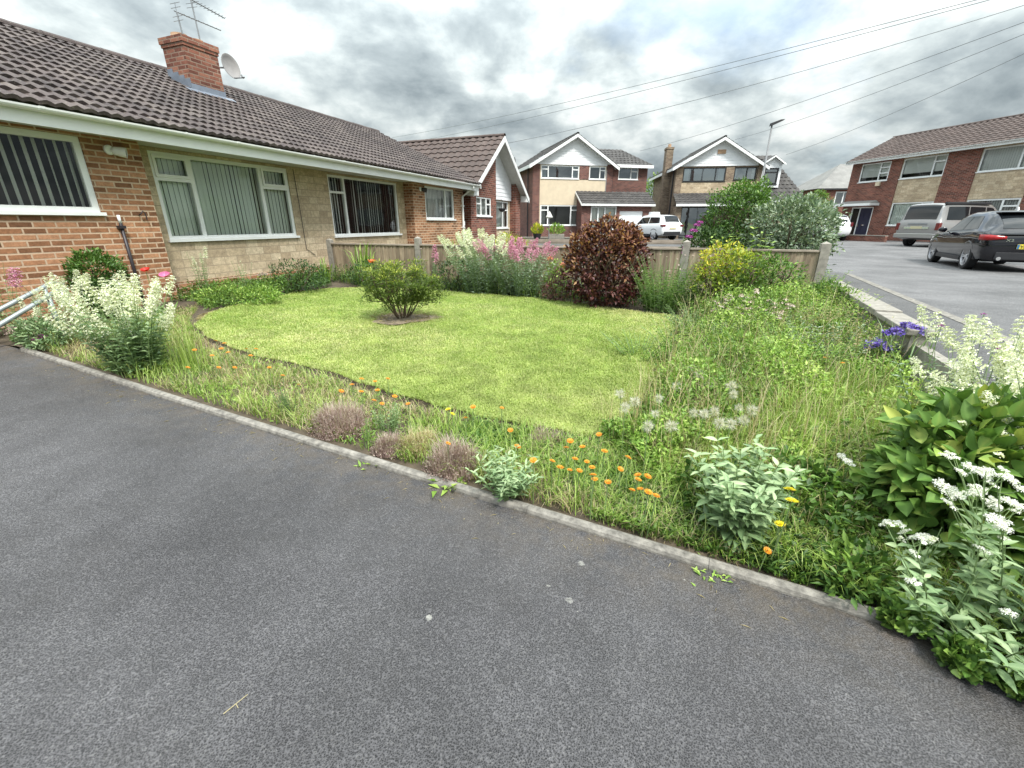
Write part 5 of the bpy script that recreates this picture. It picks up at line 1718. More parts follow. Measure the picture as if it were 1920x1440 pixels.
def flower_mesh(kind, mname):
    P = []; D = []; N = []; L = []
    def add(p, d, nn, l, off):
        P.append(p + np.array(off)); D.append(d); N.append(nn); L.append(l)
    if kind == 'spike':          # valerian panicle: tiers of flat florets up a stalk
        tiers = 8; H = .24
        for k in range(tiers):
            z = H * k / (tiers - 1) - .13; r = .046 * (1 - .62 * k / tiers)
            nb = 3 if k < tiers - 1 else 1
            for j in range(nb):
                a = 2 * math.pi * j / nb + k * 1.1
                p, d, nn, l = petal_cluster('', 20 if nb > 1 else 24, .025, .007, .016)
                jz = random.uniform(-.009, .009); r2 = r * random.uniform(.7, 1.15)
                tl = np.array([random.uniform(-.35, .35), random.uniform(-.35, .35)])
                p[:, 2] += p[:, 0] * tl[0] + p[:, 1] * tl[1]
                add(p * random.uniform(.8, 1.15), d, nn, l, (math.cos(a) * r2, math.sin(a) * r2, z + jz) if nb > 1 else (0, 0, z))
    elif kind == 'corymb':       # near white valerian: several domes together
        for k in range(6):
            a = k * 2.4; r = .0 if k == 0 else .034
            p, d, nn, l = petal_cluster('', 55, .022, .013, .010)
            add(p, d, nn, l, (math.cos(a) * r, math.sin(a) * r, .012 * math.sin(k * 2.1) - r * .25))
    elif kind == 'small':
        p, d, nn, l = petal_cluster('', 40, .017, .011, .009); add(p, d, nn, l, (0, 0, 0))
    elif kind == 'pompom':
        p, d, nn, l = petal_cluster('', 90, .05, .035, .026); add(p, d, nn, l, (0, 0, 0))
    elif kind == 'fluff':
        n = 170; d = rdir(n, .35); P.append(d * .004); D.append(d); N.append(rdir(n)); L.append(.036 * RNG.uniform(.6, 1.1, n))
    P = np.concatenate(P); D = np.concatenate(D); N = np.concatenate(N); L = np.concatenate(L)
    me = leaf_mesh('flower', P, D, N, L, L * (.8 if kind != 'fluff' else .045), RNG.uniform(.1, 1, len(P)), fold=.1, curl=.1)
    me.materials.append(M[mname])
    return me


def daisy_mesh(mname, n=16, r=.021, cup=.25, w=.4, layers=2):
    P = []; D = []; N = []; L = []
    for ly in range(layers):
        for k in range(n):
            a = 2 * math.pi * (k + ly * .5) / n
            rr = r * (1 - .38 * ly)
            P.append((math.cos(a) * .003, math.sin(a) * .003, .003 + .003 * ly)); D.append((math.cos(a), math.sin(a), cup + .35 * ly)); N.append((0, 0, 1)); L.append(rr)
    me = leaf_mesh('flower', np.array(P), np.array(D), np.array(N, float), np.array(L), np.array(L) * w, RNG.uniform(.1, .9, len(P)), fold=.05, curl=.08)
    me.materials.append(M[mname])
    return me


def poppy_mesh(mname, r=.055):
    mb = MB()
    P = []
    for k in range(4):
        a0 = k * math.pi / 2 + (.3 if k % 2 else 0)
        rows = []
        for i, (rr, z) in enumerate(((.15, 0), (.55, .12), (.85, .38), (1.0, .62))):
            row = []
            for j in range(7):
                a = a0 + (j - 3) / 3 * .95 * (.55 + .45 * rr)
                w = .05 * math.sin(j * 2.3 + k) * rr
                row.append((math.cos(a) * rr * r, math.sin(a) * rr * r, (z + w) * r))
            rows.append(row)
        mb.grid(rows)
    o = mb.build('flower', M[mname], None, smooth=True)
    me = o.data; bpy.data.objects.remove(o)
    tint_attr(me, RNG.uniform(.2, .8, len(me.vertices)))
    return me


FM = {
    'spike_cream': [flower_mesh('spike', 'fl_cream') for _ in range(3)],
    'spike_pink': [flower_mesh('spike', 'fl_pink') for _ in range(2)],
    'corymb': [flower_mesh('corymb', 'fl_white') for _ in range(3)],
    'small_cream': [flower_mesh('small', 'fl_cream') for _ in range(2)],
    'small_pale': [flower_mesh('small', 'fl_palepink') for _ in range(2)],
    'pompom_magenta': [flower_mesh('pompom', 'fl_magenta')],
    'small_magenta': [flower_mesh('small', 'fl_magenta')],
    'pompom_peach': [flower_mesh('pompom', 'fl_peach')],
    'small_blue': [flower_mesh('small', 'fl_blue')],
    'small_violet': [flower_mesh('pompom', 'fl_violet')],
    'fluff': [flower_mesh('fluff', 'fluff') for _ in range(3)],
    'orange': [daisy_mesh('fl_orange') for _ in range(2)],
    'yellow': [daisy_mesh('fl_yellow', 18, .024)],
    'poppy_red': [poppy_mesh('fl_red')], 'poppy_pink': [poppy_mesh('fl_hotpink', .06)], 'poppy_orange': [poppy_mesh('fl_poppyorange', .06)],
}


def stem_plant(name, label, cat, base, n, H, spread, r0, leafL, leafW, mat, heads=None, head_frac=1.0, head_sc=1.0, group=None, node=.045, bare=.25, big=False, lean=(0, 0), hvar=.25, thick=.0035, tint=None, maxheads=95, side=0):
    """many leafy stems from one root, leaves in crossed pairs, flower heads at the tips"""
    b = empty(name, base, 0, label, cat, group)
    P = []; D = []; N = []; L = []; T = []
    mb = MB(); tips = []
    for i in range(n):
        a = random.uniform(0, 2 * math.pi); rr = math.sqrt(random.random())
        p0 = np.array([math.cos(a) * rr * r0, math.sin(a) * rr * r0, 0])
        h = H * random.uniform(1 - hvar, 1.05)
        out = np.array([math.cos(a) * rr * spread + lean[0], math.sin(a) * rr * spread + lean[1], 0])
        f = lambda t: p0 + out * t ** 1.5 + np.array([0, 0, h * t * (1 - .08 * t)])
        ts = np.linspace(0, 1, 5)
        mb.tube([f(t) for t in ts], [thick, thick, thick * .85, thick * .7, thick * .5], 4, cap=False)
        tips.append((f(1.0), f(1.0) - f(.9)))
        for j in range(side if heads else 0):              # flowering side branches below the top
            t = .95 - .07 * j - random.uniform(0, .03)
            aa = random.uniform(0, 2 * math.pi)
            c = f(t); rr_ = (1.02 - t) * h * .40 + .025
            e = c + np.array([math.cos(aa) * rr_, math.sin(aa) * rr_, .05 + .03 * j])
            mb.tube([c, (c + e) / 2 + np.array([0, 0, -.008]), e], [thick * .6, thick * .5, thick * .4], 4, cap=False)
            inst('flower_head', random.choice(heads), b, e, (random.uniform(-.35, .35), random.uniform(-.35, .35), 0), head_sc * random.uniform(.6, 1.0))
        ln = h
        k = 0; z = .06
        a2 = random.uniform(0, math.pi)
        while z < ln * (1 - (bare if heads else .0)):
            t = z / ln
            c = f(t); ax = nrm(f(min(t + .05, 1)) - f(t))
            for sg_ in (0, math.pi):
                aa = a2 + k * math.pi / 2 + sg_ + random.uniform(-.3, .3)
                dd = np.array([math.cos(aa), math.sin(aa), random.uniform(.15, .75)])
                P.append(c); D.append(dd); N.append(np.array([0, 0, 1.0]) + RNG.normal(size=3) * .25 + dd * -.1)
                s = (1 - .45 * t) * random.uniform(.75, 1.15)
                L.append(leafL * s); T.append(np.clip(.25 + .5 * t + random.uniform(-.25, .25), 0, 1))
            z += node * random.uniform(.8, 1.25); k += 1
    L = np.array(L)
    me = leaf_mesh('foliage', np.array(P), np.array(D), np.array(N), L, L * leafW / leafL, np.array(T), big=big, curl=.22, fold=.16)
    link('foliage', me, M[mat], b)
    mb.build('stems', M['stem'], b)
    if heads:
        random.shuffle(tips)
        for (p, d) in tips[:min(maxheads, int(len(tips) * head_frac))]:
            hm = random.choice(heads)
            q = Vector(d).to_track_quat('Z', 'Y').to_euler()
            inst('flower_head', hm, b, p, (q[0], q[1], q[2]), head_sc * random.uniform(.75, 1.15))
    return b


def in_poly(x, y, poly):
    x = np.asarray(x); y = np.asarray(y); c = np.zeros(x.shape, bool)
    n = len(poly)
    for i in range(n):
        x0, y0 = poly[i]; x1, y1 = poly[(i + 1) % n]
        cond = ((y0 > y) != (y1 > y)) & (x < (x1 - x0) * (y - y0) / (y1 - y0 + 1e-12) + x0)
        c ^= cond
    return c


def scatter(poly, n, bias=None):
    poly = np.array(poly); lo = poly.min(0); hi = poly.max(0)
    out = []
    tot = 0
    while tot < n:
        p = RNG.uniform(lo, hi, (n * 2, 2))
        p = p[in_poly(p[:, 0], p[:, 1], poly)]
        if bias is not None:
            p = p[RNG.uniform(0, 1, len(p)) < bias(p)]
        out.append(p); tot += len(p)
    return np.concatenate(out)[:n]


def zpts(p, dz=0.0):
    return np.stack([p[:, 0], p[:, 1], Zg(p[:, 0], p[:, 1]) + dz], 1)


def vnoise(p, sc, seed=0):
    """smooth value noise 0..1 on xy"""
    q = p * sc + seed * 17.3
    i = np.floor(q).astype(int); f = q - i; f = f * f * (3 - 2 * f)
    h = lambda a, b: np.modf(np.abs(np.sin(a * 127.1 + b * 311.7 + seed * 74.7) * 43758.5453))[0]
    a = h(i[:, 0], i[:, 1]); b = h(i[:, 0] + 1, i[:, 1]); c = h(i[:, 0], i[:, 1] + 1); d = h(i[:, 0] + 1, i[:, 1] + 1)
    return (a * (1 - f[:, 0]) + b * f[:, 0]) * (1 - f[:, 1]) + (c * (1 - f[:, 0]) + d * f[:, 0]) * f[:, 1]


# ------------------------------------------------------------------ lawn
LAWN_PX = [(365, 605), (440, 578), (540, 556), (620, 545), (690, 543), (850, 551), (960, 560), (1060, 571), (1180, 588), (1285, 600), (1272, 628), (1245, 656), (1230, 690), (1224, 720), (1205, 765), (1165, 805),
           (1110, 828), (1010, 812), (900, 787), (800, 766), (720, 738), (610, 702), (500, 678), (430, 658), (385, 634)]
lawn_poly = [tuple(at(u, v)[:2]) for u, v in LAWN_PX]
cen = np.mean(lawn_poly, 0)
# smooth outline
pl_ = np.array(lawn_poly)
for _ in range(2):
    q = np.empty((len(pl_) * 2, 2)); nx_ = np.roll(pl_, -1, 0)
    q[0::2] = .75 * pl_ + .25 * nx_; q[1::2] = .25 * pl_ + .75 * nx_
    pl_ = q
wv_ = np.array([.018 * math.sin(i * 1.9) + .014 * math.sin(i * .73 + 1) + random.uniform(-.012, .012) for i in range(len(pl_))])
lawn_out = pl_ + (pl_ - cen) / np.linalg.norm(pl_ - cen, axis=1)[:, None] * wv_[:, None]
rows = []
for k in np.linspace(0, 1, 22):
    r = cen + (lawn_out - cen) * k
    rows.append([(x, y, float(Zg(x, y)) + .045) for x, y in np.vstack([r, r[:1]])])
t_ = NT('lawn_turf')
nz = t_.noise(2.2, 6, .6); nf = t_.noise(90, 4, .7)
c_ = t_.ramp(nz, [(.3, (.10, .17, .028)), (.55, (.15, .24, .04)), (.75, (.22, .26, .07))])
c_ = t_.mix(1.0, c_, t_.ramp(nf, [(.3, .6), (.7, 1.3)]), 'MULTIPLY')
M['turf'] = t_.done(t_.bsdf(c_, .9, 0, t_.bump(nf, .6, .02), .2))
o = MB().grid(rows).build('lawn', M['turf'], None, smooth=True); tag(o, kind='structure')
edge = [[(x, y, float(Zg(x, y)) + dz) for x, y in np.vstack([cen + (lawn_out - cen) * e, (cen + (lawn_out - cen) * e)[:1]])] for e, dz in ((1.0, .045), (1.012, -.03))]
o = MB().grid(edge).build('lawn_edge_soil', M['soil'], None); tag(o, kind='structure')
AZ = at(757, 603)
p = scatter(cen + (lawn_out - cen) * 1.006, 260000, lambda p: np.clip(9.0 / (p[:, 0] ** 2 + p[:, 1] ** 2), .18, 1))
p = p[np.hypot((p[:, 0] - AZ[0]) / .40, (p[:, 1] - AZ[1]) / .32) > .55 + .75 * vnoise(p, 9, 3) * RNG.uniform(.6, 1.2, len(p))]
n = len(p)
patch = vnoise(p, 1.1, 1) * .5 + vnoise(p, 3.1, 2) * .3 + vnoise(p, 8.0, 4) * .2
dry = np.clip((vnoise(p, .55, 6) - .5) * 1.4, 0, .35)
ev = np.stack([p @ E_, p @ N_], 1)
streak = vnoise(ev * np.array([.9, 4.2]), 1.0, 8) - .5
tn = np.clip((patch - .5) * .55 + .34 * streak + .45 + dry * .8 + RNG.normal(size=n) * .16, 0, 1)
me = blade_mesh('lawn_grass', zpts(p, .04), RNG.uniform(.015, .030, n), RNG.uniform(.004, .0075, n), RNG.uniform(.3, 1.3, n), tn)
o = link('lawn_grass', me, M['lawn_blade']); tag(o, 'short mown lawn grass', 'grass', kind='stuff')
# bare mulch disc at the azalea
P = []
for k in np.linspace(0, 1, 6):
    P.append([(AZ[0] + math.cos(a) * .44 * k * (1 + .16 * math.sin(3 * a + 1) + .08 * math.sin(7 * a)), AZ[1] + math.sin(a) * .36 * k * (1 + .16 * math.sin(3 * a + 1) + .08 * math.sin(7 * a)), AZ[2] + .048 + .03 * (1 - k * k)) for a in np.linspace(0, 2 * math.pi, 33)])
o = MB().grid(P).build('bare_soil', M['dry_soil'], None, smooth=True); tag(o, kind='structure')


# ------------------------------------------------------------------ ground cover and long grass
def pxpoly(px, h=0.0): return [tuple(at(u, v, h)[:2]) for u, v in px]


meadow = pxpoly([(1290, 605), (1275, 632), (1248, 660), (1234, 692), (1228, 722), (1210, 768), (1170, 808), (1120, 832), (1180, 880), (1350, 1000), (1560, 1110)]) + [(2.2, 1.05), tuple(wp(5.6, -.05)), tuple(wp(.4, -.05))]
dk = lambda p: np.clip(7.0 / (p[:, 0] ** 2 + p[:, 1] ** 2), .2, 1)
p = scatter(meadow, 27000, dk)
p = p[~in_poly(p[:, 0], p[:, 1], lawn_out * 1.0)]
n = len(p); hb_ = .12 + .30 * vnoise(p, 1.6, 9) + .1 * vnoise(p, 5, 10)
hb_ *= np.clip(np.hypot(p[:, 0] - cen[0], p[:, 1] - cen[1]) / 2.6, .7, 1.1)
sgd = sg(p[:, 0], p[:, 1])[1]
le_ = np.min(np.hypot(p[:, None, 0] - lawn_out[None, :, 0], p[:, None, 1] - lawn_out[None, :, 1]), 1)
hb_ *= .82 * np.clip(.25 + le_ / .45, .25, 1)
hb_ *= np.clip(sgd / 1.1, .4, 1) * (1 - .42 * smooth((sgd - 2.2) / 1.6))
tn = np.clip(-.08 + .62 * vnoise(p, 1.3, 12) + .35 * vnoise(p, 4.5, 13) + RNG.normal(size=n) * .2, 0, 1)
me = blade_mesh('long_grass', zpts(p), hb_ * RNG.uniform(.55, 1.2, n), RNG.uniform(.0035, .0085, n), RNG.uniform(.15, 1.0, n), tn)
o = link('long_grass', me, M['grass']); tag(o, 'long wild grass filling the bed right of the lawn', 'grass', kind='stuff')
# straw stalks with seed heads through it
p = scatter(meadow, 3600, dk); n = len(p)
h_ = RNG.uniform(.3, .62, n) * np.clip(sg(p[:, 0], p[:, 1])[1] / 1.0, .35, 1)
me = blade_mesh('seed_grass', zpts(p), h_, RNG.uniform(.002, .0045, n), RNG.uniform(.1, .8, n), RNG.uniform(0, .9, n))
o = link('seed_grass', me, M['straw']); tag(o, 'pale seeding grass stalks among the long grass', 'grass', kind='stuff')
# fine leafy herbs mixed through the grass to its top
p = scatter(meadow, 80000, dk); p = p[(vnoise(p, 1.4, 81) * .7 + vnoise(p, 4.0, 82) * .3) > .34]; n = len(p)
le_ = np.min(np.hypot(p[:, None, 0] - lawn_out[None, ::2, 0], p[:, None, 1] - lawn_out[None, ::2, 1]), 1)
hh = RNG.uniform(.1, 1.0, n) ** .8 * (.12 + .46 * vnoise(p, 2.3, 83)) * np.clip(.3 + le_ / .6, .3, 1) * np.clip(sg(p[:, 0], p[:, 1])[1] / .9, .35, 1)
P = zpts(p); P[:, 2] += hh
me = leaf_mesh('leafy_herbs', P, nrm(RNG.normal(size=(n, 3)) + [0, 0, .6]), nrm(RNG.normal(size=(n, 3)) * .6 + [0, 0, 1.]), RNG.uniform(.012, .05, n), RNG.uniform(.006, .022, n), np.clip(-.1 + .6 * vnoise(p, 1.6, 84) + .9 * hh + RNG.normal(size=n) * .2, 0, 1))
o = link('leafy_herbs', me, M['leaf_bright']); tag(o, 'small leafy wild herbs tangled through the long grass', 'weeds', kind='stuff')
# leafy weeds under the grass
p = scatter(meadow, 19000, dk); n = len(p)
hh = RNG.uniform(.01, .22, n) * (.4 + vnoise(p, 2.0, 21)) * np.clip(sg(p[:, 0], p[:, 1])[1] / .9, .4, 1)
P = zpts(p); P[:, 2] += hh
me = leaf_mesh('ground_cover', P, nrm(RNG.normal(size=(n, 3)) + [0, 0, .5]), nrm(RNG.normal(size=(n, 3)) * .5 + [0, 0, 1.]), RNG.uniform(.02, .065, n), RNG.uniform(.012, .03, n), np.clip(.1 + .8 * vnoise(p, 1.7, 31) + RNG.normal(size=n) * .15, 0, 1))
o = link('ground_cover', me, M['leaf_mid']); tag(o, 'leafy weeds under the long grass', 'weeds', kind='stuff')

# broad weeds towards the edging, right end
wz = pxpoly([(1260, 930), (1420, 880), (1560, 860), (1640, 900), (1640, 1120), (1560, 1125), (1400, 1050), (1280, 985)])
p = scatter(wz, 5200); n = len(p)
hh = RNG.uniform(0, 1, n) ** 1.2 * (.06 + .30 * vnoise(p, 3.0, 91)) * np.clip(sg(p[:, 0], p[:, 1])[1] / .6, .35, 1)
P = zpts(p); P[:, 2] += hh
me = leaf_mesh('broad_weeds', P, nrm(RNG.normal(size=(n, 3)) + [0, 0, .45]), nrm(RNG.normal(size=(n, 3)) * .5 + [0, 0, 1.]), RNG.uniform(.03, .075, n), RNG.uniform(.014, .036, n), np.clip(.02 + 1.5 * hh + RNG.normal(size=n) * .18, 0, 1))
o = link('broad_weeds', me, M['leaf_mid']); tag(o, 'dark broad leaved weeds left of the hydrangea down to the edging', 'weeds', kind='stuff')
# dry clippings on the bare strip by the wall bed and round the azalea
dz_ = pxpoly([(362, 603), (388, 588), (470, 573), (560, 555), (640, 541), (700, 538), (695, 546), (620, 549), (540, 560), (440, 583)])
p = scatter(dz_, 3600); a_ = RNG.uniform(0, 6.28, 700); r_ = np.sqrt(RNG.uniform(0, 1, 700)) * RNG.uniform(.7, 1.15, 700)
p = np.concatenate([p, np.stack([AZ[0] + np.cos(a_) * r_ * .44, AZ[1] + np.sin(a_) * r_ * .36], 1)]); n = len(p)
an = RNG.uniform(0, 6.28, n)
P = zpts(p, .012); P[-700:, 2] += .055
me = leaf_mesh('dry_clippings', P, np.stack([np.cos(an), np.sin(an), RNG.uniform(-.02, .4, n)], 1), np.tile([0, 0, 1.], (n, 1)), RNG.uniform(.02, .07, n), RNG.uniform(.003, .008, n), RNG.uniform(0, 1, n))
o = link('dry_clippings', me, M['straw']); tag(o, 'dry grass clippings on the bare soil by the wall bed and azalea', 'litter', kind='stuff')

# strip between the edging and the lawn: dry grass, straw, rosettes
strip_l = pxpoly([(330, 730), (240, 706), (120, 672), (60, 650), (130, 628), (300, 590), (372, 578), (355, 606), (365, 625), (400, 650), (500, 685), (610, 712), (720, 748), (800, 776)]) + [tuple(xy(2.2, .06)), tuple(xy(6.6, .06))]
strip_r = pxpoly([(800, 776), (900, 797), (1010, 822), (1120, 838), (1200, 880), (1300, 940)]) + [tuple(xy(-.2, .35)), tuple(xy(-.35, .05)), tuple(xy(2.4, .06))]
p = scatter(strip_l, 11000); p = p[vnoise(p, 1.7, 41) + .25 * vnoise(p, 6, 42) > .38]; n = len(p)
me = blade_mesh('border_grass', zpts(p), RNG.uniform(.03, .15, n) * (.3 + 1.1 * vnoise(p, 2.4, 40)), RNG.uniform(.003, .006, n), RNG.uniform(.3, 1.2, n), np.clip(RNG.uniform(0, 1, n), 0, 1))
o = link('border_grass', me, M['grass']); tag(o, 'tufty green grass in the border by the edging', 'grass', kind='stuff')
p = np.concatenate([scatter(strip_l, 11500), scatter(strip_r, 5500)]); n = len(p)
sel = vnoise(p, 2.1, 44) > .36
p = p[sel]; n = len(p)
me = blade_mesh('dry_grass', zpts(p), RNG.uniform(.02, .12, n), RNG.uniform(.0025, .005, n), RNG.uniform(.5, 1.6, n), RNG.uniform(0, .9, n))
o = link('dry_grass', me, M['straw']); tag(o, 'dry straw coloured grass in the border by the edging', 'grass', kind='stuff')
p = scatter(strip_l, 7500); p = p[vnoise(p, 2.0, 95) * .6 + vnoise(p, 5, 96) * .4 > .45]; n = len(p)
P = zpts(p); P[:, 2] += RNG.uniform(0, .13, n) * vnoise(p, 3, 97)
me = leaf_mesh('border_weeds', P, nrm(RNG.normal(size=(n, 3)) + [0, 0, .6]), nrm(RNG.normal(size=(n, 3)) * .5 + [0, 0, 1]), RNG.uniform(.015, .05, n), RNG.uniform(.006, .016, n), np.clip(.1 + .7 * vnoise(p, 3, 98) + RNG.normal(size=n) * .2, 0, 1))
o = link('border_weeds', me, M['leaf_bright']); tag(o, 'small leafy weeds among the dry grass in the border left of the orange flowers', 'weeds', kind='stuff')
p = scatter(strip_r, 11500, dk); n = len(p)
sel = (vnoise(p, 1.5, 50) + (p[:, 0] - .2) * .35) > .30
p = p[sel]; n = len(p)
P = zpts(p); P[:, 2] += RNG.uniform(0, .05, n)
an = RNG.uniform(0, 2 * np.pi, n)
me = leaf_mesh('rosette_weeds', P, np.stack([np.cos(an), np.sin(an), RNG.uniform(.35, 1.6, n)], 1), nrm(RNG.normal(size=(n, 3)) * .3 + [0, 0, 1]), RNG.uniform(.03, .075, n), RNG.uniform(.010, .017, n), np.clip(.1 + .7 * vnoise(p, 3, 52) + RNG.normal(size=n) * .15, 0, 1))
o = link('rosette_weeds', me, M['leaf_mid']); tag(o, 'low green leaf rosettes carpeting the border at the edging', 'weeds', kind='stuff')
p = scatter(strip_r, 4500, dk); n = len(p)
me = blade_mesh('border_grass', zpts(p), RNG.uniform(.05, .19, n), RNG.uniform(.003, .006, n), RNG.uniform(.3, 1.2, n), RNG.uniform(0, .8, n))
o = link('border_grass', me, M['grass']); tag(o, 'fine green grass blades among the orange flowers at the edging', 'grass', kind='stuff')
# bed under the house wall and along the fence
wallbed = pxpoly([(365, 565), (390, 585), (470, 570), (560, 552), (620, 540)]) + [bl(3.6, .22)[:2], bl(.2, .22)[:2], bl(-.3, -.15)[:2]]
p = scatter(wallbed, 9000); n = len(p)
hh = RNG.uniform(0, 1, n) ** 1.3 * .20 * (.4 + vnoise(p, 2.2, 61))
P = zpts(p); P[:, 2] += hh
me = leaf_mesh('ground_cover', P, nrm(RNG.normal(size=(n, 3)) + [.4, -.4, .5]), nrm(RNG.normal(size=(n, 3)) * .5 + [0, 0, 1]), RNG.uniform(.03, .075, n), RNG.uniform(.012, .026, n), np.clip(.15 + .7 * vnoise(p, 1.9, 63) + RNG.normal(size=n) * .15, 0, 1))
o = link('ground_cover', me, M['leaf_mid']); tag(o, 'low leafy green plants in the bed under the stone wall', 'weeds', kind='stuff')
fp_ = lambda a, b: tuple(FL + fd * a + np.array([fd[1], -fd[0]]) * b)
fbed = [fp_(.4, .12), fp_(9.2, .12), fp_(9.0, 1.6), fp_(7.4, 1.05), fp_(5.0, .95), fp_(2.5, .7), fp_(.5, .9)]
p = scatter(fbed, 12000); n = len(p)
hh = RNG.uniform(0, 1, n) ** 1.4 * .34 * (.3 + vnoise(p, 1.9, 71))
P = zpts(p); P[:, 2] += hh
me = leaf_mesh('ground_cover', P, nrm(RNG.normal(size=(n, 3)) + [.1, -.4, .7]), nrm(RNG.normal(size=(n, 3)) * .5 + [0, 0, 1]), RNG.uniform(.03, .07, n), RNG.uniform(.010, .022, n), np.clip(.1 + .6 * vnoise(p, 2.2, 73) + RNG.normal(size=n) * .18, 0, 1))
o = link('ground_cover', me, M['leaf_dark']); tag(o, 'dark leafy undergrowth along the foot of the fence', 'weeds', kind='stuff')
p = scatter(fbed, 2600); n = len(p)
me = blade_mesh('border_grass', zpts(p), RNG.uniform(.08, .42, n), RNG.uniform(.004, .008, n), RNG.uniform(.2, .9, n), RNG.uniform(0, .6, n))
o = link('border_grass', me, M['grass']); tag(o, 'tall grass along the foot of the fence', 'grass', kind='stuff')
# litter on the edge of the driveway: small straw bits
pts = []
for _ in range(150):
    s_ = random.uniform(.2, 6.2); g_ = -abs(random.gauss(0, .13)) - .04
    q = xy(s_, g_); pts.append((q[0], q[1]))
pts = np.array(pts); n = len(pts)
an = RNG.uniform(0, 6.28, n); P = np.stack([pts[:, 0], pts[:, 1], zk(sg(pts[:, 0], pts[:, 1])[0]) + .006], 1)
me = leaf_mesh('dry_litter', P, np.stack([np.cos(an), np.sin(an), np.full(n, .05)], 1), np.tile([0, 0, 1.], (n, 1)), RNG.uniform(.006, .05, n) ** 1.0, RNG.uniform(.0015, .004, n), RNG.uniform(0, .6, n))
o = link('dry_litter', me, M['straw']); tag(o, 'bits of dry grass and leaf litter along the driveway edge', 'litter', kind='stuff')


# ------------------------------------------------------------------ individual plants
def dims(u, v, wpx, hpx, p=None):
    p = at(u, v) if p is None else np.asarray(p, float)
    k, c = scale_at(p)
    return p, wpx * k * c, hpx * k * 1.02


# azalea in the middle of the lawn: many thin stems, leaves in rosettes near the ends
def azalea():
    p, W, H = dims(757, 605, 138, 97)
    p[2] += .06
    b = empty('azalea_bush', p, 0, 'small gnarled azalea bush with yellow green leaf tips alone on the lawn', 'shrub')
    mb = MB(); P = []; D = []; N = []; T = []
    cl = []
    while len(cl) < 92:
        d = rdir(1)[0]
        c = np.array([d[0] * W * .48, d[1] * W * .42, H * .60 + d[2] * H * .40]) * RNG.uniform(.80, 1.0) + np.array([0, 0, H * .07])
        c[2] += .05 * math.sin(c[0] * 14) * H
        if c[2] < H * .26 + max(0, .12 - np.hypot(c[0], c[1])) * 1.5: continue
        cl.append(c)
    cl += [np.array([W * .50, 0, H * .36]), np.array([W * .56, .02, H * .46]), np.array([-W * .50, 0, H * .36])]
    prim = []
    for i in range(13):
        an = 2 * math.pi * i / 13 + random.uniform(-.2, .2); rr = random.uniform(.10, .26) * W
        root = np.array([math.cos(an) * .035, math.sin(an) * .035, -.04])
        e = np.array([math.cos(an) * rr, math.sin(an) * rr, H * random.uniform(.26, .44)])
        m = (root + e) / 2 + np.array([random.uniform(-.02, .02), random.uniform(-.02, .02), -.02])
        mb.tube([root, m, e], [.013, .010, .008], 6, cap=False); prim.append(e)
    prim = np.array(prim)
    for c in cl:
        q = prim[np.argmin(np.linalg.norm(prim - c, axis=1) + RNG.uniform(0, .05, len(prim)))]
        m = (q + c) / 2 + RNG.normal(size=3) * .016
        mb.tube([q, m, c], [.0065, .0045, .003], 5, cap=False)
        top = c[2] / H
        for _ in range(random.randint(60, 82)):
            o_ = RNG.normal(size=3) * np.array([.042, .042, .026])
            P.append(c + o_); D.append(nrm(o_) + np.array([0, 0, .55])); N.append([random.gauss(0, .4), random.gauss(0, .4), 1])
            T.append(np.clip(random.gauss(.25, .17) + (.45 if o_[2] > .012 and top > .68 else 0), 0, 1))
    mb.build('branches', M['twig'], b)
    n = len(P)
    me = leaf_mesh('foliage', np.array(P), np.array(D), np.array(N, float), .040 * RNG.uniform(.7, 1.2, n), .017, np.array(T))
    link('foliage', me, M['leaf_azalea'], b)
azalea()

# purple bush with copper top
p, W, H = dims(1130, 576, 172, 154)
tf = lambda q, k: RNG.uniform(0, 1, k)


def copper_top(b, P, D, W, H):
    q = P[:, 2] / H + .12 * np.sin(P[:, 0] * 9) + .15 * RNG.normal(size=len(P))
    s = (q > .66) & (RNG.uniform(size=len(P)) < .9)
    Q = P[s] + D[s] * .02; k = len(Q)
    me = leaf_mesh('copper_foliage', Q, nrm(D[s] + [0, 0, .6] + RNG.normal(size=(k, 3)) * .7), nrm(D[s] * .6 + [0, 0, 1] + RNG.normal(size=(k, 3)) * .45), .07 * RNG.uniform(.6, 1.2, k), .036, RNG.uniform(0, 1, k))
    link('copper_foliage', me, M['leaf_copper'], b)


bush('smoke_bush', 'large rounded dark purple bush with copper orange leaves on top, in front of the fence', 'shrub', p, W, H,
     [(0, 0, .50, .44, .42, .44), (-.22, 0, .38, .26, .28, .34), (.22, .0, .42, .27, .28, .36), (.02, 0, .78, .30, .28, .22), (.2, 0, .68, .22, .2, .22), (-.2, .05, .66, .22, .2, .2), (0, -.1, .25, .36, .3, .24)], 'leaf_purple', 5600, .066, .04, extra=copper_top, stems=7)
# white valerian with pink neighbour, left of the purple bush
p, W, H = dims(908, 552, 115, 112)
stem_plant('white_valerian', 'pale valerian clump with creamy white spikes by the fence, left of the pink one', 'flower', p, 78, H * .98, W * .45, W * .28, .09, .03, 'leaf_silver', FM['spike_cream'], .7, .85, maxheads=38, bare=.2)
p, W, H = dims(975, 556, 125, 104)
stem_plant('pink_valerian', 'large bushy valerian with many pink flower spikes in front of the fence', 'flower', p, 84, H * 1.0, W * .45, W * .30, .09, .03, 'leaf_silver', FM['spike_pink'] + FM['spike_pink'] + FM['small_pale'], .6, .9, maxheads=44, bare=.2)
p, W, H = dims(855, 545, 70, 60)
bush('dark_shrub', 'small dark green leafy shrub at the left side of the pale valerian clump', 'shrub', p, W, H, [(0, 0, .5, .5, .45, .5)], 'leaf_dark', 900, .055, .025, stems=4)
p = np.array([*fp_(2.75, .28), .3]); p[2] = float(Zg(p[0], p[1]))
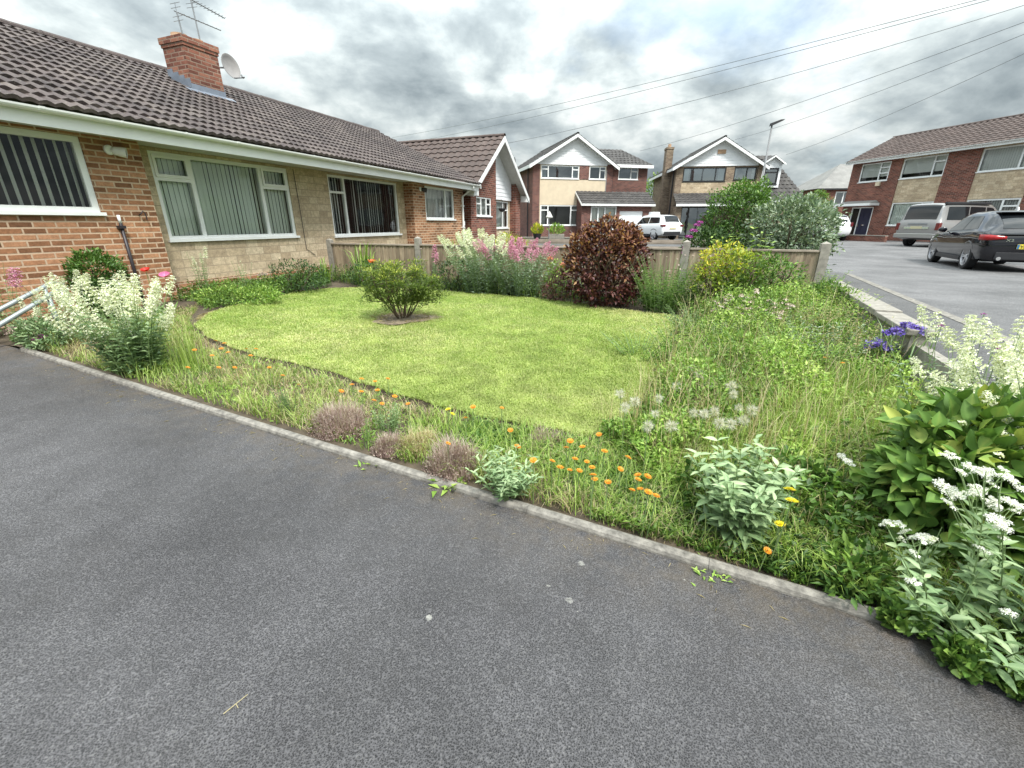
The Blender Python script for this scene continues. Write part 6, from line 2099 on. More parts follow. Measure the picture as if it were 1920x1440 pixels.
stem_plant('pink_valerian', 'small sparse pink valerian by the second fence post', 'flower', p, 14, .80, .16, .12, .06, .02, 'leaf_silver', FM['spike_pink'] + FM['small_pale'], .6, .9)
# peach rose
p, W, H = dims(1042, 552, 50, 60)
bush('rose_bush', 'small rose bush with two peach pink blooms left of the purple bush', 'rose', p, W, H, [(0, 0, .55, .5, .45, .45)], 'leaf_bright', 420, .05, .028, stems=5,
     extra=lambda b, P, D, W, H: [inst('flower_head', FM['pompom_peach'][0], b, q, (0, 0, 0), s) for q, s in (((-.13, -.12, H * 1.05), 1.1), ((.10, -.15, H * .9), .95))])
p, W, H = dims(1040, 568, 60, 40)
bush('small_purple_shrub', 'small dull purple leaved shrub at the left foot of the purple bush', 'shrub', p, W, H, [(0, 0, .5, .5, .45, .5)], 'leaf_purple', 600, .04, .02, stems=4)
# weeds right of the purple bush
p, W, H = dims(1240, 588, 105, 112)
stem_plant('willowherb', 'tall bushy green weeds between the purple bush and the golden shrub', 'weed', p, 80, H, W * .5, W * .32, .07, .017, 'leaf_mid', FM['small_pale'], .3, .7, node=.035, maxheads=20)
p, W, H = dims(1300, 585, 50, 45)
bush('forget_me_nots', 'low patch of small blue flowers below the golden shrub', 'flower', p, W, H, [(0, 0, .5, .5, .45, .5)], 'leaf_dark', 500, .04, .016, stems=0,
     extra=lambda b, P, D, W, H: [inst('flower_head', FM['small_blue'][0], b, P[i] + D[i] * .02, (0, 0, 0), .7) for i in np.argsort(-P[:, 2])[:50]])
# golden spiraea with red tips
p, W, H = dims(1350, 590, 145, 130)


def red_tips(b, P, D, W, H):
    s = (P[:, 0] < -.02) & (P[:, 2] > .55 * H) & (RNG.uniform(size=len(P)) < .6)
    idx = RNG.choice(np.where(s)[0], 1000); s = idx
    Q = P[s] + D[s] * .02 + RNG.normal(size=(1000, 3)) * .012; k = len(Q)
    me = leaf_mesh('red_shoots', Q, nrm(D[s] + [0, 0, .6] + RNG.normal(size=(k, 3)) * .6), nrm([0, 0, 1] + RNG.normal(size=(k, 3)) * .45), .024 * RNG.uniform(.6, 1.2, k), .009, RNG.uniform(0, 1, k))
    link('red_shoots', me, M['leaf_copper'], b)


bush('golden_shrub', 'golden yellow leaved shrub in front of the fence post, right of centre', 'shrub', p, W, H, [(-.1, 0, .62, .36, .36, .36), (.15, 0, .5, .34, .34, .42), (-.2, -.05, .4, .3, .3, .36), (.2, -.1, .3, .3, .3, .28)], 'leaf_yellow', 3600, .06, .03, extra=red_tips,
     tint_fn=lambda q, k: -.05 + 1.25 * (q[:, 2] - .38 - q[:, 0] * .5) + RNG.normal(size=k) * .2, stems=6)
p, W, H = dims(1442, 585, 110, 100)
bush('green_shrub', 'loose mid green shrub in front of the fence, right of the golden shrub', 'shrub', p, W, H, [(0, 0, .5, .5, .45, .5), (-.2, 0, .7, .22, .2, .35)], 'leaf_mid', 1700, .06, .025, stems=5)
p, W, H = dims(1540, 600, 110, 70)
bush('green_shrub', 'low leafy green bush against the low garden wall near the corner post', 'shrub', p, W, H, [(0, 0, .5, .5, .45, .5)], 'leaf_mid', 1300, .05, .022, stems=4)
# tall yellowish shoots through the golden shrub
p, W, H = dims(1395, 570, 40, 150)
stem_plant('tall_shoots', 'a few tall leafy shoots with big pale leaves rising above the golden shrub', 'plant', p, 6, H, .18, .1, .14, .06, 'leaf_bright', node=.11, big=True)

# montbretia leaves and orange poppy by the left fence post
p, W, H = dims(683, 533, 60, 78)


def sword(name, label, p, n, H, W, mat='leaf_bright'):
    b = empty(name, p, 0, label, 'plant')
    P = np.stack([RNG.normal(size=n) * W * .16, RNG.normal(size=n) * W * .16, np.zeros(n)], 1)
    me = blade_mesh('leaves', P, H * RNG.uniform(.6, 1.05, n), RNG.uniform(.018, .028, n), RNG.uniform(.15, .6, n), RNG.uniform(.2, .9, n))
    link('leaves', me, M[mat], b); return b


sword('sword_leaf_plant', 'bright sword shaped leaves in front of the first fence panel', p, 46, H, W)
p, W, H = dims(612, 530, 40, 50)
sword('sword_leaf_plant', 'sword shaped leaves at the foot of the left fence post', p, 22, H, W)
p, W, H = dims(690, 540, 80, 50)
bush('green_shrub', 'small dark leafy bush at the foot of the sword leaves', 'shrub', p, W, H, [(0, 0, .5, .5, .4, .5)], 'leaf_dark', 800, .05, .024, stems=3)


def poppy(u, v, vb, mesh, label, sc=1.0, lean=(0, 0)):
    p = at(u, vb)
    k, c = scale_at(p); h = (vb - v) * k * 1.02
    b = empty('poppy', p, 0, label, 'flower')
    MB().tube([(0, 0, 0), (lean[0] * .4, lean[1], h * .6), (lean[0], lean[1], h)], .004, 5).build('stem', M['stem'], b)
    inst('flower_head', mesh, b, (lean[0], lean[1], h - .01), (random.uniform(-.3, .5), random.uniform(-.3, .3), 0), sc)
    n = 12
    an = RNG.uniform(0, 6.28, n)
    me = leaf_mesh('leaves', np.zeros((n, 3)), np.stack([np.cos(an), np.sin(an), RNG.uniform(.6, 1.5, n)], 1), np.tile([0, 0, 1.], (n, 1)), RNG.uniform(.1, .2, n), .035, RNG.uniform(.2, .7, n))
    link('leaves', me, M['leaf_mid'], b)
    return b


poppy(702, 494, 540, FM['poppy_orange'][0], 'orange poppy flower in front of the fence beside the sword leaves', 1.25)
poppy(297, 511, 590, FM['poppy_red'][0], 'red poppy flower in front of the brick wall corner', 1.0)
poppy(328, 520, 585, FM['poppy_pink'][0], 'bright pink poppy flower in front of the stone wall below the large window', 1.1)

# wall bed shrubs
p, W, H = dims(560, 550, 120, 60)
bush('dark_shrub', 'dark green leafy shrub under the second window by the stone wall', 'shrub', p, W, H, [(0, 0, .5, .5, .35, .5), (.2, 0, .5, .3, .3, .4)], 'leaf_dark', 1500, .05, .022, stems=4)
p, W, H = dims(500, 555, 40, 40)
bush('white_flower_patch', 'small patch of white flowers in the bed under the stone wall', 'flower', p, W, H, [(0, 0, .5, .5, .4, .5)], 'leaf_mid', 260, .04, .018, stems=0,
     extra=lambda b, P, D, W, H: [inst('flower_head', FM['small_pale'][0], b, P[i] + D[i] * .02, (0, 0, 0), 1.0) for i in np.argsort(-P[:, 2])[:22]])
p, W, H = dims(388, 560, 26, 88)
stem_plant('pale_valerian', 'slender pale green valerian stem against the stone wall', 'flower', p, 9, H, .08, .06, .06, .02, 'leaf_grey', FM['spike_cream'], .5, .6)
p, W, H = dims(465, 556, 30, 70)
stem_plant('pale_valerian', 'second slender valerian against the stone wall, right of the first', 'flower', p, 8, H, .1, .06, .06, .02, 'leaf_grey', FM['small_cream'], .5, .7)
p, W, H = dims(440, 573, 210, 38)
bush('leafy_mat', 'low bright green leafy mat along the front of the wall bed', 'plant', p, W, H, [(0, 0, .4, .5, .16, .5), (.25, .06, .45, .25, .14, .5)], 'leaf_bright', 2000, .055, .016, stems=0)

# evergreen against the brick wall
p, W, H = dims(165, 598, 118, 128)
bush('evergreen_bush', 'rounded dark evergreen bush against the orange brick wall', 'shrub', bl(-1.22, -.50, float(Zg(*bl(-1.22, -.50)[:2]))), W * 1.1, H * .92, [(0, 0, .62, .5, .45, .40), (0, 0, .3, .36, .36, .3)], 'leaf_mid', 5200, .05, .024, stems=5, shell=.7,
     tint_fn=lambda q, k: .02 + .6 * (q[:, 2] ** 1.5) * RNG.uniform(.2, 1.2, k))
# large white valerian
p, W, H = dims(262, 697, 178, 165)
stem_plant('white_valerian', 'large white valerian with many creamy spikes at the driveway edge on the left', 'flower', p, 92, H, W * .42, W * .28, .09, .03, 'leaf_grey', FM['spike_cream'], .42, .82, maxheads=36, node=.05, hvar=.42, bare=.28)
p = at(140, 640); p[:2] += [-.25, .1]
stem_plant('white_valerian', 'loose white valerian with tall arching stems behind the large white one', 'flower', at(150, 640), 20, .70, .34, .25, .07, .022, 'leaf_grey', FM['spike_cream'], .55, .7)
stem_plant('white_valerian', 'small white valerian in front of the handrail at far left', 'flower', at(70, 630), 16, .44, .30, .22, .06, .02, 'leaf_grey', FM['spike_cream'] + FM['small_cream'], .5, .6)
p = at(20, 628)
stem_plant('pink_valerian', 'dull pink valerian against the brick wall at the far left edge', 'flower', p, 14, .85, .2, .15, .06, .02, 'leaf_grey', FM['spike_pink'], .6, .8)
p, W, H = dims(85, 655, 130, 60)
bush('leafy_clump', 'grey green leafy clump at the left end of the edging', 'plant', p, W, H, [(0, 0, .45, .5, .3, .5)], 'leaf_grey', 1200, .05, .017, stems=0)
for u, v, k, lab, mm in ((38, 640, 16, 'pink flowers at the far left end of the edging', 'small_pale'), (88, 655, 14, 'bright magenta flowers spilling over the left end of the edging', 'small_magenta'), (70, 632, 10, 'dusky pink flowers left of the white valerian', 'small_pale')):
    p, W, H = dims(u, v, 34, 26)
    bush('small_flowers', lab, 'flower', p, W, H, [(0, 0, .5, .5, .5, .5)], 'leaf_mid', 120, .035, .014, stems=0,
         extra=lambda b, P, D, W, H: [inst('flower_head', FM[mm][0], b, P[i] + D[i] * .02, (0, 0, 0), 1.0) for i in np.argsort(-P[:, 2] + P[:, 1])[:k]])
p, W, H = dims(360, 690, 46, 110)
b = empty('yellow_grass', p, 0, 'yellow green grass clump right of the large white valerian', 'grass')
n = 90
me = blade_mesh('blades', np.stack([RNG.normal(size=n) * .07, RNG.normal(size=n) * .07, np.zeros(n)], 1), H * RNG.uniform(.4, 1, n), RNG.uniform(.004, .008, n), RNG.uniform(.1, .5, n), RNG.uniform(.4, 1, n))
link('blades', me, M['grass'], b)


# heather mounds and other border plants
def heather(u, v, wpx, hpx, label, mat='heather', n=2600, reddish=False):
    p, W, H = dims(u, v, wpx, hpx)
    b = empty('heather', p, 0, label, 'heather')
    a = RNG.uniform(0, 6.28, n); rr = np.sqrt(RNG.uniform(0, 1, n))
    P = np.stack([np.cos(a) * rr * W * .34, np.sin(a) * rr * W * .26, np.zeros(n)], 1)
    hh = H * RNG.uniform(.3, 1.0, n) * (1 - .5 * rr ** 2) * (1 + .3 * np.sin(a * 3 + u) * rr)
    me = blade_mesh('shoots', P, hh, RNG.uniform(.0025, .0045, n), RNG.uniform(.1, .6, n), RNG.uniform(.2, 1, n))
    link('shoots', me, M[mat], b)
    k = n
    Q = P[:k].copy(); Q += np.stack([np.cos(a), np.sin(a), np.zeros(n)], 1) * (rr * W * .1)[:, None]; Q[:, 2] = hh * RNG.uniform(.2, .9, n)
    me = leaf_mesh('foliage', Q, nrm(RNG.normal(size=(n, 3)) + [0, 0, .8]), nrm(RNG.normal(size=(n, 3)) + [0, 0, .5]), RNG.uniform(.006, .018, n), .006, RNG.uniform(0, .9, n))
    link('foliage', me, M[mat], b)
    return b


heather(640, 812, 150, 70, 'wide faded purple grey heather mound beside the edging')
heather(612, 808, 60, 40, 'low dark reddish heather at the left foot of the wide faded mound', 'leaf_purple', 1100)
heather(850, 888, 130, 82, 'rounded faded pinkish heather near the middle of the edging')
heather(730, 850, 80, 48, 'small dark brown heather between the two faded mounds', 'heather', 1200)
heather(1020, 835, 110, 40, 'thin grey heather at the front edge of the lawn behind orange flowers', 'heather', 900)
heather(790, 850, 110, 60, 'straw coloured dry heather left of the rounded pinkish one', 'straw', 1500)
p, W, H = dims(545, 785, 36, 62)
stem_plant('green_sprig', 'upright dark green sprig left of the wide faded heather', 'plant', p, 12, H, .07, .05, .03, .006, 'leaf_dark', node=.012)
p, W, H = dims(730, 815, 34, 60)
stem_plant('green_sprig', 'upright pale green tuft behind the small brown heather', 'plant', p, 14, H, .05, .05, .045, .008, 'leaf_grey', node=.018)
p, W, H = dims(690, 838, 20, 64)
stem_plant('green_sprig', 'thin yellow green sprig at the right side of the wide faded heather', 'plant', p, 6, H, .03, .03, .03, .006, 'leaf_bright', node=.02)
# leafy valerian without flowers in the border
p, W, H = dims(948, 935, 100, 92)
stem_plant('leafy_valerian', 'pale green leafy plant without flowers overhanging the edging', 'plant', p, 30, H, W * .55, W * .18, .075, .020, 'leaf_grey', node=.028, big=True, tint=None)
p, W, H = dims(1372, 1010, 205, 185)
stem_plant('leafy_valerian', 'large pale green leafy plant without flowers left of the yellow hawkweeds', 'plant', p, 40, H * .98, W * .36, W * .22, .115, .042, 'leaf_grey', node=.045, big=True)
p, W, H = dims(850, 912, 62, 50)


def dandelion(u, v, label, n=16, L=.11):
    p = at(u, v)
    b = empty('weed', p, 0, label, 'weed')
    an = RNG.uniform(0, 6.28, n)
    me = leaf_mesh('leaves', np.zeros((n, 3)), np.stack([np.cos(an), np.sin(an), RNG.uniform(.25, 1.6, n)], 1), np.tile([0, 0, 1.], (n, 1)), L * RNG.uniform(.6, 1.2, n), L * .25, RNG.uniform(.3, 1, n), big=True)
    link('leaves', me, M['leaf_bright'], b)


def weed_on_drive(s_, g_, label, n, L):
    q = xy(s_, g_)
    b = empty('weed', (q[0], q[1], float(zk(s_))), 0, label, 'weed')
    an = RNG.uniform(0, 6.28, n); r0 = RNG.normal(size=(n, 3)) * [.05, .03, 0]
    me = leaf_mesh('leaves', r0, np.stack([np.cos(an), np.sin(an), RNG.uniform(.2, 1.0, n)], 1), np.tile([0, 0, 1.], (n, 1)), L * RNG.uniform(.6, 1.2, n), L * .35, RNG.uniform(.3, 1, n))
    link('leaves', me, M['leaf_bright'], b)


q = atz(850, 908, .09); s_, g_ = sg(q[0], q[1]); weed_on_drive(float(s_), -.02, 'bright green dandelion weed growing over the edging below the pinkish heather', 26, .09)
q = atz(695, 870, .13); s_, g_ = sg(q[0], q[1]); weed_on_drive(float(s_), -.07, 'tiny green weed on the driveway below the brown heather', 12, .05)
q = atz(1335, 1068, .03); s_, g_ = sg(q[0], q[1]); weed_on_drive(float(s_), -.05, 'small low green weed on the driveway below the large pale leafy plant', 34, .035)


# hawkweeds
def at_h(u, v, h):
    return at(u, v, h)


def hawkweed(u, v, h, kind, label, group, sc=1.0):
    p = at(u, v, h)
    b = empty('hawkweed', p, 0, label, 'flower', group)
    lx, ly = random.uniform(-.02, .02), random.uniform(-.02, .02)
    MB().tube([(-lx, -ly, 0), (-lx * .3, -ly * .3, h * .6), (0, 0, h)], .0028, 4).build('stem', M['stem'], b)
    inst('flower_head', random.choice(FM[kind]), b, (0, 0, h), (random.uniform(-.1, .45), random.uniform(-.3, .3), random.uniform(0, 3)), .78 * sc * random.uniform(.85, 1.15))


OR1 = [(365, 657), (405, 640), (421, 645), (415, 655), (398, 668), (428, 662), (462, 655), (480, 655), (470, 668), (410, 690)]
OR2 = [(678, 712), (703, 716), (727, 711), (708, 733), (677, 735), (701, 752), (716, 758)]
OR3 = [(887, 764), (941, 766), (873, 785), (957, 808), (840, 833), (1000, 864), (970, 839)]
OR4 = [(1069, 829), (1062, 842), (1092, 840), (1078, 862), (1035, 866), (1068, 883), (1086, 884), (1110, 878), (1112, 892), (1115, 900), (1177, 860), (1163, 881), (1196, 893), (1196, 901), (1214, 895), (1200, 919), (1215, 924), (1230, 931), (1133, 848), (1123, 816), (1001, 866), (1050, 878), (1100, 868), (1140, 905), (1185, 920), (1297, 860)]
OR1 += [(440, 690), (505, 690), (530, 705), (560, 722), (352, 690)]
OR2 += [(640, 735), (660, 722), (740, 745), (765, 758)]
for lst, lab in ((OR1, 'small orange hawkweed in the group by the yellow green grass clump'), (OR2, 'small orange hawkweed in the group above the wide faded heather'),
                 (OR3, 'scattered single orange hawkweed around the pinkish heather and lawn front edge'), (OR4, 'small orange hawkweed in the large group at the edging below the lawn')):
    for u, v in lst: hawkweed(u, v, random.uniform(.20, .28), 'orange', lab, lab.replace('small orange hawkweed', 'orange hawkweeds').replace('scattered single ', ''), 1.15)
for u, v, sc in ((840, 769, 1.0), (848, 777, 1.0)): hawkweed(u, v, .22, 'yellow', 'yellow hawkweed beside the rounded pinkish heather', 'yellow hawkweeds above the pinkish heather', sc)
for u, v, sc, lab in ((1480, 921, 1.1, 'upper yellow hawkweed right of the large pale leafy plant'), (1484, 942, 1.25, 'lower and larger yellow hawkweed right of the large pale leafy plant'), (1462, 984, .8, 'smallest yellow hawkweed, lowest beside the large pale leafy plant')):
    hawkweed(u, v, .40 if v < 950 else .24, 'yellow', lab, 'yellow hawkweeds by the leafy plant', sc * 1.35)
hawkweed(1438, 1034, .12, 'orange', 'single orange hawkweed low in the grass close to the edging at the right', None, 1.1)
for u, v in ((1546, 672), (1580, 682)): hawkweed(u, v, .3, 'orange', 'orange hawkweed in the long grass below the violet irises', 'orange hawkweeds in the long grass', 1.2)

# fluffy seed heads
FLUFF = [(1163, 740), (1190, 755), (1235, 748), (1172, 765), (1270, 726), (1298, 692), (1312, 705), (1330, 722), (1228, 778), (1300, 775), (1320, 778), (1340, 772), (1372, 725), (1375, 740), (1370, 795), (1350, 795), (1395, 790), (1385, 765), (1410, 770), (1215, 800), (1260, 800)]
for u, v in FLUFF:
    h = random.uniform(.30, .42)
    p = at(u, v, h)
    b = empty('seed_head', p, 0, 'fluffy white seed head on a thin stalk at the right edge of the lawn', 'seed head', 'fluffy seed heads beside the lawn')
    MB().tube([(random.uniform(-.03, .03), 0, 0), (0, 0, h)], .0025, 4).build('stalk', M['stem'], b)
    inst('fluff', random.choice(FM['fluff']), b, (0, 0, h), (random.uniform(-.4, .4), random.uniform(-.4, .4), 0), random.uniform(.9, 1.35))

# clumps in the bed right of the lawn
p, W, H = dims(1395, 625, 165, 78)
bush('sedum_clump', 'wide green clump topped with pale pink flower heads, right of the lawn end', 'flower', p, W, H, [(0, 0, .42, .5, .42, .5), (-.15, 0, .4, .35, .3, .45)], 'leaf_mid', 1700, .055, .024, stems=0,
     extra=lambda b, P, D, W, H: [inst('flower_head', random.choice(FM['small_pale']), b, P[i] + D[i] * .03, (0, 0, 0), 1.6) for i in RNG.permutation(np.where((P[:, 2] > .50 * H) & (D[:, 2] > .1))[0])[:80]])
p, W, H = dims(1375, 690, 130, 66)
bush('leafy_clump', 'rounded bright leafy clump below the pale pink flower heads', 'plant', p, W, H, [(0, 0, .45, .5, .45, .5)], 'leaf_bright', 1100, .06, .026, stems=0)
p, W, H = dims(1530, 665, 90, 60)
bush('leafy_clump', 'leafy green clump near the low garden wall, left of the violet irises', 'plant', p, W, H, [(0, 0, .45, .5, .45, .5)], 'leaf_mid', 800, .06, .024, stems=0)
p, W, H = dims(1440, 740, 110, 60)
bush('leafy_clump', 'broad leaved green clump in the long grass behind the fluffy seed heads', 'plant', p, W, H, [(0, 0, .45, .5, .45, .5)], 'leaf_bright', 620, .085, .04, stems=0)
p, W, H = dims(1510, 950, 130, 90)
bush('cranesbill', 'dark cranesbill leaves behind the yellow hawkweeds', 'plant', p, W, H, [(0, 0, .45, .5, .45, .5)], 'leaf_mid', 700, .055, .04, stems=0)

# more perennials filling the bed between the lawn and the low wall
FILL = [('leafy_perennial', 'tall leafy green perennial hiding the low garden wall below its first coping stone', wp(.55, -.28), 40, .62, .34, .22, .07, .026, 'leaf_mid'),
        ('leafy_perennial', 'leafy perennial against the low garden wall, second from the corner post', wp(1.25, -.32), 36, .52, .34, .22, .065, .022, 'leaf_bright'),
        ('leafy_perennial', 'feathery green perennial against the middle of the low garden wall', wp(2.0, -.30), 44, .50, .32, .22, .055, .012, 'grass'),
        ('leafy_perennial', 'feathery pale perennial against the low garden wall just before the irises', wp(2.75, -.34), 40, .46, .32, .22, .055, .011, 'straw'),
        ('leafy_perennial', 'mid green perennial in the bed between the pink flower heads and the wall', wp(1.2, -1.0), 44, .48, .36, .24, .075, .024, 'leaf_mid'),
        ('leafy_perennial', 'fine leaved perennial in the bed left of the irises', wp(2.5, -1.05), 46, .42, .36, .24, .05, .012, 'leaf_bright'),
        ('leafy_perennial', 'broad leaved perennial in the bed behind the fluffy seed heads', wp(2.1, -1.65), 34, .36, .34, .22, .09, .034, 'leaf_mid'),
        ('leafy_perennial', 'fine pale perennial in the middle of the long grass bed', wp(3.2, -1.5), 44, .40, .36, .24, .05, .012, 'leaf_grey'),
        ('leafy_perennial', 'upright perennial with narrow leaves left of the hydrangea', wp(4.1, -1.25), 34, .46, .28, .18, .085, .020, 'leaf_mid'),
        ('leafy_perennial', 'bright fine perennial between the fluffy seed heads and the large pale leafy plant', wp(4.0, -2.2), 36, .32, .30, .20, .05, .014, 'leaf_bright'),
        ('leafy_perennial', 'feathery straw coloured perennial hiding the end of the low garden wall', wp(3.45, -.22), 46, .52, .26, .2, .05, .011, 'straw'),
        ('leafy_perennial', 'tall mid green perennial just right of the lawn end', wp(1.6, -1.6), 44, .40, .34, .24, .07, .022, 'leaf_mid'),
        ('leafy_perennial', 'dark leafy perennial at the right edge of the lawn behind the seed heads', wp(2.9, -1.75), 40, .34, .30, .22, .06, .022, 'leaf_dark'),
        ('leafy_perennial', 'bright leafy perennial in the bed between the seed heads and the irises', wp(3.1, -.95), 44, .46, .34, .22, .065, .022, 'leaf_bright'),
        ('leafy_perennial', 'leafy perennial in the grass below the irises, left of the drift of white flowers', wp(3.9, -.75), 40, .50, .30, .20, .07, .024, 'leaf_mid'),
        ('leafy_perennial', 'narrow leaved perennial in the grass halfway between lawn and hydrangea', wp(3.7, -1.75), 44, .40, .32, .22, .075, .018, 'leaf_bright'),
        ('leafy_perennial', 'grey leaved perennial under the irises at the wall end', wp(3.6, -.55), 34, .50, .30, .2, .07, .02, 'leaf_silver')]
for nm_, lab, q, nn, hh, sp, r0, ll, lw_2, mt in FILL:
    stem_plant(nm_, lab, 'plant', np.array([q[0], q[1], float(Zg(*q))]), nn, hh, sp, r0, ll, lw_2, mt, node=.032, hvar=.35)

# violet irises by the wall end
IR = [(1668, 625), (1682, 622), (1712, 618), (1725, 622), (1632, 648), (1645, 644), (1662, 655), (1678, 652), (1700, 612)]
p = at(1672, 720)
b = empty('iris', p, 0, 'clump of violet irises at the broken end of the low garden wall', 'flower')
n = 46
me = blade_mesh('leaves', np.stack([RNG.normal(size=n) * .14, RNG.normal(size=n) * .10, np.zeros(n)], 1), RNG.uniform(.35, .62, n), RNG.uniform(.014, .022, n), RNG.uniform(.1, .5, n), RNG.uniform(.1, .6, n))
link('leaves', me, M['leaf_grey'], b)
mb = MB()
for u, v in IR:
    q = aty(u, v, p[1] + random.uniform(-.08, .12)) - p
    mb.tube([(q[0] * .4, q[1] * .4, 0), q * .99], .004, 5)
    inst('flower_head', FM['small_violet'][0], b, q, (random.uniform(-.3, .3), random.uniform(-.3, .3), random.uniform(0, 3)), .95)
mb.build('stems', M['stem'], b)

# valerian drift along the wall on the right, with dark crimson heads among it
for a_, b_, nn, hh, sp, lab in ((4.95, .14, 12, .98, .14, 'white valerian with two tall spikes right of the violet irises'), (5.15, .05, 44, 1.0, .36, 'dense white valerian between the tall spiked one and the right edge'), (5.75, .25, 48, 1.04, .40, 'dense white valerian at the right edge in front of the road')):
    q = wp(a_, b_)
    p = np.array([q[0], q[1], float(Zg(*q))])
    stem_plant('white_valerian', lab, 'flower', p, nn, hh, sp, .30, .07, .022, 'leaf_silver', FM['spike_cream'], .85, .66, node=.036, bare=.22, hvar=.34)
for u, v, lab in ((1765, 612, 'dark crimson flower head left in the white valerian drift'), (1845, 590, 'dark crimson flower head standing highest above the white valerian'), (1870, 637, 'dark crimson flower head low in the white valerian drift'), (1876, 655, 'lowest dark crimson flower head in the white valerian drift')):
    q = wp(5.05 + random.uniform(-.3, .3), .05)
    hd_ = aty(u, v, float(q[1]))
    p = np.array([hd_[0], hd_[1], float(Zg(hd_[0], hd_[1]))]); h = hd_[2] - p[2]
    b = empty('crimson_flower', p, 0, lab, 'flower')
    MB().tube([(0, 0, 0), (.01, 0, h * .6), (0, 0, h)], .0025, 4).build('stem', M['stem'], b)
    inst('flower_head', FM['small_magenta'][0], b, (0, 0, h), (0, 0, 0), .7)

# hydrangea in the right foreground
p = at(1762, 1055)
hy = np.array([p[0] + .12, p[1] + .10, p[2]])
k, c = scale_at(hy)
W = 455 * k * c; H = 292 * k


def hyd_heads(b, P, D, W, H):
    top = [i for i in np.argsort(-P[:, 2] + .4 * P[:, 1]) if P[i, 2] > .55 * H]
    for i in top[::26][:14]:
        inst('flower_head', random.choice(FM['small_cream']), b, P[i] + D[i] * .05 + np.array([0, 0, .02]), (0, 0, 0), 1.1)


bush('hydrangea', 'big hydrangea with broad oval green and yellow leaves in the right foreground', 'shrub', hy, W, H, [(0, 0, .55, .5, .48, .42), (.12, .05, .68, .4, .38, .32), (-.2, 0, .42, .34, .34, .36), (.1, -.1, .3, .42, .36, .3), (.5, 0, .5, .4, .4, .45)], 'leaf_hydrangea', 2600, .10, .062, up=.25, rnd=.5, stems=7, big=True, shell=.68, bark='stem', extra=hyd_heads,
     tint_fn=lambda q, k: np.where(RNG.uniform(size=k) < .10 * (q[:, 2] > .72) + .01, .95, RNG.uniform(.15, .68, k)))
# flowering valerians close to the camera at right
p = at(1790, 1190)
stem_plant('white_valerian', 'tall white valerian with domed heads at its top, in front of the hydrangea', 'flower', p, 3, .86, .08, .04, .10, .034, 'leaf_grey', FM['corymb'], 1.0, .56, node=.05, big=True, bare=.25, lean=(-.06, .10), hvar=.3, side=6)
p = at(1745, 1190)
stem_plant('white_valerian', 'white valerian with large leaves and one tall domed flower head in the near right foreground', 'flower', p, 11, .50, .20, .07, .095, .032, 'leaf_grey', FM['corymb'], .45, .5, node=.045, big=True, bare=.2, lean=(-.02, .05), hvar=.45, side=1)
p = at(1880, 1195)
stem_plant('white_valerian', 'white valerian with several flat white heads at the right edge of the foreground', 'flower', p, 15, .74, .24, .09, .09, .03, 'leaf_grey', FM['corymb'], .5, .56, node=.045, big=True, bare=.28, hvar=.3, side=2)
p = at(1700, 1130)
stem_plant('white_valerian', 'small white valerian with one little flower head left of the tall one in the foreground', 'flower', p, 4, .40, .10, .04, .07, .026, 'leaf_grey', FM['small_cream'], .6, 1.0, node=.045, big=True)
p = at(1850, 1250)
stem_plant('leafy_valerian', 'sprawling pale leafy valerian overhanging the driveway at bottom right', 'plant', p, 12, .34, .30, .08, .10, .034, 'leaf_grey', FM['small_cream'], .15, 1.0, node=.05, big=True, hvar=.4)
for u, v, wpx, hpx, lab in ((1690, 1180, 120, 60, 'low dark strawberry like leaves over the right end of the edging'), (1800, 1255, 150, 60, 'low round leaves spilling on the driveway under the near valerian'), (1900, 1300, 90, 60, 'round green leaves in the bottom right corner')):
    p, W, H = dims(u, v, wpx, hpx)
    bush('strawberry_leaves', lab, 'plant', p, W, H, [(0, 0, .4, .5, .4, .5)], 'leaf_mid', 330, .036, .034, stems=0, big=True, up=.9)
p, W, H = dims(1590, 1110, 190, 70)
bush('broad_weeds', 'dark broad leaved weeds in front of the hydrangea at the edging', 'weed', p, W, H, [(0, 0, .45, .5, .4, .5), (.2, .2, .5, .4, .4, .5)], 'leaf_mid', 520, .06, .022, stems=0)
for (u, v) in ((1580, 857), (1593, 868)):
    p = at(u, v, .35)
    b = empty('white_flower', p, 0, 'small white flower in the long grass left of the hydrangea', 'flower', 'white flowers left of the hydrangea')
    MB().tube([(0, 0, 0), (0, 0, .35)], .003, 4).build('stem', M['stem'], b)
    inst('flower_head', FM['corymb'][0], b, (0, 0, .35), (.3, 0, 0), .55)

# shrubs beyond the fence
def beyond(u, y, ztop, zb=.4):
    q = aty(u, 440, y); return np.array([q[0], y, zb])


p = beyond(1483, 8.6, 2.0)
bush('grey_green_shrub', 'wide rounded grey green shrub behind the fence beside the corner post', 'shrub', p, 1.62, 1.66, [(0, 0, .55, .5, .45, .43), (-.15, 0, .7, .32, .3, .28), (.2, 0, .6, .3, .3, .36), (0, 0, .3, .45, .4, .3)], 'leaf_silver', 9500, .075, .042, stems=6, shell=.7)
p = beyond(1372, 11.2, 2.5)
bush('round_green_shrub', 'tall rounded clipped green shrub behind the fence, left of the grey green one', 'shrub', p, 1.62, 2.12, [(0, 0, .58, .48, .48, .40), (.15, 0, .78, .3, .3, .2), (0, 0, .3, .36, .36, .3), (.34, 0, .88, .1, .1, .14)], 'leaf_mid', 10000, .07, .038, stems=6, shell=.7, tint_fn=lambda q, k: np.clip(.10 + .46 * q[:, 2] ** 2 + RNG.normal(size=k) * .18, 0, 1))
p = beyond(1322, 10.6, 1.6)
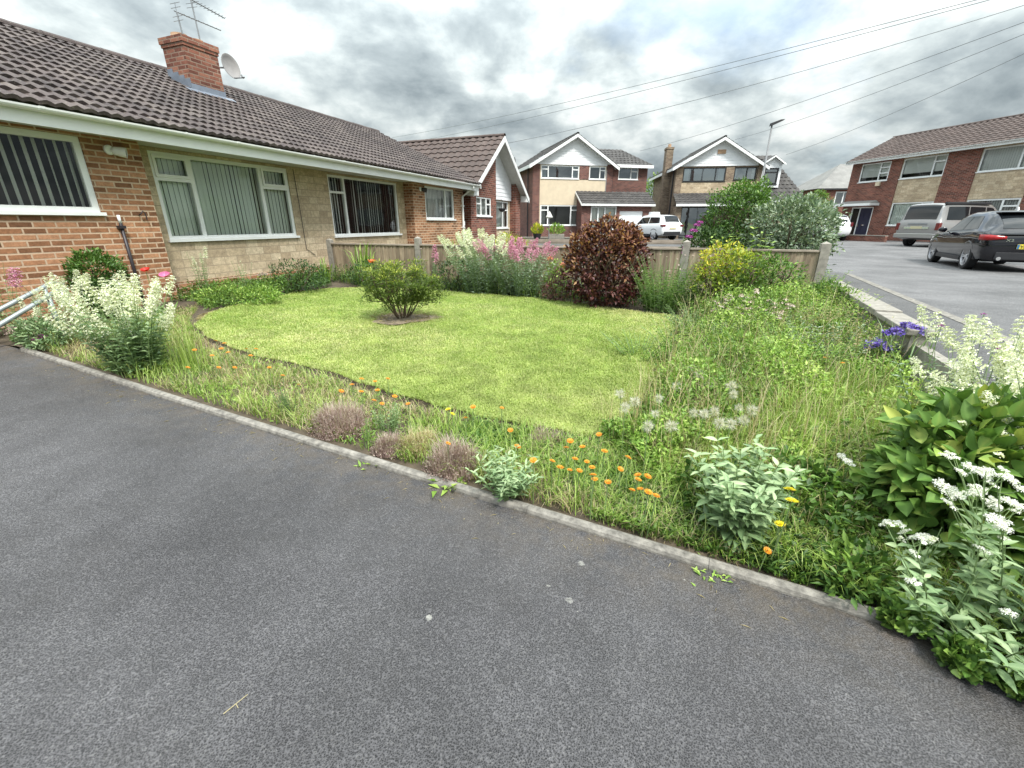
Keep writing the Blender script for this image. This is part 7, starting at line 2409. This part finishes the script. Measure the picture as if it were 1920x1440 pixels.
bush('rhododendron', 'rhododendron with purple blooms behind the fence, left of the tall round shrub', 'shrub', p, 1.1, 1.05, [(0, 0, .5, .5, .45, .5), (.2, 0, .7, .3, .3, .3)], 'leaf_dark', 2600, .09, .034, stems=5,
     extra=lambda b, P, D, W, H: [inst('flower_head', FM['pompom_magenta'][0], b, np.array(q), (0, 0, 0), s) for q, s in (((-.36, -.2, .98), 1.5), ((-.30, -.2, 1.10), 1.3), ((-.24, -.2, 1.16), 1.2), ((-.44, -.2, .85), 1.4), ((-.5, -.2, .62), 1.2), ((-.52, -.2, .5), 1.2), ((.2, -.4, .55), 1.2), ((-.1, -.3, .2), 1.2), ((-.46, -.2, .73), 1.2))])
p = beyond(1380, 9.2, 1.6)
stem_plant('tall_shoots', 'leafy shoots with pale drooping leaves between the two rounded shrubs behind the fence', 'plant', p, 12, 1.05, .3, .2, .15, .06, 'leaf_bright', node=.12, big=True)
p = beyond(953, 12.0, 1.3)
bush('variegated_bush', 'round yellow and green variegated bush behind the fence above the pink valerian', 'shrub', p, 1.2, .92, [(0, 0, .55, .5, .5, .45)], 'leaf_yellow', 1900, .05, .028, stems=4)
p = beyond(852, 13.4, 1.2)
b = sword('spiky_plant', 'spiky green leaves in front of the brick end of the long bungalow', p, 40, .80, 1.0)
p = beyond(1530, 26.0, 3.0)
bush('conifer', 'small yellow green tree in front of the distant red brick house', 'tree', (19.3, 30.0, .45), 1.9, 3.1, [(0, 0, .62, .46, .46, .36), (.1, 0, .8, .3, .3, .2)], 'leaf_mid', 1200, .16, .08, stems=4)
p = aty(1222, 350, 44)
bush('far_tree', 'sliver of green tree between the two gabled houses', 'tree', (p[0] + .4, 44, .45), 3.4, 5.2, [(0, 0, .62, .5, .5, .38)], 'leaf_bright', 1500, .25, .14, stems=4)
# pots and bird feeder in front of the central house
for u, y, ln, lab, mat in ((1007, 23.5, .45, 'dark plant pot with yellow green leaves in front of the central house', 'dark_plastic'), (1043, 23.5, .8, 'pale trough of green leaves in front of the central house', 'concrete')):
    q = aty(u, 440, y)
    t = empty('plant_pot', (q[0], y, .80), 0, lab, 'plant pot')
    if ln < .6: MB().lathe([(0, 0), (.16, 0), (.22, .26), (.2, .26), (.19, .22), (0, .22)], 16).build('pot', M[mat], t, smooth=False)
    else: MB().box(-.4, .4, -.15, .15, 0, .24).build('pot', M[mat], t, bevel=.02)
    P_, D_ = cloud([(0, 0, .42, .26 if ln < .6 else .4, .2, .24)], 260)
    k = len(P_)
    me = leaf_mesh('foliage', P_, nrm(D_ + [0, 0, 1.2]), nrm(RNG.normal(size=(k, 3)) + [0, 0, .6]), RNG.uniform(.1, .22, k), .05, RNG.uniform(.2, 1, k)); link('foliage', me, M['leaf_yellow' if ln < .6 else 'leaf_bright'], t)
q = aty(1029, 440, 23.0)
t = empty('garden_lamp', (q[0], 23.0, .45), 0, 'slim garden lamp post with a pale pointed head before the central house', 'lamp')
MB().tube([(0, 0, 0), (0, 0, 1.35)], .02, 8).build('post', M['metal_grey'], t)
MB().lathe([(.02, 1.32), (.16, 1.36), (.17, 1.40), (.02, 1.66), (0, 1.66)], 14).build('head', M['soffit'], t)

# a dry twig dropped on the driveway
q = atz(440, 1312, .12); sv, gv = sg(q[0], q[1])
o = MB().tube([(-.022, -.03, .003), (0, 0, .004), (.02, .03, .003)], .0012, 5).tube([(0, 0, .004), (.014, -.012, .003)], .001, 5).build('twig', M['straw'])
tint_attr(o.data, [.8] * len(o.data.vertices))
o.location = (q[0], q[1], float(zk(sv))); tag(o, 'small pale dry twig lying on the dark driveway', 'twig')
